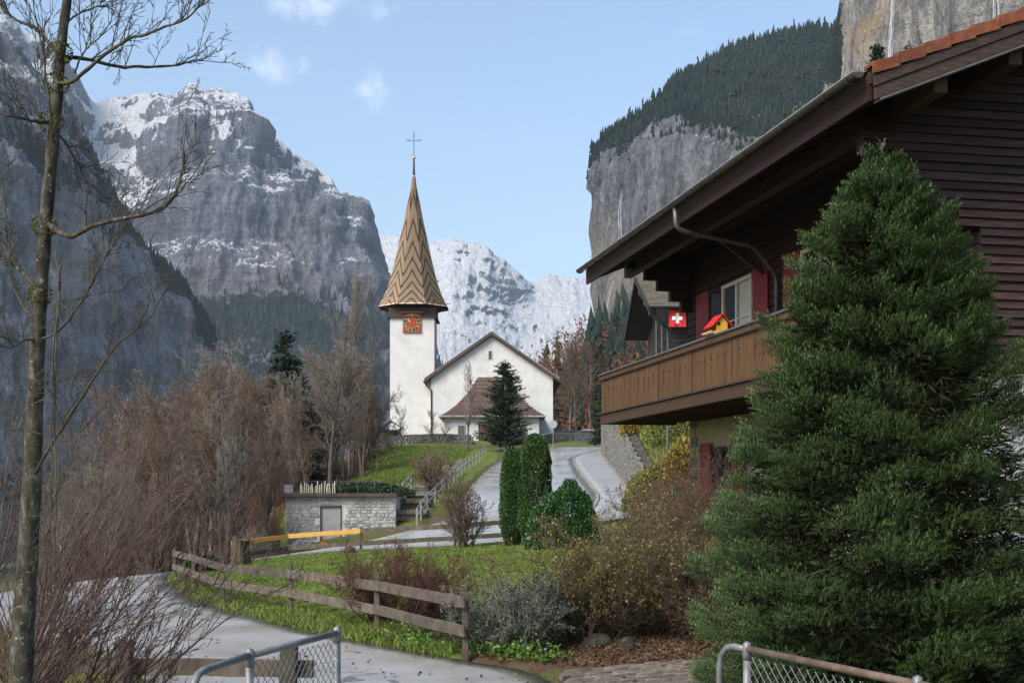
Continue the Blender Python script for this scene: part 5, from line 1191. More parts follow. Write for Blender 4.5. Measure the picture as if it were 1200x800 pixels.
# ---- galvanised railings with chain link
GALV = pmat('galvanised_tube', (.10,.105,.11), (.17,.175,.18), 14, .5, bmp=.15, bdist=.002, metal=.35, c3=(.24,.245,.25)); RUST = pmat('rusty_brown_tube', (.05,.034,.024), (.10,.068,.048), 12, .7, bmp=.3, bdist=.003, c3=(.17,.14,.115))
WIRE = pmat('grey_wire', (.12,.125,.13), (.19,.195,.2), 20, .5, metal=.3, bmp=0)
def chain_railing(label, pts, posts, top_mat, r=.0145):
    """pts: plan points of the top rail (near to far); posts: indices that carry a post; mesh hangs between posts"""
    Z = 1.552; g0 = on(*pts[0]); root = thing('wire_railing', label, 'railing', tuple(g0)); L = np.array(g0)
    P = [np.array((x, y, Z)) for (x, y) in pts]
    m = MB(); a, b = P[0]-L, P[1]-L; d = (b-a)/np.linalg.norm(b-a)
    arc = [a-d*.10+np.array((0, 0, -1.2)), a-d*.10+np.array((0, 0, -.10)), a-d*.085+np.array((0, 0, -.045)), a-d*.045+np.array((0, 0, -.008)), a]
    m.tube(arc+[b], r, 10); m.build('bent_tube', GALV, root, True)
    for i in range(1, len(P)-1): m = MB(); m.tube([P[i]-L, P[i+1]-L], r*1.04, 10); m.build('top_rail', top_mat, root, True)
    for i in posts:
        gx = gz(P[i][0], P[i][1]); m = MB(); m.tube([(*(P[i]-L)[:2], gx-.3-L[2]), (*(P[i]-L)[:2], Z+.012-L[2])], r*1.15, 10); po = m.build('post', GALV, root, True)
        m = MB(); m.lathe([(.001, .02), (r*1.1, .012), (r*1.3, -.01), (r*1.32, -.055)], tuple(P[i]-L+np.array((0, 0, .012))), 12); m.build('post_cap', GALV, po, True)
    for i, k in zip(posts[:-1], posts[1:]):
        A, B = P[i]-L, P[k]-L; W_ = np.linalg.norm(B-A); d = (B-A)/W_; segs = []; s = .052; hgt = 1.0
        for t in np.arange(-hgt, W_, s):
            for sg in (1, -1):
                u0, u1 = (t, t+hgt); z0, z1 = (-hgt-.03, -.03) if sg == 1 else (-.03, -hgt-.03)
                c0, c1 = max(u0, .02), min(u1, W_-.02)
                if c1 <= c0: continue
                p = A+d*c0+np.array((0, 0, z0+(z1-z0)*(c0-u0)/hgt)); q = A+d*c1+np.array((0, 0, z0+(z1-z0)*(c1-u0)/hgt))
                off = np.array((-d[1], d[0], 0))*.003*sg; segs.append((*(p+off), *(q+off), .0021, .0021))
        V, F = seg_mesh(segs, 4); tag(link('wire_mesh', np_mesh('wire_mesh', V, F), root, WIRE), kind='stuff')
    return root
chain_railing('grey tube and wire mesh railing at the bottom left', [(-1.115, 4.47), (-1.035, 4.88), (-.80, 5.66)], [1, 2], GALV)
chain_railing('wire mesh railing with brown top tube at the bottom right, before the fir', [(.925, 5.16), (.965, 5.08), (1.36, 4.15), (1.6, 3.6)], [1, 2], RUST)
# ---- stone shed with a flat roof
RUB = pmat('pale_rubble_masonry', (.12,.12,.115), (.42,.415,.40), 11, .92, bmp=.9, bdist=.06, c3=(.62,.61,.585), rnd=.3, dirt=(.14,.15,.12), dscale=1.1, dlo=.56)
JOINT = pmat('rubble_mortar', (.40,.40,.385), (.55,.545,.525), 7, .95, bmp=.5, bdist=.03)
SX0, SX1, SY, ST = -11.45, -5.9, 62.6, 1.92
sh = thing('stone_shed', 'small flat-roofed shed of pale rubble with a grey metal door', 'shed', (SX0, SY, gz(SX0, SY)-.3)); L = np.array(sh.location); base = L[2]
dx0, dx1, dz1 = -9.72, -8.62, gz(-9.2, SY)+1.72
m = MB()
for (a, b, c, d) in ((SX0, dx0, base-.3, ST), (dx1, SX1, base-.3, ST), (dx0, dx1, dz1, ST)): m.box(a-L[0], b-L[0], .04, .4, c-L[2], d-L[2])
m.box(0.02, .4, .4, 5.2, -.3, ST-L[2]); m.box(SX1-L[0]-.4, SX1-L[0]-.02, .4, 5.2, -.3, ST-L[2]); m.box(.4, SX1-L[0]-.4, 4.8, 5.2, -.3, ST-L[2]); m.build('wall', JOINT, sh)
k = 0; z = base-.1; proto = []
for q in range(8):      # face stones share a few shapes
    v = [(x+R6.uniform(-.10, .10), (-.02 if y else .05)+R6.uniform(-.012, .012), zz+R6.uniform(-.12, .12)) for x in (0, 1) for y in (0, 1) for zz in (0, 1)]
    v = [(x, y, zz) if abs(y) > .03 else (.5+(x-.5)*.8, y, .5+(zz-.5)*.8) for (x, y, zz) in v]
    mm = MB().add(v, BOXF).mesh('stone'); mm.materials.append(RUB); proto.append(mm)
stones = []
while z < ST-.03:
    rh = min(R6.uniform(.10, .21), ST-z); x = SX0+.01
    while x < SX1-.05:
        w = min(R6.uniform(.12, .40), SX1-x)
        if not (x+w > dx0-.02 and x < dx1+.02 and z < dz1-.02) and w > .07: stones.append((w*rh, x, z, w, rh))
        x += w
    z += rh
stones.sort(reverse=True); rest = MB()
for k, (ar, x, z, w, rh) in enumerate(stones):      # the largest are parts, the small ones one part
    me = R6.choice(proto); p0 = (x-L[0]+.012, R6.uniform(-.004, .02), z-L[2]+.01); sc = (w-.026, 1, rh-.022)
    if k < 290: o = link('stone', me, sh); o.location = p0; o.scale = sc
    else: rest.add([(v.co.x*sc[0]+p0[0], v.co.y+p0[1], v.co.z*sc[2]+p0[2]) for v in me.vertices], [tuple(q.vertices) for q in me.polygons])
tag(rest.build('small_stones', RUB, sh), kind='stuff')
m = MB(); m.box(-.25, SX1-SX0+.1, -.3, 5.4, ST-L[2]+.004, ST-L[2]+.17); m.build('roof_slab', FDARK, sh)
m = MB(); m.box(dx0-L[0]+.05, dx1-L[0]-.05, .10, .14, base-.2-L[2], dz1-L[2]-.05); d_ = m.build('door', pmat('grey_metal_door', (.26,.26,.25), (.34,.34,.33), 3, .5), sh)
m = MB(); m.box(dx0-L[0], dx0-L[0]+.06, .0, .16, base-.2-L[2], dz1-L[2]); m.box(dx1-L[0]-.06, dx1-L[0], .0, .16, base-.2-L[2], dz1-L[2]); m.box(dx0-L[0], dx1-L[0], -.002, .16, dz1-L[2]-.06, dz1-L[2]+.03); m.build('door_frame', FDARK, d_)
m = MB(); m.tube([(dx0-L[0]+.95, .06, dz1-L[2]-.95), (dx0-L[0]+.95, .09, dz1-L[2]-.95)], .03, 8); m.build('handle', ZINC, d_)
m = MB(); m.box(-10.55-L[0], -9.9-L[0], -.06, -.03, base+.35-L[2], base+.75-L[2]); v_ = m.build('vent', DKWOOD, sh)
for i in range(5): m = MB(); m.bar((-10.53-L[0], -.075, base+.38+i*.08-L[2]), (-9.92-L[0], -.075, base+.38+i*.08-L[2]), .02, .05); m.build('slat', ZINC, v_)
# things standing on the shed roof
rf_z = ST+.175
o = thing('metal_cabinet', 'small grey metal cabinet on the left end of the shed roof', 'cabinet', (-11.35, 62.9, rf_z)); m = MB(); m.box(-.22, .22, -.15, .15, 0, .45); m.build('case', ZINC, o, bevel=.01); m = MB(); m.box(-.25, .25, -.18, .18, .452, .49); m.build('lid', FDARK, o)
for i in range(17):
    x = -10.75+i*.11+R6.uniform(-.02, .02); h = R6.uniform(.35, .6); m = MB(); m.prism([(-.02, 0), (.02, 0), (.02, h), (0, h+.03), (-.02, h)], -.012, .012); o = m.build('stake', WFRAME); o.location = (x, 62.75+R6.uniform(-.1, .1), rf_z); o.rotation_euler = (R6.uniform(-.06, .06), R6.uniform(-.08, .08), 0)
    tag(o, 'thin white stake standing at the front of the shed roof', 'stake', 'white stakes on the shed roof')
rl = thing('roof_railing', 'thin grey railing along the shed roof in front of the hedge', 'railing', (-11.2, 62.5, rf_z))
for i in range(7): m = MB(); m.tube([(i*.85, 0, 0), (i*.85, 0, .62)], .014, 6); m.build('post', PIPE, rl)
for z in (.32, .6): m = MB(); m.tube([(0, 0, z), (5.1, 0, z)], .009, 5); m.build('wire', PIPE, rl)
o = thing('orange_bucket', 'small orange bucket beside the shed door', 'bucket', tuple(on(-9.25, 60.9))); m = MB(); m.lathe([(.13, 0), (.17, .36), (.185, .36), (.185, .38), (.15, .38), (.12, .05)], (0, 0, 0), 14); m.build('pail', pmat('orange_plastic', (.60,.13,.02), (.70,.17,.03), 5, .45), o); m = MB(); m.tube([(-.17, 0, .36), (-.12, -.05, .45), (0, -.07, .5), (.12, -.05, .45), (.17, 0, .36)], .01, 5); m.build('handle', IRON, o)
# ---- long garden steps up to the church
GRAV = pmat('brown_gravel_tread', (.13,.085,.06), (.21,.145,.105), 26, .9, bmp=.5, bdist=.01, c3=(.28,.21,.16))
stp = thing('garden_steps', 'long flight of shallow gravel steps with stone edges climbing beside the church lawn', 'steps', tuple(on(-5.3, 63.5))); L = np.array(stp.location); n = 19
for i in range(n):
    t0, t1 = i/n, (i+1)/n; a = np.array((-5.2+1.15*t0, 63.6+48*t0**1.05)); b = np.array((-5.2+1.15*t1, 63.6+48*t1**1.05)); z = gz(*b)-.08
    m = MB(); V = [(a[0]-.75, a[1], z-.5), (a[0]+.75, a[1], z-.5), (b[0]+.75, b[1], z-.5), (b[0]-.75, b[1], z-.5)]; V = [np.array(v)-L for v in V]; V += [v+np.array((0, 0, .52)) for v in V]
    m.add(V, [(3, 2, 1, 0), (4, 5, 6, 7), (0, 1, 5, 4), (1, 2, 6, 5), (2, 3, 7, 6), (3, 0, 4, 7)]); s_ = m.build('tread', GRAV, stp)
    m = MB(); m.bar(np.array((a[0]-.85, a[1]-.1, z-.06))-L, np.array((a[0]+.85, a[1]-.1, z-.06))-L, .22, .24); m.build('edge_stone', STONE, s_, bevel=.02)
def post_rail(label, pts, h, rails, pmat_, r=.045, rr=.018, name='handrail'):
    root = thing(name, label, 'handrail', tuple(pts[0])); L = np.array(pts[0])
    for p in pts: m = MB(); m.tube([p-L+np.array((0, 0, -.3)), p-L+np.array((0, 0, h))], r, 7); m.build('post', pmat_, root)
    for z in rails:
        for a, b in zip(pts[:-1], pts[1:]): m = MB(); m.tube([a-L+np.array((0, 0, z)), b-L+np.array((0, 0, z))], rr, 6); m.build('rail', pmat_, root)
GREYW = pmat('grey_weathered_post', (.15,.15,.145), (.25,.25,.24), 9, .8, rnd=.15)
ys = [62.2, 63.6, 65.4, 67.4, 70.0, 73, 77]
post_rail('grey two-rail handrail on the lawn side of the garden steps', [on(-6.4+.09*(y-62), y) for y in ys[1:5]], 1.05, (.95, .55), GREYW, .06, .045)
post_rail('long grey handrail between the garden steps and the rising road', [on(-4.75+.75*sstep(62, 70, y)+.026*(y-62), y) for y in (61.9, 63.4, 65.0, 66.8, 68.9, 71.2, 74, 77.2, 80.8, 84.8, 89, 93.5, 98, 103, 108, 113, 118)], .95, (.9, .5), GREYW, .055, .03)
# ---- posts beneath the balcony, red ball of twigs corner
o = thing('lamp_pole', 'plain grey metal pole on the overgrown bank beneath the balcony', 'pole', tuple(on(7.6, 60.4))); m = MB(); m.tube([(0, 0, -.4), (0, 0, 4.6)], [.075, .06], 10); m.build('shaft', PIPE, o); m = MB(); m.lathe([(.10, 0), (.10, .12), (.076, .14)], (0, 0, -.05), 12); m.build('collar', PIPE, o)
o = thing('marker_post', 'short teal marker post on the bank beneath the balcony', 'post', tuple(on(5.9, 45.5))); m = MB(); m.tube([(0, 0, -.3), (0, 0, 1.35)], .035, 8); m.build('shaft', pmat('teal_paint', (.04,.20,.24), (.06,.27,.31), 5, .5), o); m = MB(); m.lathe([(.04, 0), (.035, .03), (.001, .045)], (0, 0, 1.35), 8); m.build('cap', ZINC, o)
# ---- stump and stones
BARKB = pmat('stump_bark', (.03,.023,.016), (.07,.054,.038), 9, .9, (1, 1, .2), 1.0, .06, c3=(.12,.095,.068), dirt=(.06,.08,.025), dscale=2.5); ENDG = pmat('stump_top', (.12,.09,.06), (.2,.155,.11), 7, .85)
def stump(label, loc, r, h):
    root = thing('tree_stump', label, 'stump', loc); V = []; n = 30; rows = 9
    for i in range(rows):
        t = i/(rows-1)
        for k in range(n):
            a = 2*math.pi*k/n; rr = r*(1+.5*(1-t)**3*(.7+.6*math.sin(3*a+1)))*(1+.13*math.sin(5*a+t*3)+.08*math.sin(11*a-t*2)+.05*math.sin(19*a+t*5)); V.append((rr*math.cos(a), rr*math.sin(a), -.15+(h+.15)*t+(.09*math.sin(2*a)+.05*math.sin(5*a+1) if i == rows-1 else 0)))
    F = [(i*n+k, i*n+(k+1) % n, (i+1)*n+(k+1) % n, (i+1)*n+k) for i in range(rows-1) for k in range(n)]
    MB().add(V, F).build('bark', BARKB, root, True)
    m = MB(); m.prism([(V[(rows-1)*n+k][0]*.97, V[(rows-1)*n+k][1]*.97) for k in range(n)], h-.04, h+.01, 'z'); m.build('cut_face', ENDG, root)
stump('mossy sawn tree stump standing on the lawn at the hairpin', tuple(on(-8.9, 40.6)), .25, .86)
ROCK = pmat('garden_rock', (.024,.02,.017), (.05,.043,.037), 6, .95, bmp=.8, bdist=.03, c3=(.085,.075,.065), spec=.1, dirt=(.06,.07,.03), dscale=4)
def rock(label, px, py, sx, sy, sz, seed, dz=.0):
    R = np.random.default_rng(seed); bm = bmesh.new(); bmesh.ops.create_icosphere(bm, subdivisions=3, radius=1.0)
    co = np.array([v.co[:] for v in bm.verts]); d = .75+.5*fbm(co[:, 0]*1.6+seed, co[:, 1]*1.6, co[:, 2]*1.6, 4)
    for v, k in zip(bm.verts, d): v.co = Vector((v.co.x*sx*k, v.co.y*sy*k, v.co.z*sz*k))
    me = bpy.data.meshes.new('rock'); bm.to_mesh(me); bm.free(); p = hit(px, py); o = link('rock', me, None, ROCK); o.location = (p[0], p[1], p[2]+sz*.25+dz); o.rotation_euler = (0, 0, R.uniform(0, 3)); tag(o, label, 'rock', 'loose garden rocks')
rock('pale flat rock at the grassy road edge behind the wooden fence', 366, 727, .22, .14, .08, 1)
rock('upright rounded grey rock under the big brown shrub', 735, 762, .13, .10, .16, 2)
rock('dark boulder under the left side of the big brown shrub', 700, 758, .22, .17, .14, 3)
rock('small dark stone on the lawn near the ochre rail', 410, 648, .22, .2, .2, 4)
o = thing('red_ball', 'rounded red object half hidden behind the bare twigs by the chalet', 'ball', tuple(on(2.95, 19.6))); m = MB(); m.lathe([(.01, .0), (.12, .02), (.2, .1), (.225, .21), (.2, .32), (.12, .4), (.01, .42)], (0, 0, .18), 18); m.build('shell', pmat('faded_red_plastic', (.22,.02,.03), (.32,.04,.05), 5, .5), o, True); m = MB(); m.lathe([(.12, -.1), (.11, .21)], (0, 0, 0), 12); m.build('foot', STONE, o)
# ------------------------------------------------------------------ plants
BARK1 = pmat('bare_tree_bark', (.055,.042,.035), (.12,.095,.08), 6, .9, (1, 1, .3), .5, .02, c3=(.19,.16,.135), rnd=.2)
TWIGB = pmat('brown_twigs', (.072,.049,.033), (.118,.082,.057), 3, .85, bmp=0, rnd=.3, c3=(.17,.125,.092))
TWIGR = pmat('reddish_twigs', (.062,.036,.023), (.102,.061,.040), 3, .85, bmp=0, rnd=.25, c3=(.16,.098,.066))
TWIGG = pmat('greyish_twigs', (.11,.097,.08), (.18,.16,.135), 3, .85, bmp=0, rnd=.25, c3=(.20,.18,.15))
def seg_part(name, segs, mat, parent, n=3, kind=None, tips=None):
    V, F = seg_mesh(segs, n, tips); o = link(name, np_mesh(name, V, F, smooth=n > 3), parent, mat); return tag(o, kind=kind)
def bare_mesh(seed, H, P, d0=(0, 0, 1), r0=.16):
    R = random.Random(seed); out = []
    grow(out, (0, 0, -.2), d0, H, r0, 0, P, R); A = np.array(out); return A[A[:, 0] <= 1][:, 1:], A[A[:, 0] > 1]
PT = dict(nseg=[9, 6, 5, 3, 1], kids=[16, 9, 7, 6], ang=[.75, .7, .7, .7], ratio=[.46, .5, .52, .55], wob=[.10, .16, .2, .24, .25], up=[.05, .08, .07, .06, .05], taper=[.85, .8, .75, .7, .5], start=[.25, .15, .1, .1, 0], rr=[.5, .5, .55, .6], rmin=.011)
PS = dict(nseg=[6, 5, 4, 2], kids=[10, 8, 6], ang=[.45, .5, .55], ratio=[.6, .55, .5], wob=[.14, .18, .2, .2], up=[.06, .06, .05, .04], taper=[.75, .7, .6, .5], start=[.12, .1, .1, 0], rr=[.55, .6, .6], rmin=.008)
protos = []
for s in range(6):
    Pp = dict(PT); H = 10.0
    if s in (3, 4): Pp['ang'] = [.45, .5, .6, .6]; Pp['ratio'] = [.36, .5, .5, .5]
    protos.append(bare_mesh(100+s, H, Pp, r0=.17))
tree_me = []
for s, (tr, tw) in enumerate(protos):
    V, F = seg_mesh(tr, 5); a = np_mesh('trunk', V, F, smooth=True); V, F = seg_mesh(tw[:, 1:], 3, tw[:, 0] == 4); b = np_mesh('crown', V, F)
    tree_me.append((a, b))
def shared(name, me, parent, mat):
    """several looks of one mesh: the material sits on the object"""
    if not me.materials: me.materials.append(None)
    o = link(name, me, parent); o.material_slots[0].link = 'OBJECT'; o.material_slots[0].material = mat; return o
TW = {'b': TWIGB, 'r': TWIGR, 'g': TWIGG}
def put_tree(x, y, H, which, var, label, group=None, lean=0.0, rz=None, R=random):
    root = thing('bare_tree', label, 'tree', (x, y, gz(x, y)-.1), 0, group); a, b = tree_me[which]
    s = H/10.5; root.scale = (s*R.uniform(.85, 1.15), s*R.uniform(.85, 1.15), s); root.rotation_euler = (lean*R.uniform(-1, 1), lean*R.uniform(-1, 1), rz if rz is not None else R.uniform(0, 6.28))
    shared('trunk', a, root, BARK1); shared('crown', b, root, TW[var]); return root
R7 = random.Random(70)
# thicket left of the church: individually placed bare trees
def top_py(px): return np.interp(px, [60, 120, 180, 230, 285, 312, 335, 358, 390, 425, 455], [520, 492, 460, 446, 434, 448, 456, 438, 410, 446, 470])
cnt = 0
for row, (Y, n) in enumerate(((118, 11), (104, 12), (92, 13), (80, 12), (70, 10), (61, 9), (53, 8), (46, 6))):
    lo, hi = {0: (300, 452), 1: (240, 448), 2: (180, 438), 3: (150, 415), 4: (120, 400), 5: (80, 330), 6: (70, 300), 7: (60, 220)}[row]
    for i in range(n):
        px = lo+(hi-lo)*(i+R7.uniform(.1, .9))/n; y = Y*R7.uniform(.95, 1.05); x = (px-CX)/F_PX*y; z0 = gz(x, y)
        if bool(in_poly(np.array([x]), np.array([y]), POLY_ROAD)[0]): continue
        if -12.4 < x and y > 61 and x < 0 and y < 90 and x > -11.8: continue
        tp = top_py(px)+R7.uniform(-6, 26)+(3-row)*-3+max(0, row-3)*9; H = EYE+(HY-tp)/F_PX*y-z0
        H = min(max(H, 4.0), 15)
        var = 'r' if R7.random() < .42 else ('b' if R7.random() < .7 else 'g')
        if px < 190: var = 'g' if R7.random() < .5 else 'b'
        put_tree(x, y, H, R7.randrange(6), var, 'bare leafless tree in the brown thicket left of the church', 'bare trees of the thicket left of the church', .08, R=R7); cnt += 1
put_tree(at(412, 0, 112)[0], 112, 17.5, 3, 'g', 'tall slim leafless tree rising above the thicket left of the tower', lean=.02, R=R7)
put_tree(at(258, 0, 88)[0], 88, 13.5, 1, 'g', 'pale grey leafless tree standing above the thicket by the cliff', lean=.03, R=R7)
put_tree(at(388, 0, 76)[0], 76, 10.5, 0, 'g', 'pale birch-like bare tree at the right edge of the thicket', lean=.03, R=R7)
# bare trees right of the church
for (px, Y, H, w, v, lb) in ((676, 165, 12.5, 2, 'b', 'broad bare brown tree right of the church gable'), (662, 178, 11, 5, 'b', 'smaller bare tree close to the right church corner'), (693, 172, 13, 1, 'b', 'bare tree above the parked white car'), (668, 195, 15, 0, 'r', 'rusty bare tree behind the broad tree right of the church')):
    x = at(px, 0, Y)[0]; put_tree(x, Y, H, w, v, lb, lean=.03, R=R7)
x = at(548, 0, 127)[0]; put_tree(x, 127, 8.6, 3, 'g', 'slender bare tree on the lawn in front of the church annex', lean=.01, R=R7)
for (px, Y, H, w, lb) in ((470, 130, 4.2, 2, 'low bare tree at the foot of the tower, over the little shelter'), (503, 131.5, 3.6, 1, 'small bare tree below the church downpipe'), (520, 131.8, 3.0, 5, 'small twiggy tree left of the church annex')):
    put_tree(at(px, 0, Y)[0], Y, H, w, 'b', lb, lean=.05, R=R7)
# brushwood shrubs under the trees
shrub_me = []
for s in range(4):
    R = random.Random(200+s); out = []
    for k in range(22):
        a = R.uniform(0, 6.28); t = R.uniform(.1, .75); grow(out, (R.uniform(-.25, .25), R.uniform(-.25, .25), -.1), (math.cos(a)*t, math.sin(a)*t, 1), R.uniform(1.3, 2.2), .016, 1, dict(PS, nseg=[1, 6, 4, 1], kids=[0, 9, 6], rmin=.006), R)
    A = np.array(out); V, F = seg_mesh(A[:, 1:], 3, A[:, 0] == A[:, 0].max()); shrub_me.append(np_mesh('twigs', V, F))
def put_shrub(x, y, h, w, var, which, label, group=None, R=R7):
    root = thing('bare_shrub', label, 'shrub', (x, y, gz(x, y)-.05), R.uniform(0, 6.28), group); root.scale = (w/2.6, w/2.6, h/2.2); shared('twigs', shrub_me[which], root, TW[var]); return root
for i in range(46):
    t = R7.random(); px = R7.uniform(70, 450); Y = R7.uniform(44, 118); x = at(px, 0, Y)[0]
    if px > 330 and Y < 70: Y = R7.uniform(72, 115); x = at(px, 0, Y)[0]
    if x > -12.6 or in_poly(np.array([x]), np.array([Y]), POLY_ROAD)[0]: continue
    put_shrub(x, Y, R7.uniform(2.2, 4.2), R7.uniform(3, 5), 'r' if R7.random() < .55 else 'b', R7.randrange(4), 'low twiggy brushwood filling the thicket left of the church', 'brushwood in the thicket')
for (px, Y, h, w, v, lb) in ((322, 60.5, 2.6, 2.6, 'b', 'brown shrub against the left wall of the stone shed'), (300, 58.5, 2.2, 2.8, 'g', 'greyish shrub between the stump and the stone shed'), (312, 65.0, 3.4, 3.4, 'r', 'russet shrub behind the left corner of the stone shed'), (275, 59.0, 2.6, 3.0, 'r', 'russet shrub behind the ochre rail'), (455, 128.5, 2.2, 3.0, 'g', 'grey shrub at the left end of the churchyard wall')):
    put_shrub(at(px, 0, Y)[0], Y, h, w, v, R7.randrange(4), lb)
# ---- conifers
NEED = leafmat('conifer_needles', (.008,.018,.012), (.016,.032,.018), (.03,.05,.026), .75, .2)
NEED2 = leafmat('pine_needles', (.009,.020,.010), (.018,.036,.017), (.036,.058,.028), .75, .2)
LARCH = leafmat('larch_twigs', (.08,.055,.03), (.13,.085,.045), (.18,.12,.06), .85, .15)
def conifer(H, Rb, seed, dens=1.0, droop=.25, leaf=.28, power=.9, z0=.06, up=0.0, jag=.25):
    R = np.random.default_rng(seed); segs = [(0, 0, -.3, 0, 0, H*.5, .022*H, .014*H), (0, 0, H*.5, 0, 0, H*.98, .014*H, .003*H)]
    C = []; D = []; S = []
    nb = int(H*14*dens); zs = z0*H+(H*.97-z0*H)*np.sort(R.random(nb))
    for z in zs:
        t = z/H; L = Rb*(1-t)**power*R.uniform(1-jag, 1+jag)+.05*Rb; a = R.uniform(0, 6.283)
        d = np.array((math.cos(a), math.sin(a), 0)); n = max(3, int(L/leaf*3.2)); s = np.linspace(.1, 1, n)
        p = np.array((0, 0, z))+d*L*s[:, None]; p[:, 2] += up*L*s-droop*L*s**1.5+.12*droop*L*s**4*3
        if L > .4: segs.append((0, 0, z, *(p[-1]), .02*L+.01, .006))
        rep = 4; q = np.repeat(p, rep, 0)+R.normal(0, leaf*.4, (n*rep, 3))*np.array((1, 1, .45)); C.append(q)
        dd = d[None]+R.normal(0, .65, (n*rep, 3)); dd[:, 2] = dd[:, 2]*.5-.12+up*.5; D.append(dd); S.append(np.repeat(leaf*(1.15-.5*s), rep)*R.uniform(.7, 1.3, n*rep))
    C, D, S = np.concatenate(C), np.concatenate(D), np.concatenate(S); V, F = leaf_quads(C, D, S, .42, R)
    return segs, V, F, R.random(len(F))
def put_conifer(label, x, y, H, Rb, seed, mat=NEED, name='conifer_tree', z=None, **kw):
    root = thing(name, label, 'tree', (x, y, gz(x, y) if z is None else z)); segs, V, F, v = conifer(H, Rb, seed, **kw)
    seg_part('trunk', segs, BARK1, root, 6); link('crown', np_mesh('crown', V, F, fattrs={'v': v}), root, mat); return root
def coni_px(label, px, top, Y, w, seed, **kw):
    x = at(px, 0, Y)[0]; z0 = gz(x, Y); H = EYE+(HY-top)/F_PX*Y-z0; return put_conifer(label, x, Y, H, w/2/F_PX*Y, seed, **kw)
coni_px('dark spruce standing up out of the brown thicket left of the tower', 335, 384, 92, 120, 1, leaf=.36, dens=1.4)
coni_px('narrow dark spruce half hidden behind the thicket next to the tower', 425, 418, 124, 26, 2, leaf=.42)
coni_px('dark green pine in front of the church annex', 592, 421, 124, 62, 3, mat=NEED2, leaf=.34, droop=.1, power=.62, up=.28, jag=.4, dens=1.6)
coni_px('dark spruce at the road end below the balcony corner', 707, 455, 128, 30, 4, leaf=.42, dens=1.3)
coni_px('thin sparse larch with upright trunk right of the church roof', 653, 384, 172, 34, 5, mat=LARCH, leaf=.26, dens=.6, jag=.5)
coni_px('slim dark spruce on the slope above the road bend', 702, 400, 190, 26, 6, leaf=.5)
x_, y_ = CW(3.6, 20.0)[:2]; put_conifer('green fir tip showing above the orange verge tiles', *at(1028, 0, 45)[:2], EYE+(HY-36)/F_PX*45-gz(at(1028, 0, 45)[0], 45), 1.7, 7, leaf=.15, mat=NEED2, dens=.9, z0=.7)
put_conifer('spindly fir tip showing to the right above the orange verge tiles', *at(1065, 0, 52)[:2], EYE+(HY-38)/F_PX*52-gz(at(1065, 0, 52)[0], 52), 1.5, 8, leaf=.13, mat=NEED, dens=.5, z0=.7)
put_conifer('bright green conifer tip peeping over the chalet eaves', *at(938, 0, 60)[:2], EYE+(HY-112)/F_PX*60-gz(at(938, 0, 60)[0], 60), 1.9, 9, leaf=.18, dens=.5, z0=.7, mat=leafmat('fresh_needles', (.05,.09,.02), (.09,.14,.03), (.14,.18,.05)))
# ---- clipped and round evergreens
THUJ = leafmat('thuja_leaves', (.016,.048,.010), (.032,.080,.016), (.055,.115,.024), .6, .3, trans=.1, clump=(.05,.095,.02), cscale=1.6); BOX = leafmat('laurel_leaves', (.014,.055,.016), (.028,.09,.024), (.06,.14,.035), .38, .5, trans=.08)
def leaf_cloud(shape, n, size, seed, aspect=.6, outward=.7, depth=.25):
    """leaf faces filling the outer shell of a lumpy body; shape(R, n) -> points, outward normals"""
    R = np.random.default_rng(seed); P, Nn = shape(R, n); P = P-Nn*(R.random(len(P))**2*depth)[:, None]
    D = Nn*outward+R.normal(0, .6, P.shape); D[:, 2] += .35
    V, F = leaf_quads(P, D, size*R.uniform(.6, 1.4, len(P)), aspect, R); return V, F, R.random(len(F))
def column(r, H, lump=.14, sq=.66):
    def f(R, n):
        z = H*(1-R.random(n)**1.25); a = R.uniform(0, 6.283, n); prof = r*np.clip(np.minimum(1, (.55+2.2*z/H)), 0, 1)*np.clip(1-(np.clip(z/H-sq, 0, 1)/(1-sq))**2.6, .0, 1)**.5
        lp = 1+lump*(fbm(np.cos(a)*2.2+5, np.sin(a)*2.2, z*1.6, 4)-.5)*3; q = prof*lp
        Nn = np.stack([np.cos(a), np.sin(a), .25+1.4*(z/H > .85)], 1); Nn /= np.linalg.norm(Nn, axis=1, keepdims=True)
        return np.stack([q*np.cos(a), q*np.sin(a), z], 1), Nn
    return f
def dome(rx, ry, rz_, lump=.18, low=-.15, fr=1.7):
    def f(R, n):
        v = R.normal(size=(n*2, 3)); v /= np.linalg.norm(v, axis=1, keepdims=True); v = v[v[:, 2] > low][:n]
        lp = 1+lump*(fbm(v[:, 0]*fr+3, v[:, 1]*fr, v[:, 2]*fr+7, 4)-.5)*3
        return v*np.array((rx, ry, rz_))*lp[:, None]+np.array((0, 0, -low*rz_)), v
    return f
def put_leafy(name, label, cat, x, y, fn, n, size, mat, seed, stems=None, smat=None, group=None, **kw):
    root = thing(name, label, cat, (x, y, gz(x, y)-.03), 0, group); V, F, v = leaf_cloud(fn, n, size, seed, **kw); link('foliage', np_mesh('foliage', V, F, fattrs={'v': v}), root, mat)
    if stems:
        R = random.Random(seed); S = []
        for k in range(stems[0]):
            a = R.uniform(0, 6.28); t = R.uniform(.0, stems[2]); S.append((R.uniform(-.1, .1), R.uniform(-.1, .1), -.1, math.cos(a)*t, math.sin(a)*t, stems[1]*R.uniform(.6, 1), .02, .006))
        seg_part('stems', S, smat or BARK1, root, 4)
    return root
Ya = 41.5
put_leafy('arborvitae', 'taller right-hand column of clipped dark green thuja beside the road', 'tree', at(626, 0, Ya)[0], Ya, column(.53, 3.75, .22), 34000, .062, THUJ, 1, (4, 3.2, .2), depth=.3)
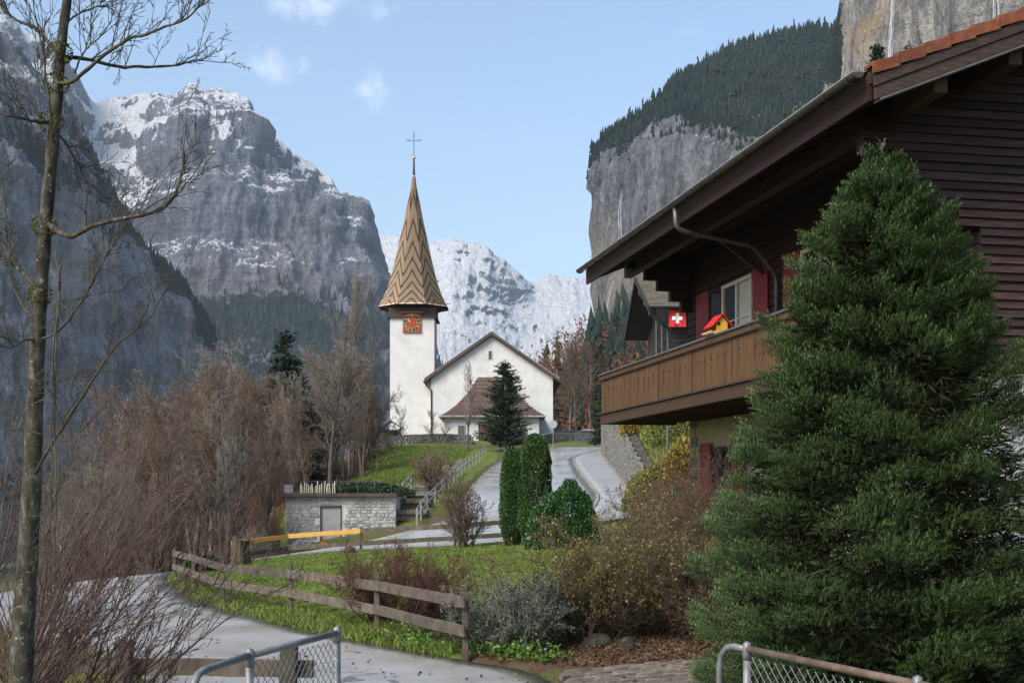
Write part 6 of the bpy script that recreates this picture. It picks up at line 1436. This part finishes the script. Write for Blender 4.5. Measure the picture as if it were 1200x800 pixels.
put_leafy('arborvitae', 'slimmer left-hand column of dark green thuja beside the road', 'tree', at(600, 0, Ya)[0], Ya+.3, column(.38, 3.35, .22), 22000, .062, THUJ, 2, (3, 3, .15), depth=.3)
put_leafy('laurel_bush', 'large round glossy green bush right of the thuja columns', 'bush', at(668, 0, 39)[0], 39.2, dome(.92, .9, 1.72, .22), 26000, .072, BOX, 3, (6, 1.2, .5), depth=.35)
put_leafy('laurel_bush', 'small round green bush at the foot of the thuja columns', 'bush', at(640, 0, 39)[0], 38.9, dome(.6, .6, 1.35, .22), 14000, .07, BOX, 4, (4, .9, .3), depth=.3)
put_leafy('low_hedge', 'low dark green hedge on top of the stone shed', 'hedge', -7.6, 64.6, dome(2.3, .35, .5), 6000, .13, leafmat('hedge_leaves', (.02,.04,.018), (.04,.07,.03), (.07,.10,.05), .6), 5, depth=.25).location.z = ST+.1
put_leafy('ivy_mound', 'dark ivy mound on the lawn beside the tree stump', 'ivy', -9.35, 37.6, dome(.75, .6, .42), 5000, .09, leafmat('ivy_leaves', (.014,.03,.010), (.03,.055,.018), (.05,.08,.025), .5), 6, depth=.3)
for i, (px, Y, w, h, lb) in enumerate(((765, 62, 2.6, 1.9, 'olive bush on the bank below the left end of the balcony'), (792, 70, 3.2, 2.8, 'yellow-green bush high on the bank below the balcony'), (748, 82, 2.2, 1.8, 'golden bush above the retaining wall below the balcony'), (800, 58, 2.0, 2.4, 'golden yellow bush beside the chalet corner post'), (775, 52, 2.4, 1.3, 'low brownish bush at the foot of the bank'), (752, 58, 1.6, 1.1, 'small green bush at the near end of the retaining wall'), (806, 76, 3.0, 2.6, 'tall olive bush behind the golden bush under the balcony'), (770, 88, 3.2, 2.6, 'dark green bush at the top of the bank under the balcony'))):
    x = at(px, 0, Y)[0]; cs = [((.07,.08,.02), (.13,.13,.03), (.22,.19,.05)), ((.06,.09,.02), (.12,.15,.03), (.20,.21,.05)), ((.12,.095,.02), (.20,.15,.03), (.28,.21,.05)), ((.13,.10,.02), (.21,.155,.03), (.30,.22,.05)), ((.08,.055,.03), (.13,.09,.045), (.17,.12,.06)), ((.03,.08,.015), (.06,.13,.025), (.10,.18,.04)), ((.08,.09,.025), (.15,.15,.04), (.22,.20,.06)), ((.03,.06,.018), (.06,.09,.03), (.09,.12,.04))][i]
    put_leafy('bank_bush', lb, 'bush', x, Y, dome(w/2, w/2, h*.85, .3), 5500, .15, leafmat('bank_bush_leaves_%d' % i, *cs, .7, .2), 20+i, (14, h*.8, w*.4), TWIGB, depth=.6)
# ---- twiggy garden shrubs in front
def twig_shrub(name, label, x, y, stems, H, spread, seed, mat, P=PS, r=.012, leafm=None, nleaf=0, lsize=.04, zmin=.3, rad=.3, tilt=(.1, .8), dirs=None, squash=1.0, lv=0):
    R = random.Random(seed); out = []; root = thing(name, label, 'shrub', (x, y, gz(x, y)-.03))
    for k in range(stems):
        a = R.uniform(0, 6.283) if dirs is None else R.uniform(*dirs); t = R.uniform(*tilt); q = rad*math.sqrt(R.random()); b = R.uniform(0, 6.283)
        grow(out, (q*math.cos(b)*spread, q*math.sin(b), -.05), (math.cos(a)*t*spread, math.sin(a)*t, 1), H*R.uniform(.6, 1.05), r*R.uniform(.7, 1.3), lv, P, R)
    A = np.array(out); tips = A[:, 0] == A[:, 0].max(); A = A[:, 1:]; seg_part('twigs', A, mat, root, 3, 'stuff', tips)
    if nleaf:
        q = np.random.default_rng(seed); tips = A[A[:, 5] > zmin]; i = q.integers(0, len(tips), nleaf); C = tips[i, 3:6]+q.normal(0, .012, (nleaf, 3)); D = (tips[i, 3:6]-tips[i, :3]); D /= np.linalg.norm(D, axis=1, keepdims=True)+1e-9; D = D*.6+q.normal(0, .6, D.shape)
        V, F = leaf_quads(C, D, lsize*q.uniform(.6, 1.4, nleaf), .55, q); link('leaves', np_mesh('leaves', V, F, fattrs={'v': q.random(nleaf)}), root, leafm)
    return root
PSH = dict(PS, nseg=[5, 4, 3, 1], kids=[8, 6, 5], rmin=.0035, ang=[.5, .6, .7], wob=[.16, .22, .28, .3], up=[.02, .02, .02, .0])
YLEAF = leafmat('yellowing_leaves', (.075,.075,.018), (.15,.14,.03), (.27,.235,.06), .6, .25, trans=.15); BLEAF = leafmat('brown_shrub_leaves', (.045,.024,.015), (.085,.045,.025), (.14,.08,.04), .7, .2)
TWD = pmat('dark_brown_twigs', (.045,.034,.021), (.082,.062,.038), 4, .8, bmp=0, c3=(.125,.098,.062)); TWX = pmat('maroon_twigs', (.040,.017,.015), (.075,.032,.026), 4, .8, bmp=0, c3=(.12,.055,.042))
bigP = dict(PSH, kids=[9, 7, 6])
twig_shrub('brown_shrub', 'big rounded brown shrub with yellow-green leaves on top, left half', 1.05, 17.6, 34, 1.62, 1.3, 301, TWD, bigP, .013, YLEAF, 8000, .036, .45, .4, (.1, 1.0))
twig_shrub('brown_shrub', 'big rounded brown shrub with yellow-green leaves on top, right half', 2.1, 18.0, 32, 1.8, 1.2, 302, TWD, bigP, .013, YLEAF, 7000, .036, .5, .4, (.1, .95))
twig_shrub('brown_shrub', 'low spreading brown shrub right of the big shrub, beside the fir', 3.0, 17.2, 26, 1.35, 1.2, 303, TWD, bigP, .012, BLEAF, 2200, .04, .3, .3, (.2, 1.0))
twig_shrub('grey_green_shrub', 'feathery grey-green shrub behind the last fence post', -.05, 16.9, 46, .95, 1.2, 320, TWIGG, dict(PSH, kids=[8, 7, 5]), .009, leafmat('greygreen_leaves', (.022,.036,.026), (.045,.072,.050), (.095,.135,.095), .6, .3), 17000, .036, .04, .45, (.1, .95))
twig_shrub('maroon_shrub', 'dense dark maroon twiggy shrub behind the wooden fence', -1.85, 20.4, 52, 1.22, 1.3, 304, TWX, dict(PSH, kids=[8, 7, 5]), .011, BLEAF, 2500, .03, .2, .45, (.1, .9))
twig_shrub('bare_garden_shrub', 'bare upright shrub with several stems against the upper road fence', at(545, 0, 43)[0], 43.2, 13, 2.5, 1.0, 305, TWIGB, dict(PSH, kids=[9, 7, 5], rmin=.006, up=[.05, .04, .03, .02]), .028, BLEAF, 900, .06, 1.0, .25, (.05, .5))
twig_shrub('russet_shrub', 'russet bare shrub with long arching canes in front of the chalet wall', 3.35, 19.9, 40, 2.3, 1.0, 306, TWIGR, dict(PSH, kids=[8, 6, 4], up=[.0, .0, .0, .0]), .012, None, 0, .04, .3, .35, (.05, .55))
twig_shrub('russet_shrub', 'russet twiggy shrub between the big brown shrub and the chalet', 2.9, 22.5, 30, 1.7, 1.2, 307, TWIGR, PSH, .012, BLEAF, 900, .04, .3, .4, (.1, .8))
twig_shrub('russet_shrub', 'faded brown shrub below the balcony in front of the bank', 5.0, 33.0, 30, 2.0, 1.3, 308, TWIGR, PSH, .014, BLEAF, 1800, .06, .3, .5, (.1, .9))
twig_shrub('olive_shrub', 'loose olive shrub behind the big brown shrub', 3.4, 29.0, 26, 1.7, 1.3, 309, TWIGB, PSH, .013, YLEAF, 1600, .06, .4, .5, (.1, .9))
twig_shrub('bare_garden_shrub', 'thin bare shrub on the edge of the garden steps', -4.3, 70.0, 16, 2.4, 1.2, 310, TWIGB, dict(PSH, rmin=.012), .03, BLEAF, 700, .1, .5, .3, (.1, .6))
# ---- the near birch-like tree on the left
NBARK = None
def near_bark():
    m, nt, bs = base_mat('mossy_grey_bark'); v = coords(nt, (1, 1, .45)); n1 = noise(nt, v, 22, 6, .65); n2 = noise(nt, coords(nt, (1, 1, .6)), 7, 5); n3 = noise(nt, coords(nt), 45, 4)
    col = ramp(nt, n1, [(.36, (.022, .019, .014)), (.54, (.06, .055, .042)), (.74, (.17, .163, .135))])
    col = mixc(nt, ramp(nt, n2, [(.56, (0, 0, 0)), (.68, (.7, .7, .7))]), col, (.036, .042, .014))
    col = mixc(nt, ramp(nt, n3, [(.62, (0, 0, 0)), (.7, (.8, .8, .8))]), col, (.32, .32, .28))
    nt.links.new(col, bs.inputs['Base Color']); bs.inputs['Roughness'].default_value = .9; bs.inputs['Specular IOR Level'].default_value = .15; bump(nt, bs, n1, .9, .012); return m
NBARK = near_bark(); BRB = pmat('dark_branch_bark', (.025,.02,.015), (.055,.048,.034), 14, .85, bmp=.3, bdist=.004, c3=(.10,.095,.06), dirt=(.06,.06,.015), dscale=6, dlo=.56)
YT = 6.6
tr = thing('bare_tree', 'mossy grey-barked bare tree at the left edge with spreading branches', 'tree', tuple(on(*at(25, 0, YT)[:2]))); LT = np.array(tr.location)
def pl(pts, Y=YT): return [at(px, py, Y+dy)-LT for (px, py, dy) in [(p if len(p) == 3 else (*p, 0)) for p in pts]]
tp = [(22, 860), (26, 760), (31, 680), (36, 590), (40, 500), (43, 420), (47, 350), (53, 270), (60, 190), (67, 110), (70, 70), (76, 20), (84, -30), (96, -90)]
tpts = spline(np.array([np.array(p) for p in pl(tp)]), 60); tpts[0][2] = -.3
rad = np.interp(np.linspace(0, 1, 60), [0, .12, .28, .48, .69, .9, 1], [.066, .057, .046, .036, .030, .023, .018])*(1+.06*np.sin(np.arange(60)*1.9))
m = MB(); m.tube(tpts, list(rad), 14); m.build('trunk', NBARK, tr, True)
branches = [([(72, 66), (98, 69, .1), (140, 78, .2), (176, 78, .25), (205, 77, .3), (225, 72, .32), (238, 71, .35)], .020),
 ([(66, 98), (82, 97, -.1), (100, 84, -.2), (125, 62, -.3), (150, 46, -.4), (172, 41, -.45), (190, 33, -.5), (215, 24, -.55), (232, 10, -.6), (243, -5, -.6)], .019),
 ([(68, 62), (52, 45, .1), (40, 33, .2), (20, 24, .3), (8, 14, .3), (2, -6, .3)], .022), ([(60, 143), (45, 143, -.1), (28, 139, -.2), (10, 136, -.3), (-15, 128, -.3)], .020),
 ([(56, 262), (70, 272, -.1), (86, 277, -.2), (105, 266, -.3), (130, 259, -.4), (160, 253, -.5), (185, 247, -.5), (200, 236, -.5), (208, 220, -.5), (213, 200, -.5), (216, 178, -.5)], .026),
 ([(48, 345), (36, 330, .1), (22, 315, .2), (8, 306, .2), (-12, 300, .2)], .026), ([(47, 398), (62, 392, -.1), (78, 378, -.2), (92, 358, -.3), (103, 342, -.3), (112, 322, -.3), (124, 302, -.3), (136, 282, -.3), (146, 262, -.3)], .013),
 ([(44, 400), (30, 398, -.1), (14, 407, -.2), (-6, 404, -.3)], .014), ([(38, 560), (60, 522, -.2), (85, 482, -.4), (108, 446, -.5), (128, 415, -.55), (146, 396, -.6), (166, 382, -.6), (180, 366, -.6), (186, 352, -.6)], .014),
 ([(60, 150), (75, 165, .1), (90, 190, .2), (104, 218, .3), (116, 243, .3), (122, 252, .3)], .011), ([(62, 180), (58, 120, -.1), (50, 60, -.15), (42, 20, -.2), (38, -20, -.2)], .012),
 ([(55, 250), (58, 190, .1), (46, 120, .15), (44, 70, .2), (40, 30, .2)], .010), ([(75, 30), (95, 15, .1), (120, 8, .2), (138, 16, .25), (148, 35, .3)], .010), ([(88, 85), (98, 62, -.1), (112, 48, -.2), (128, 30, -.2), (134, 4, -.2)], .009),
 ([(50, 310), (65, 295, -.2), (70, 345, -.3), (62, 420, -.35), (60, 560, -.4), (58, 700, -.4)][1:], .011), ([(70, 310, -.3), (67, 380, -.3), (64, 470, -.35), (66, 580, -.4), (62, 720, -.4)], .012), ([(45, 380), (22, 350, .1), (10, 300, .2), (6, 240, .2), (0, 200, .2)], .012)]
P_NB = dict(nseg=[5, 4, 3], kids=[5, 3], ang=[.6, .7], ratio=[.5, .5], wob=[.15, .2, .2], up=[.07, .05, .03], taper=[.75, .6, .4], start=[.15, .15, 0], rr=[.6, .6], rmin=.0022)
for bi, (bp, r0) in enumerate(branches):
    r0 *= .60
    R = random.Random(500+bi); q = spline(np.array(pl(bp)), 26); rr = [r0*(1-.72*i/25)*(1+.1*math.sin(i*2.3+bi)) for i in range(26)]
    m = MB(); m.tube([Vector(p)+Vector((R.gauss(0, .002), R.gauss(0, .002), R.gauss(0, .002))) for p in q], rr, 8); br = m.build('branch', BRB if bi not in (0, 4, 5) else NBARK, tr, True)
    out = []; nk = 12 if len(bp) > 5 else 8
    for k in range(nk):
        i = R.randrange(5, 25); d = np.array(q[min(i+1, 25)]-q[i-1]); d /= np.linalg.norm(d); e = d+np.array((R.uniform(-.8, .8), R.uniform(-.5, .5), R.uniform(.0, 1.1))); e /= np.linalg.norm(e)
        grow(out, tuple(q[i]), tuple(e), R.uniform(.12, .42), max(rr[i]*.45, .003), 0, P_NB, R)
    A = np.array(out)[:, 1:]; seg_part('twigs', A, BRB, br, 3, 'stuff')
MOSS = leafmat('branch_moss', (.05,.06,.012), (.09,.10,.02), (.14,.14,.03), .9, .1)
mo = [(70, 62), (66, 98), (60, 143), (47, 345), (52, 265)]
for (px, py) in mo:
    c = at(px, py, YT)-LT; R = np.random.default_rng(int(px*py)); v = R.normal(size=(420, 3)); v /= np.linalg.norm(v, axis=1, keepdims=True); V, F = leaf_quads(c+v*np.array((.058, .058, .05)), v+R.normal(0, .4, v.shape), .014*R.uniform(.6, 1.4, 420), .5, R); link('moss_tuft', np_mesh('moss_tuft', V, F, fattrs={'v': R.random(420)}), tr, MOSS)
# ---- thicket of canes round its foot
P_CN = dict(nseg=[8, 5, 3, 1], kids=[7, 4, 3], ang=[.38, .45, .5], ratio=[.48, .45, .4], wob=[.09, .14, .18, .2], up=[-.01, .03, .03, .02], taper=[.7, .65, .6, .5], start=[.25, .15, .1, 0], rr=[.6, .6, .6], rmin=.0028)
CANE = pmat('reddish_canes', (.035,.020,.018), (.070,.042,.036), 6, .75, bmp=0, c3=(.12,.085,.075)); CANEM = pmat('brown_canes', (.045,.034,.026), (.085,.066,.05), 6, .75, bmp=0, c3=(.15,.125,.10))
def cane_bush(label, px, Y, n, L, dirx, seed, mat, tilt=(.2, 1.0)):
    R = random.Random(seed); x = at(px, 0, Y)[0]; root = thing('cane_bush', label, 'shrub', tuple(on(x, Y))); out = []
    for k in range(n):
        t = R.uniform(*tilt); d = (dirx*t+R.uniform(-.25, .25), R.uniform(-.35, .35), 1.0); l = math.sqrt(sum(c*c for c in d))
        grow(out, (R.uniform(-.3, .3), R.uniform(-.3, .3), -.1), tuple(c/l for c in d), L*R.uniform(.55, 1.1), .011*R.uniform(.7, 1.4), 0, P_CN, R)
    A = np.array(out); seg_part('twigs', A[:, 1:], mat, root, 3, 'stuff', A[:, 0] == 3)
cane_bush('reddish cane bush leaning right over the road beside the mossy tree', 30, 8.2, 22, 1.95, 1.0, 601, CANE, (.15, 1.2))
cane_bush('tangled reddish canes at the left frame edge below the mossy tree', -40, 7.6, 26, 2.1, .8, 602, CANE, (-.2, .9))
cane_bush('brown upright cane bush behind the mossy tree trunk', 20, 11.0, 24, 2.6, .6, 603, CANEM, (-.4, .9))
cane_bush('brown cane bush on the far road verge behind the mossy tree', 60, 24.0, 26, 3.6, .5, 604, CANEM, (-.7, .9))
cane_bush('grey-brown cane bush at the outside of the hairpin bend', 130, 37.0, 26, 4.0, .3, 605, CANEM, (-.8, .8))
cane_bush('low cane bush between the hairpin and the thicket', 170, 47.0, 22, 3.6, .2, 606, CANEM, (-.9, .9))
# ---- fir in front of the chalet
def big_fir():
    R = np.random.default_rng(11); x, y = 3.95, 13.2; z0 = gz(x, y); root = thing('fir_tree', 'large dense green fir in front of the chalet at the right', 'tree', (x, y, z0)); Ht = EYE+(HY-182)/F_PX*13.2-z0
    # one shoot: a twig with needles all round, brush-like, length 1
    n = 14; t = np.repeat(np.linspace(.1, 1.0, 7), 2); a = np.arange(n)*2.399; el = .75
    base = np.stack([t, np.zeros(n), np.zeros(n)], 1); dr = np.stack([np.full(n, .42), np.cos(a)*el, np.abs(np.sin(a))*el*.9-.12], 1); dr /= np.linalg.norm(dr, axis=1, keepdims=True)
    side = np.cross(dr, np.array((.3, .2, 1.))); side /= np.linalg.norm(side, axis=1, keepdims=True); Ln = .34*(1.05-.35*t)[:, None]
    T = np.stack([base-side*.043, base+side*.043, base+dr*Ln], 1).reshape(-1, 3)      # needle triangles
    def prof(t): return np.interp(t, [0, .05, .15, .3, .45, .6, .75, .86, .94, 1.0], [1.60, 1.84, 1.92, 1.84, 1.64, 1.32, .90, .48, .17, .03])
    C = []; DX = []; UP = []; SZ = []; VV = []; twig = [(0, 0, -.2, 0, 0, Ht*.6, .11, .06), (0, 0, Ht*.6, 0, 0, Ht-.02, .06, .008)]
    def branch(z, az, L, ox=0, oy=0, fill=1.0):
        """a bough: hidden inside, a flat drooping spray of shoots in its outer half, tips turned up"""
        t = z/Ht; rise = np.interp(t, [0, .4, .75, 1], [-.22, -.10, .30, 1.0]); d = np.array((math.cos(az), math.sin(az))); sd = np.array((-d[1], d[0])); tone = R.random()
        def mid(s): return z+rise*L*s-.20*L*s**2+.17*L*s**5
        twig.append((ox, oy, z, ox+d[0]*L*.6, oy+d[1]*L*.6, mid(.6), .010+.008*L, .005)); twig.append((ox+d[0]*L*.6, oy+d[1]*L*.6, mid(.6), ox+d[0]*L*.95, oy+d[1]*L*.95, mid(.95), .005, .003))
        k = int((46+112*L)*fill)
        s = 1-.66*R.random(k)**1.7; wd = L*.40*np.sqrt(np.clip(1.03-s, 0, 1))+.05; l = R.uniform(-1, 1, k)*wd
        th = R.normal(0, .022+.02*L, k)
        q = np.stack([ox+d[0]*L*s+sd[0]*l, oy+d[1]*L*s+sd[1]*l, mid(s)+th-.22*np.abs(l)], 1)
        dv = np.stack([d[0]*np.ones(k)+sd[0]*l/(wd+.02)*.85, d[1]*np.ones(k)+sd[1]*l/(wd+.02)*.85, R.normal(.20, .20, k)+(s > .8)*.28], 1)+R.normal(0, .16, (k, 3))
        for i in range(k):
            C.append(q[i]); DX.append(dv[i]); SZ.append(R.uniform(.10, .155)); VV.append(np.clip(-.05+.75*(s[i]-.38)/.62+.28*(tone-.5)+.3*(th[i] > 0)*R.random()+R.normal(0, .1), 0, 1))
    golden = 2.39996; z = .10; i = 0
    while z < Ht*.97:
        t = z/Ht; Rr = float(prof(t))*(.95+.13*((z/.31) % 1.0))
        for q in range(4):
            az = i*golden+R.normal(0, .3); i += 1
            if math.sin(az) > .3 and R.random() < .7: continue
            branch(z+R.normal(0, .04), az, max(.09, Rr*R.uniform(.86, 1.07)))
        for q in range(1): branch(z, i*golden*1.7+q*3.1, max(.09, Rr*R.uniform(.5, .7)), 0, 0, .7)
        z += np.interp(t, [0, .5, .7, .9, 1], [.064, .064, .074, .062, .05])
    for (zt, o) in ((Ht+.12, (0, 0)), (Ht-.14, (.33, -.05)), (Ht-.95, (.62, -.2)), (Ht-.95, (-.55, -.15))):      # leaders
        for q in range(18):
            C.append(np.array((o[0]+R.normal(0, .010), o[1]+R.normal(0, .010), zt-.42+.024*q))); DX.append(np.array((R.normal(0, .35), R.normal(0, .35), 1))); SZ.append(.10); VV.append(.95)
        twig.append((o[0]*.3, o[1]*.3, zt-.9, o[0], o[1], zt, .016, .005))
        for q in range(22): branch(zt-.34-.038*q, q*2.4+o[0], .09+.021*q, o[0], o[1], .6)
    C, DX, SZ, VV = np.array(C), np.array(DX), np.array(SZ), np.array(VV)
    DX /= np.linalg.norm(DX, axis=1, keepdims=True); up = np.array((0, 0, 1.))+R.normal(0, .25, C.shape); Yv = np.cross(up, DX); Yv /= np.linalg.norm(Yv, axis=1, keepdims=True); Zv = np.cross(DX, Yv)
    V = C[:, None]+SZ[:, None, None]*(T[None, :, 0:1]*DX[:, None]+T[None, :, 1:2]*Yv[:, None]+T[None, :, 2:3]*Zv[:, None])
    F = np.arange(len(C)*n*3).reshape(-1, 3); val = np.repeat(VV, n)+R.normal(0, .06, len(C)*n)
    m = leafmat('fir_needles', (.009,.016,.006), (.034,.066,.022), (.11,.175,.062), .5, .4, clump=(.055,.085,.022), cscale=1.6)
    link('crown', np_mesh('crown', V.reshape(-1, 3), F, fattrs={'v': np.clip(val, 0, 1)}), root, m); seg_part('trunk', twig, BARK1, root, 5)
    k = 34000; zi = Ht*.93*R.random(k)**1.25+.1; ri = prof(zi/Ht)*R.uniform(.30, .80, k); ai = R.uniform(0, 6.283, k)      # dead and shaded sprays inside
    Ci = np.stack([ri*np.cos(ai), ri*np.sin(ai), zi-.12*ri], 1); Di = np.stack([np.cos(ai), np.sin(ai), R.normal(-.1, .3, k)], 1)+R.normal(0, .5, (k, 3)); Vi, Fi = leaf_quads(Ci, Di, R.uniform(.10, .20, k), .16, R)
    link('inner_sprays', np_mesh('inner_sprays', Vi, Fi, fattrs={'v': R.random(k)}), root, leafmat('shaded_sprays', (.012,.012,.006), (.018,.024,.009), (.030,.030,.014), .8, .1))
    print('fir shoots', len(C), 'tris', len(F))
big_fir()
# ---- grass, ground leaves and fallen leaves
GRASS = leafmat('grass_blades', (.06,.11,.014), (.115,.18,.026), (.19,.23,.05), .6, .25, trans=.2, clump=(.14,.15,.04), cscale=.9)
def blades(name, label, poly, n, h, seed, mat, lean=.5, mask=None, dens=None):
    R = np.random.default_rng(seed); P = np.array(poly); lo, hi = P.min(0), P.max(0); x = R.uniform(lo[0], hi[0], n*3); y = lo[1]+(hi[1]-lo[1])*R.random(n*3)**1.5
    ok = in_poly(x, y, P) & ~in_poly(x, y, POLY_ROAD) & ~in_poly(x, y, POLY_SETT)
    if mask is not None: ok &= mask(x, y)
    x, y = x[ok][:n], y[ok][:n]; z = g(x, y)+(fbm(x*.9, y*.9, 0, 4)-.5)*.10-.01; k = len(x)
    hh = h*R.uniform(.5, 1.3, k)*(.5+fbm(x*1.3, y*1.3, 2, 3)); a = R.uniform(0, 6.283, k); w = .006+.0004*y
    B = np.stack([x, y, z], 1); S = np.stack([np.cos(a), np.sin(a), 0*a], 1)*w[:, None]; Tt = B+np.stack([R.normal(0, lean, k)*hh, R.normal(0, lean, k)*hh, hh], 1)
    V = np.stack([B-S, B+S, Tt], 1).reshape(-1, 3); F = np.arange(3*k).reshape(-1, 3)
    o = link(name, np_mesh(name, V, F, fattrs={'v': R.random(k)}), None, mat); return tag(o, label, 'grass', kind='stuff')
LAWN = [(-1.0,16.3),(-2.3,18.6),(-4,21.2),(-6.6,26.5),(-8.2,30),(-10,36),(-10.7,40),(-10.6,44),(-9.6,47),(-6.6,47.4),(0,45.4),(2,46),(3.5,40),(3,28),(2.0,22),(1,18.5)]
BED = np.array([(-2.4,18.6),(-.4,15.9),(.5,14.9),(2,15.2),(4,15.5),(6,20),(4,26),(1.5,22.5),(.4,20),(-1.6,21.2)])
blades('lawn_grass', 'short green grass of the lawn behind the wooden fence', LAWN, 110000, .06, 1, GRASS, .5, lambda x, y: ~in_poly(x, y, BED) & (fbm(x*1.1, y*1.1, 7, 3) > .36))
blades('verge_grass', 'longer ragged grass along the near road edge', [(-.9,16.3),(-2.3,18.3),(-3.8,20.7),(-6.6,26.2),(-8.1,29.6),(-9.9,35.3),(-9.5,36),(-7.4,30.2),(-5.9,27),(-3.4,22),(-1.9,19.6),(-.6,17.3)], 16000, .13, 2, GRASS, .6)
blades('verge_grass', 'yellowish grass on the left road verge behind the plank fence', [(-3.5,9.4),(-4.3,14),(-5.9,19.6),(-10.2,27.3),(-13,27),(-9,16),(-6,9)], 26000, .12, 3, leafmat('dry_grass_blades', (.07,.075,.02), (.14,.13,.035), (.22,.19,.06), .7), .7)
blades('church_lawn_grass', 'smooth green grass of the sloping lawn below the church', [(-12.5,68),(-6.2,68),(-5.2,90),(-4.5,112),(-4,128),(-14.5,131),(-15,118),(-13,95),(-12,80)], 60000, .16, 4, GRASS, .5)
blades('bank_grass', 'long green and yellow grass on the bank below the balcony', [(7.5,56),(7.6,72),(8.4,95),(9.2,120),(14,120),(15,90),(13,60),(9,50)], 40000, .35, 5, leafmat('bank_grass_blades', (.06,.09,.015), (.13,.16,.03), (.24,.21,.05), .65), .5)
def weeds():
    R = np.random.default_rng(8); C = []; D = []; S = []
    for k in range(34):
        t = R.random(); x, y = -2.0+2.6*t+R.normal(0, .12), 18.3-3.1*t+abs(R.normal(0, .25))+.15
        if in_poly(np.array([x]), np.array([y]), POLY_ROAD)[0]: continue
        z = gz(x, y); n = 60; q = R.normal(0, .09, (n, 3)); q[:, 2] = np.abs(q[:, 2])*1.1; C.append(np.array((x, y, z))+q); D.append(R.normal(0, 1, (n, 3))+np.array((0, 0, .6))); S.append(R.uniform(.03, .075, n))
    C, D, S = np.concatenate(C), np.concatenate(D), np.concatenate(S); V, F = leaf_quads(C, D, S, .7, R)
    tag(link('ground_cover', np_mesh('ground_cover', V, F, fattrs={'v': R.random(len(F))}), None, leafmat('weed_leaves', (.04,.10,.012), (.075,.16,.02), (.12,.20,.035), .5, .3, trans=.15)), 'bright green weeds along the bed edge by the last fence post', 'weeds', kind='stuff')
weeds()
def litter(name, label, poly, n, size, seed, mat):
    R = np.random.default_rng(seed); P = np.array(poly); lo, hi = P.min(0), P.max(0); x = R.uniform(lo[0], hi[0], n*3); y = R.uniform(lo[1], hi[1], n*3); ok = in_poly(x, y, P); x, y = x[ok][:n], y[ok][:n]; k = len(x)
    z = g(x, y)+(fbm(x*.9, y*.9, 0, 4)-.5)*.10+.012+R.random(k)*.02; D = R.normal(0, 1, (k, 3))*np.array((1, 1, .25)); V, F = leaf_quads(np.stack([x, y, z], 1), D, size*R.uniform(.6, 1.5, k), .7, R)
    tag(link(name, np_mesh(name, V, F, fattrs={'v': R.random(k)}), None, mat), label, 'leaves', kind='stuff')
litter('fallen_leaves', 'brown fallen leaves under the shrubs by the paving', [(-1.8,18.4),(-.3,16.1),(.6,15.05),(2,15.3),(4,15.6),(5,19),(3,22),(1,20),(-1.2,20.2)], 16000, .045, 1, leafmat('fallen_leaf_colours', (.032,.018,.011), (.07,.038,.02), (.14,.08,.04), .8))
litter('fallen_leaves', 'scattered leaves lying on the wet road and paving', [(-5,17),(.4,12.5),(3,12.8),(3.2,15),(0.4,14.6),(-2.2,18)], 160, .05, 2, MATS['fallen_leaf_colours'])
haze_box()
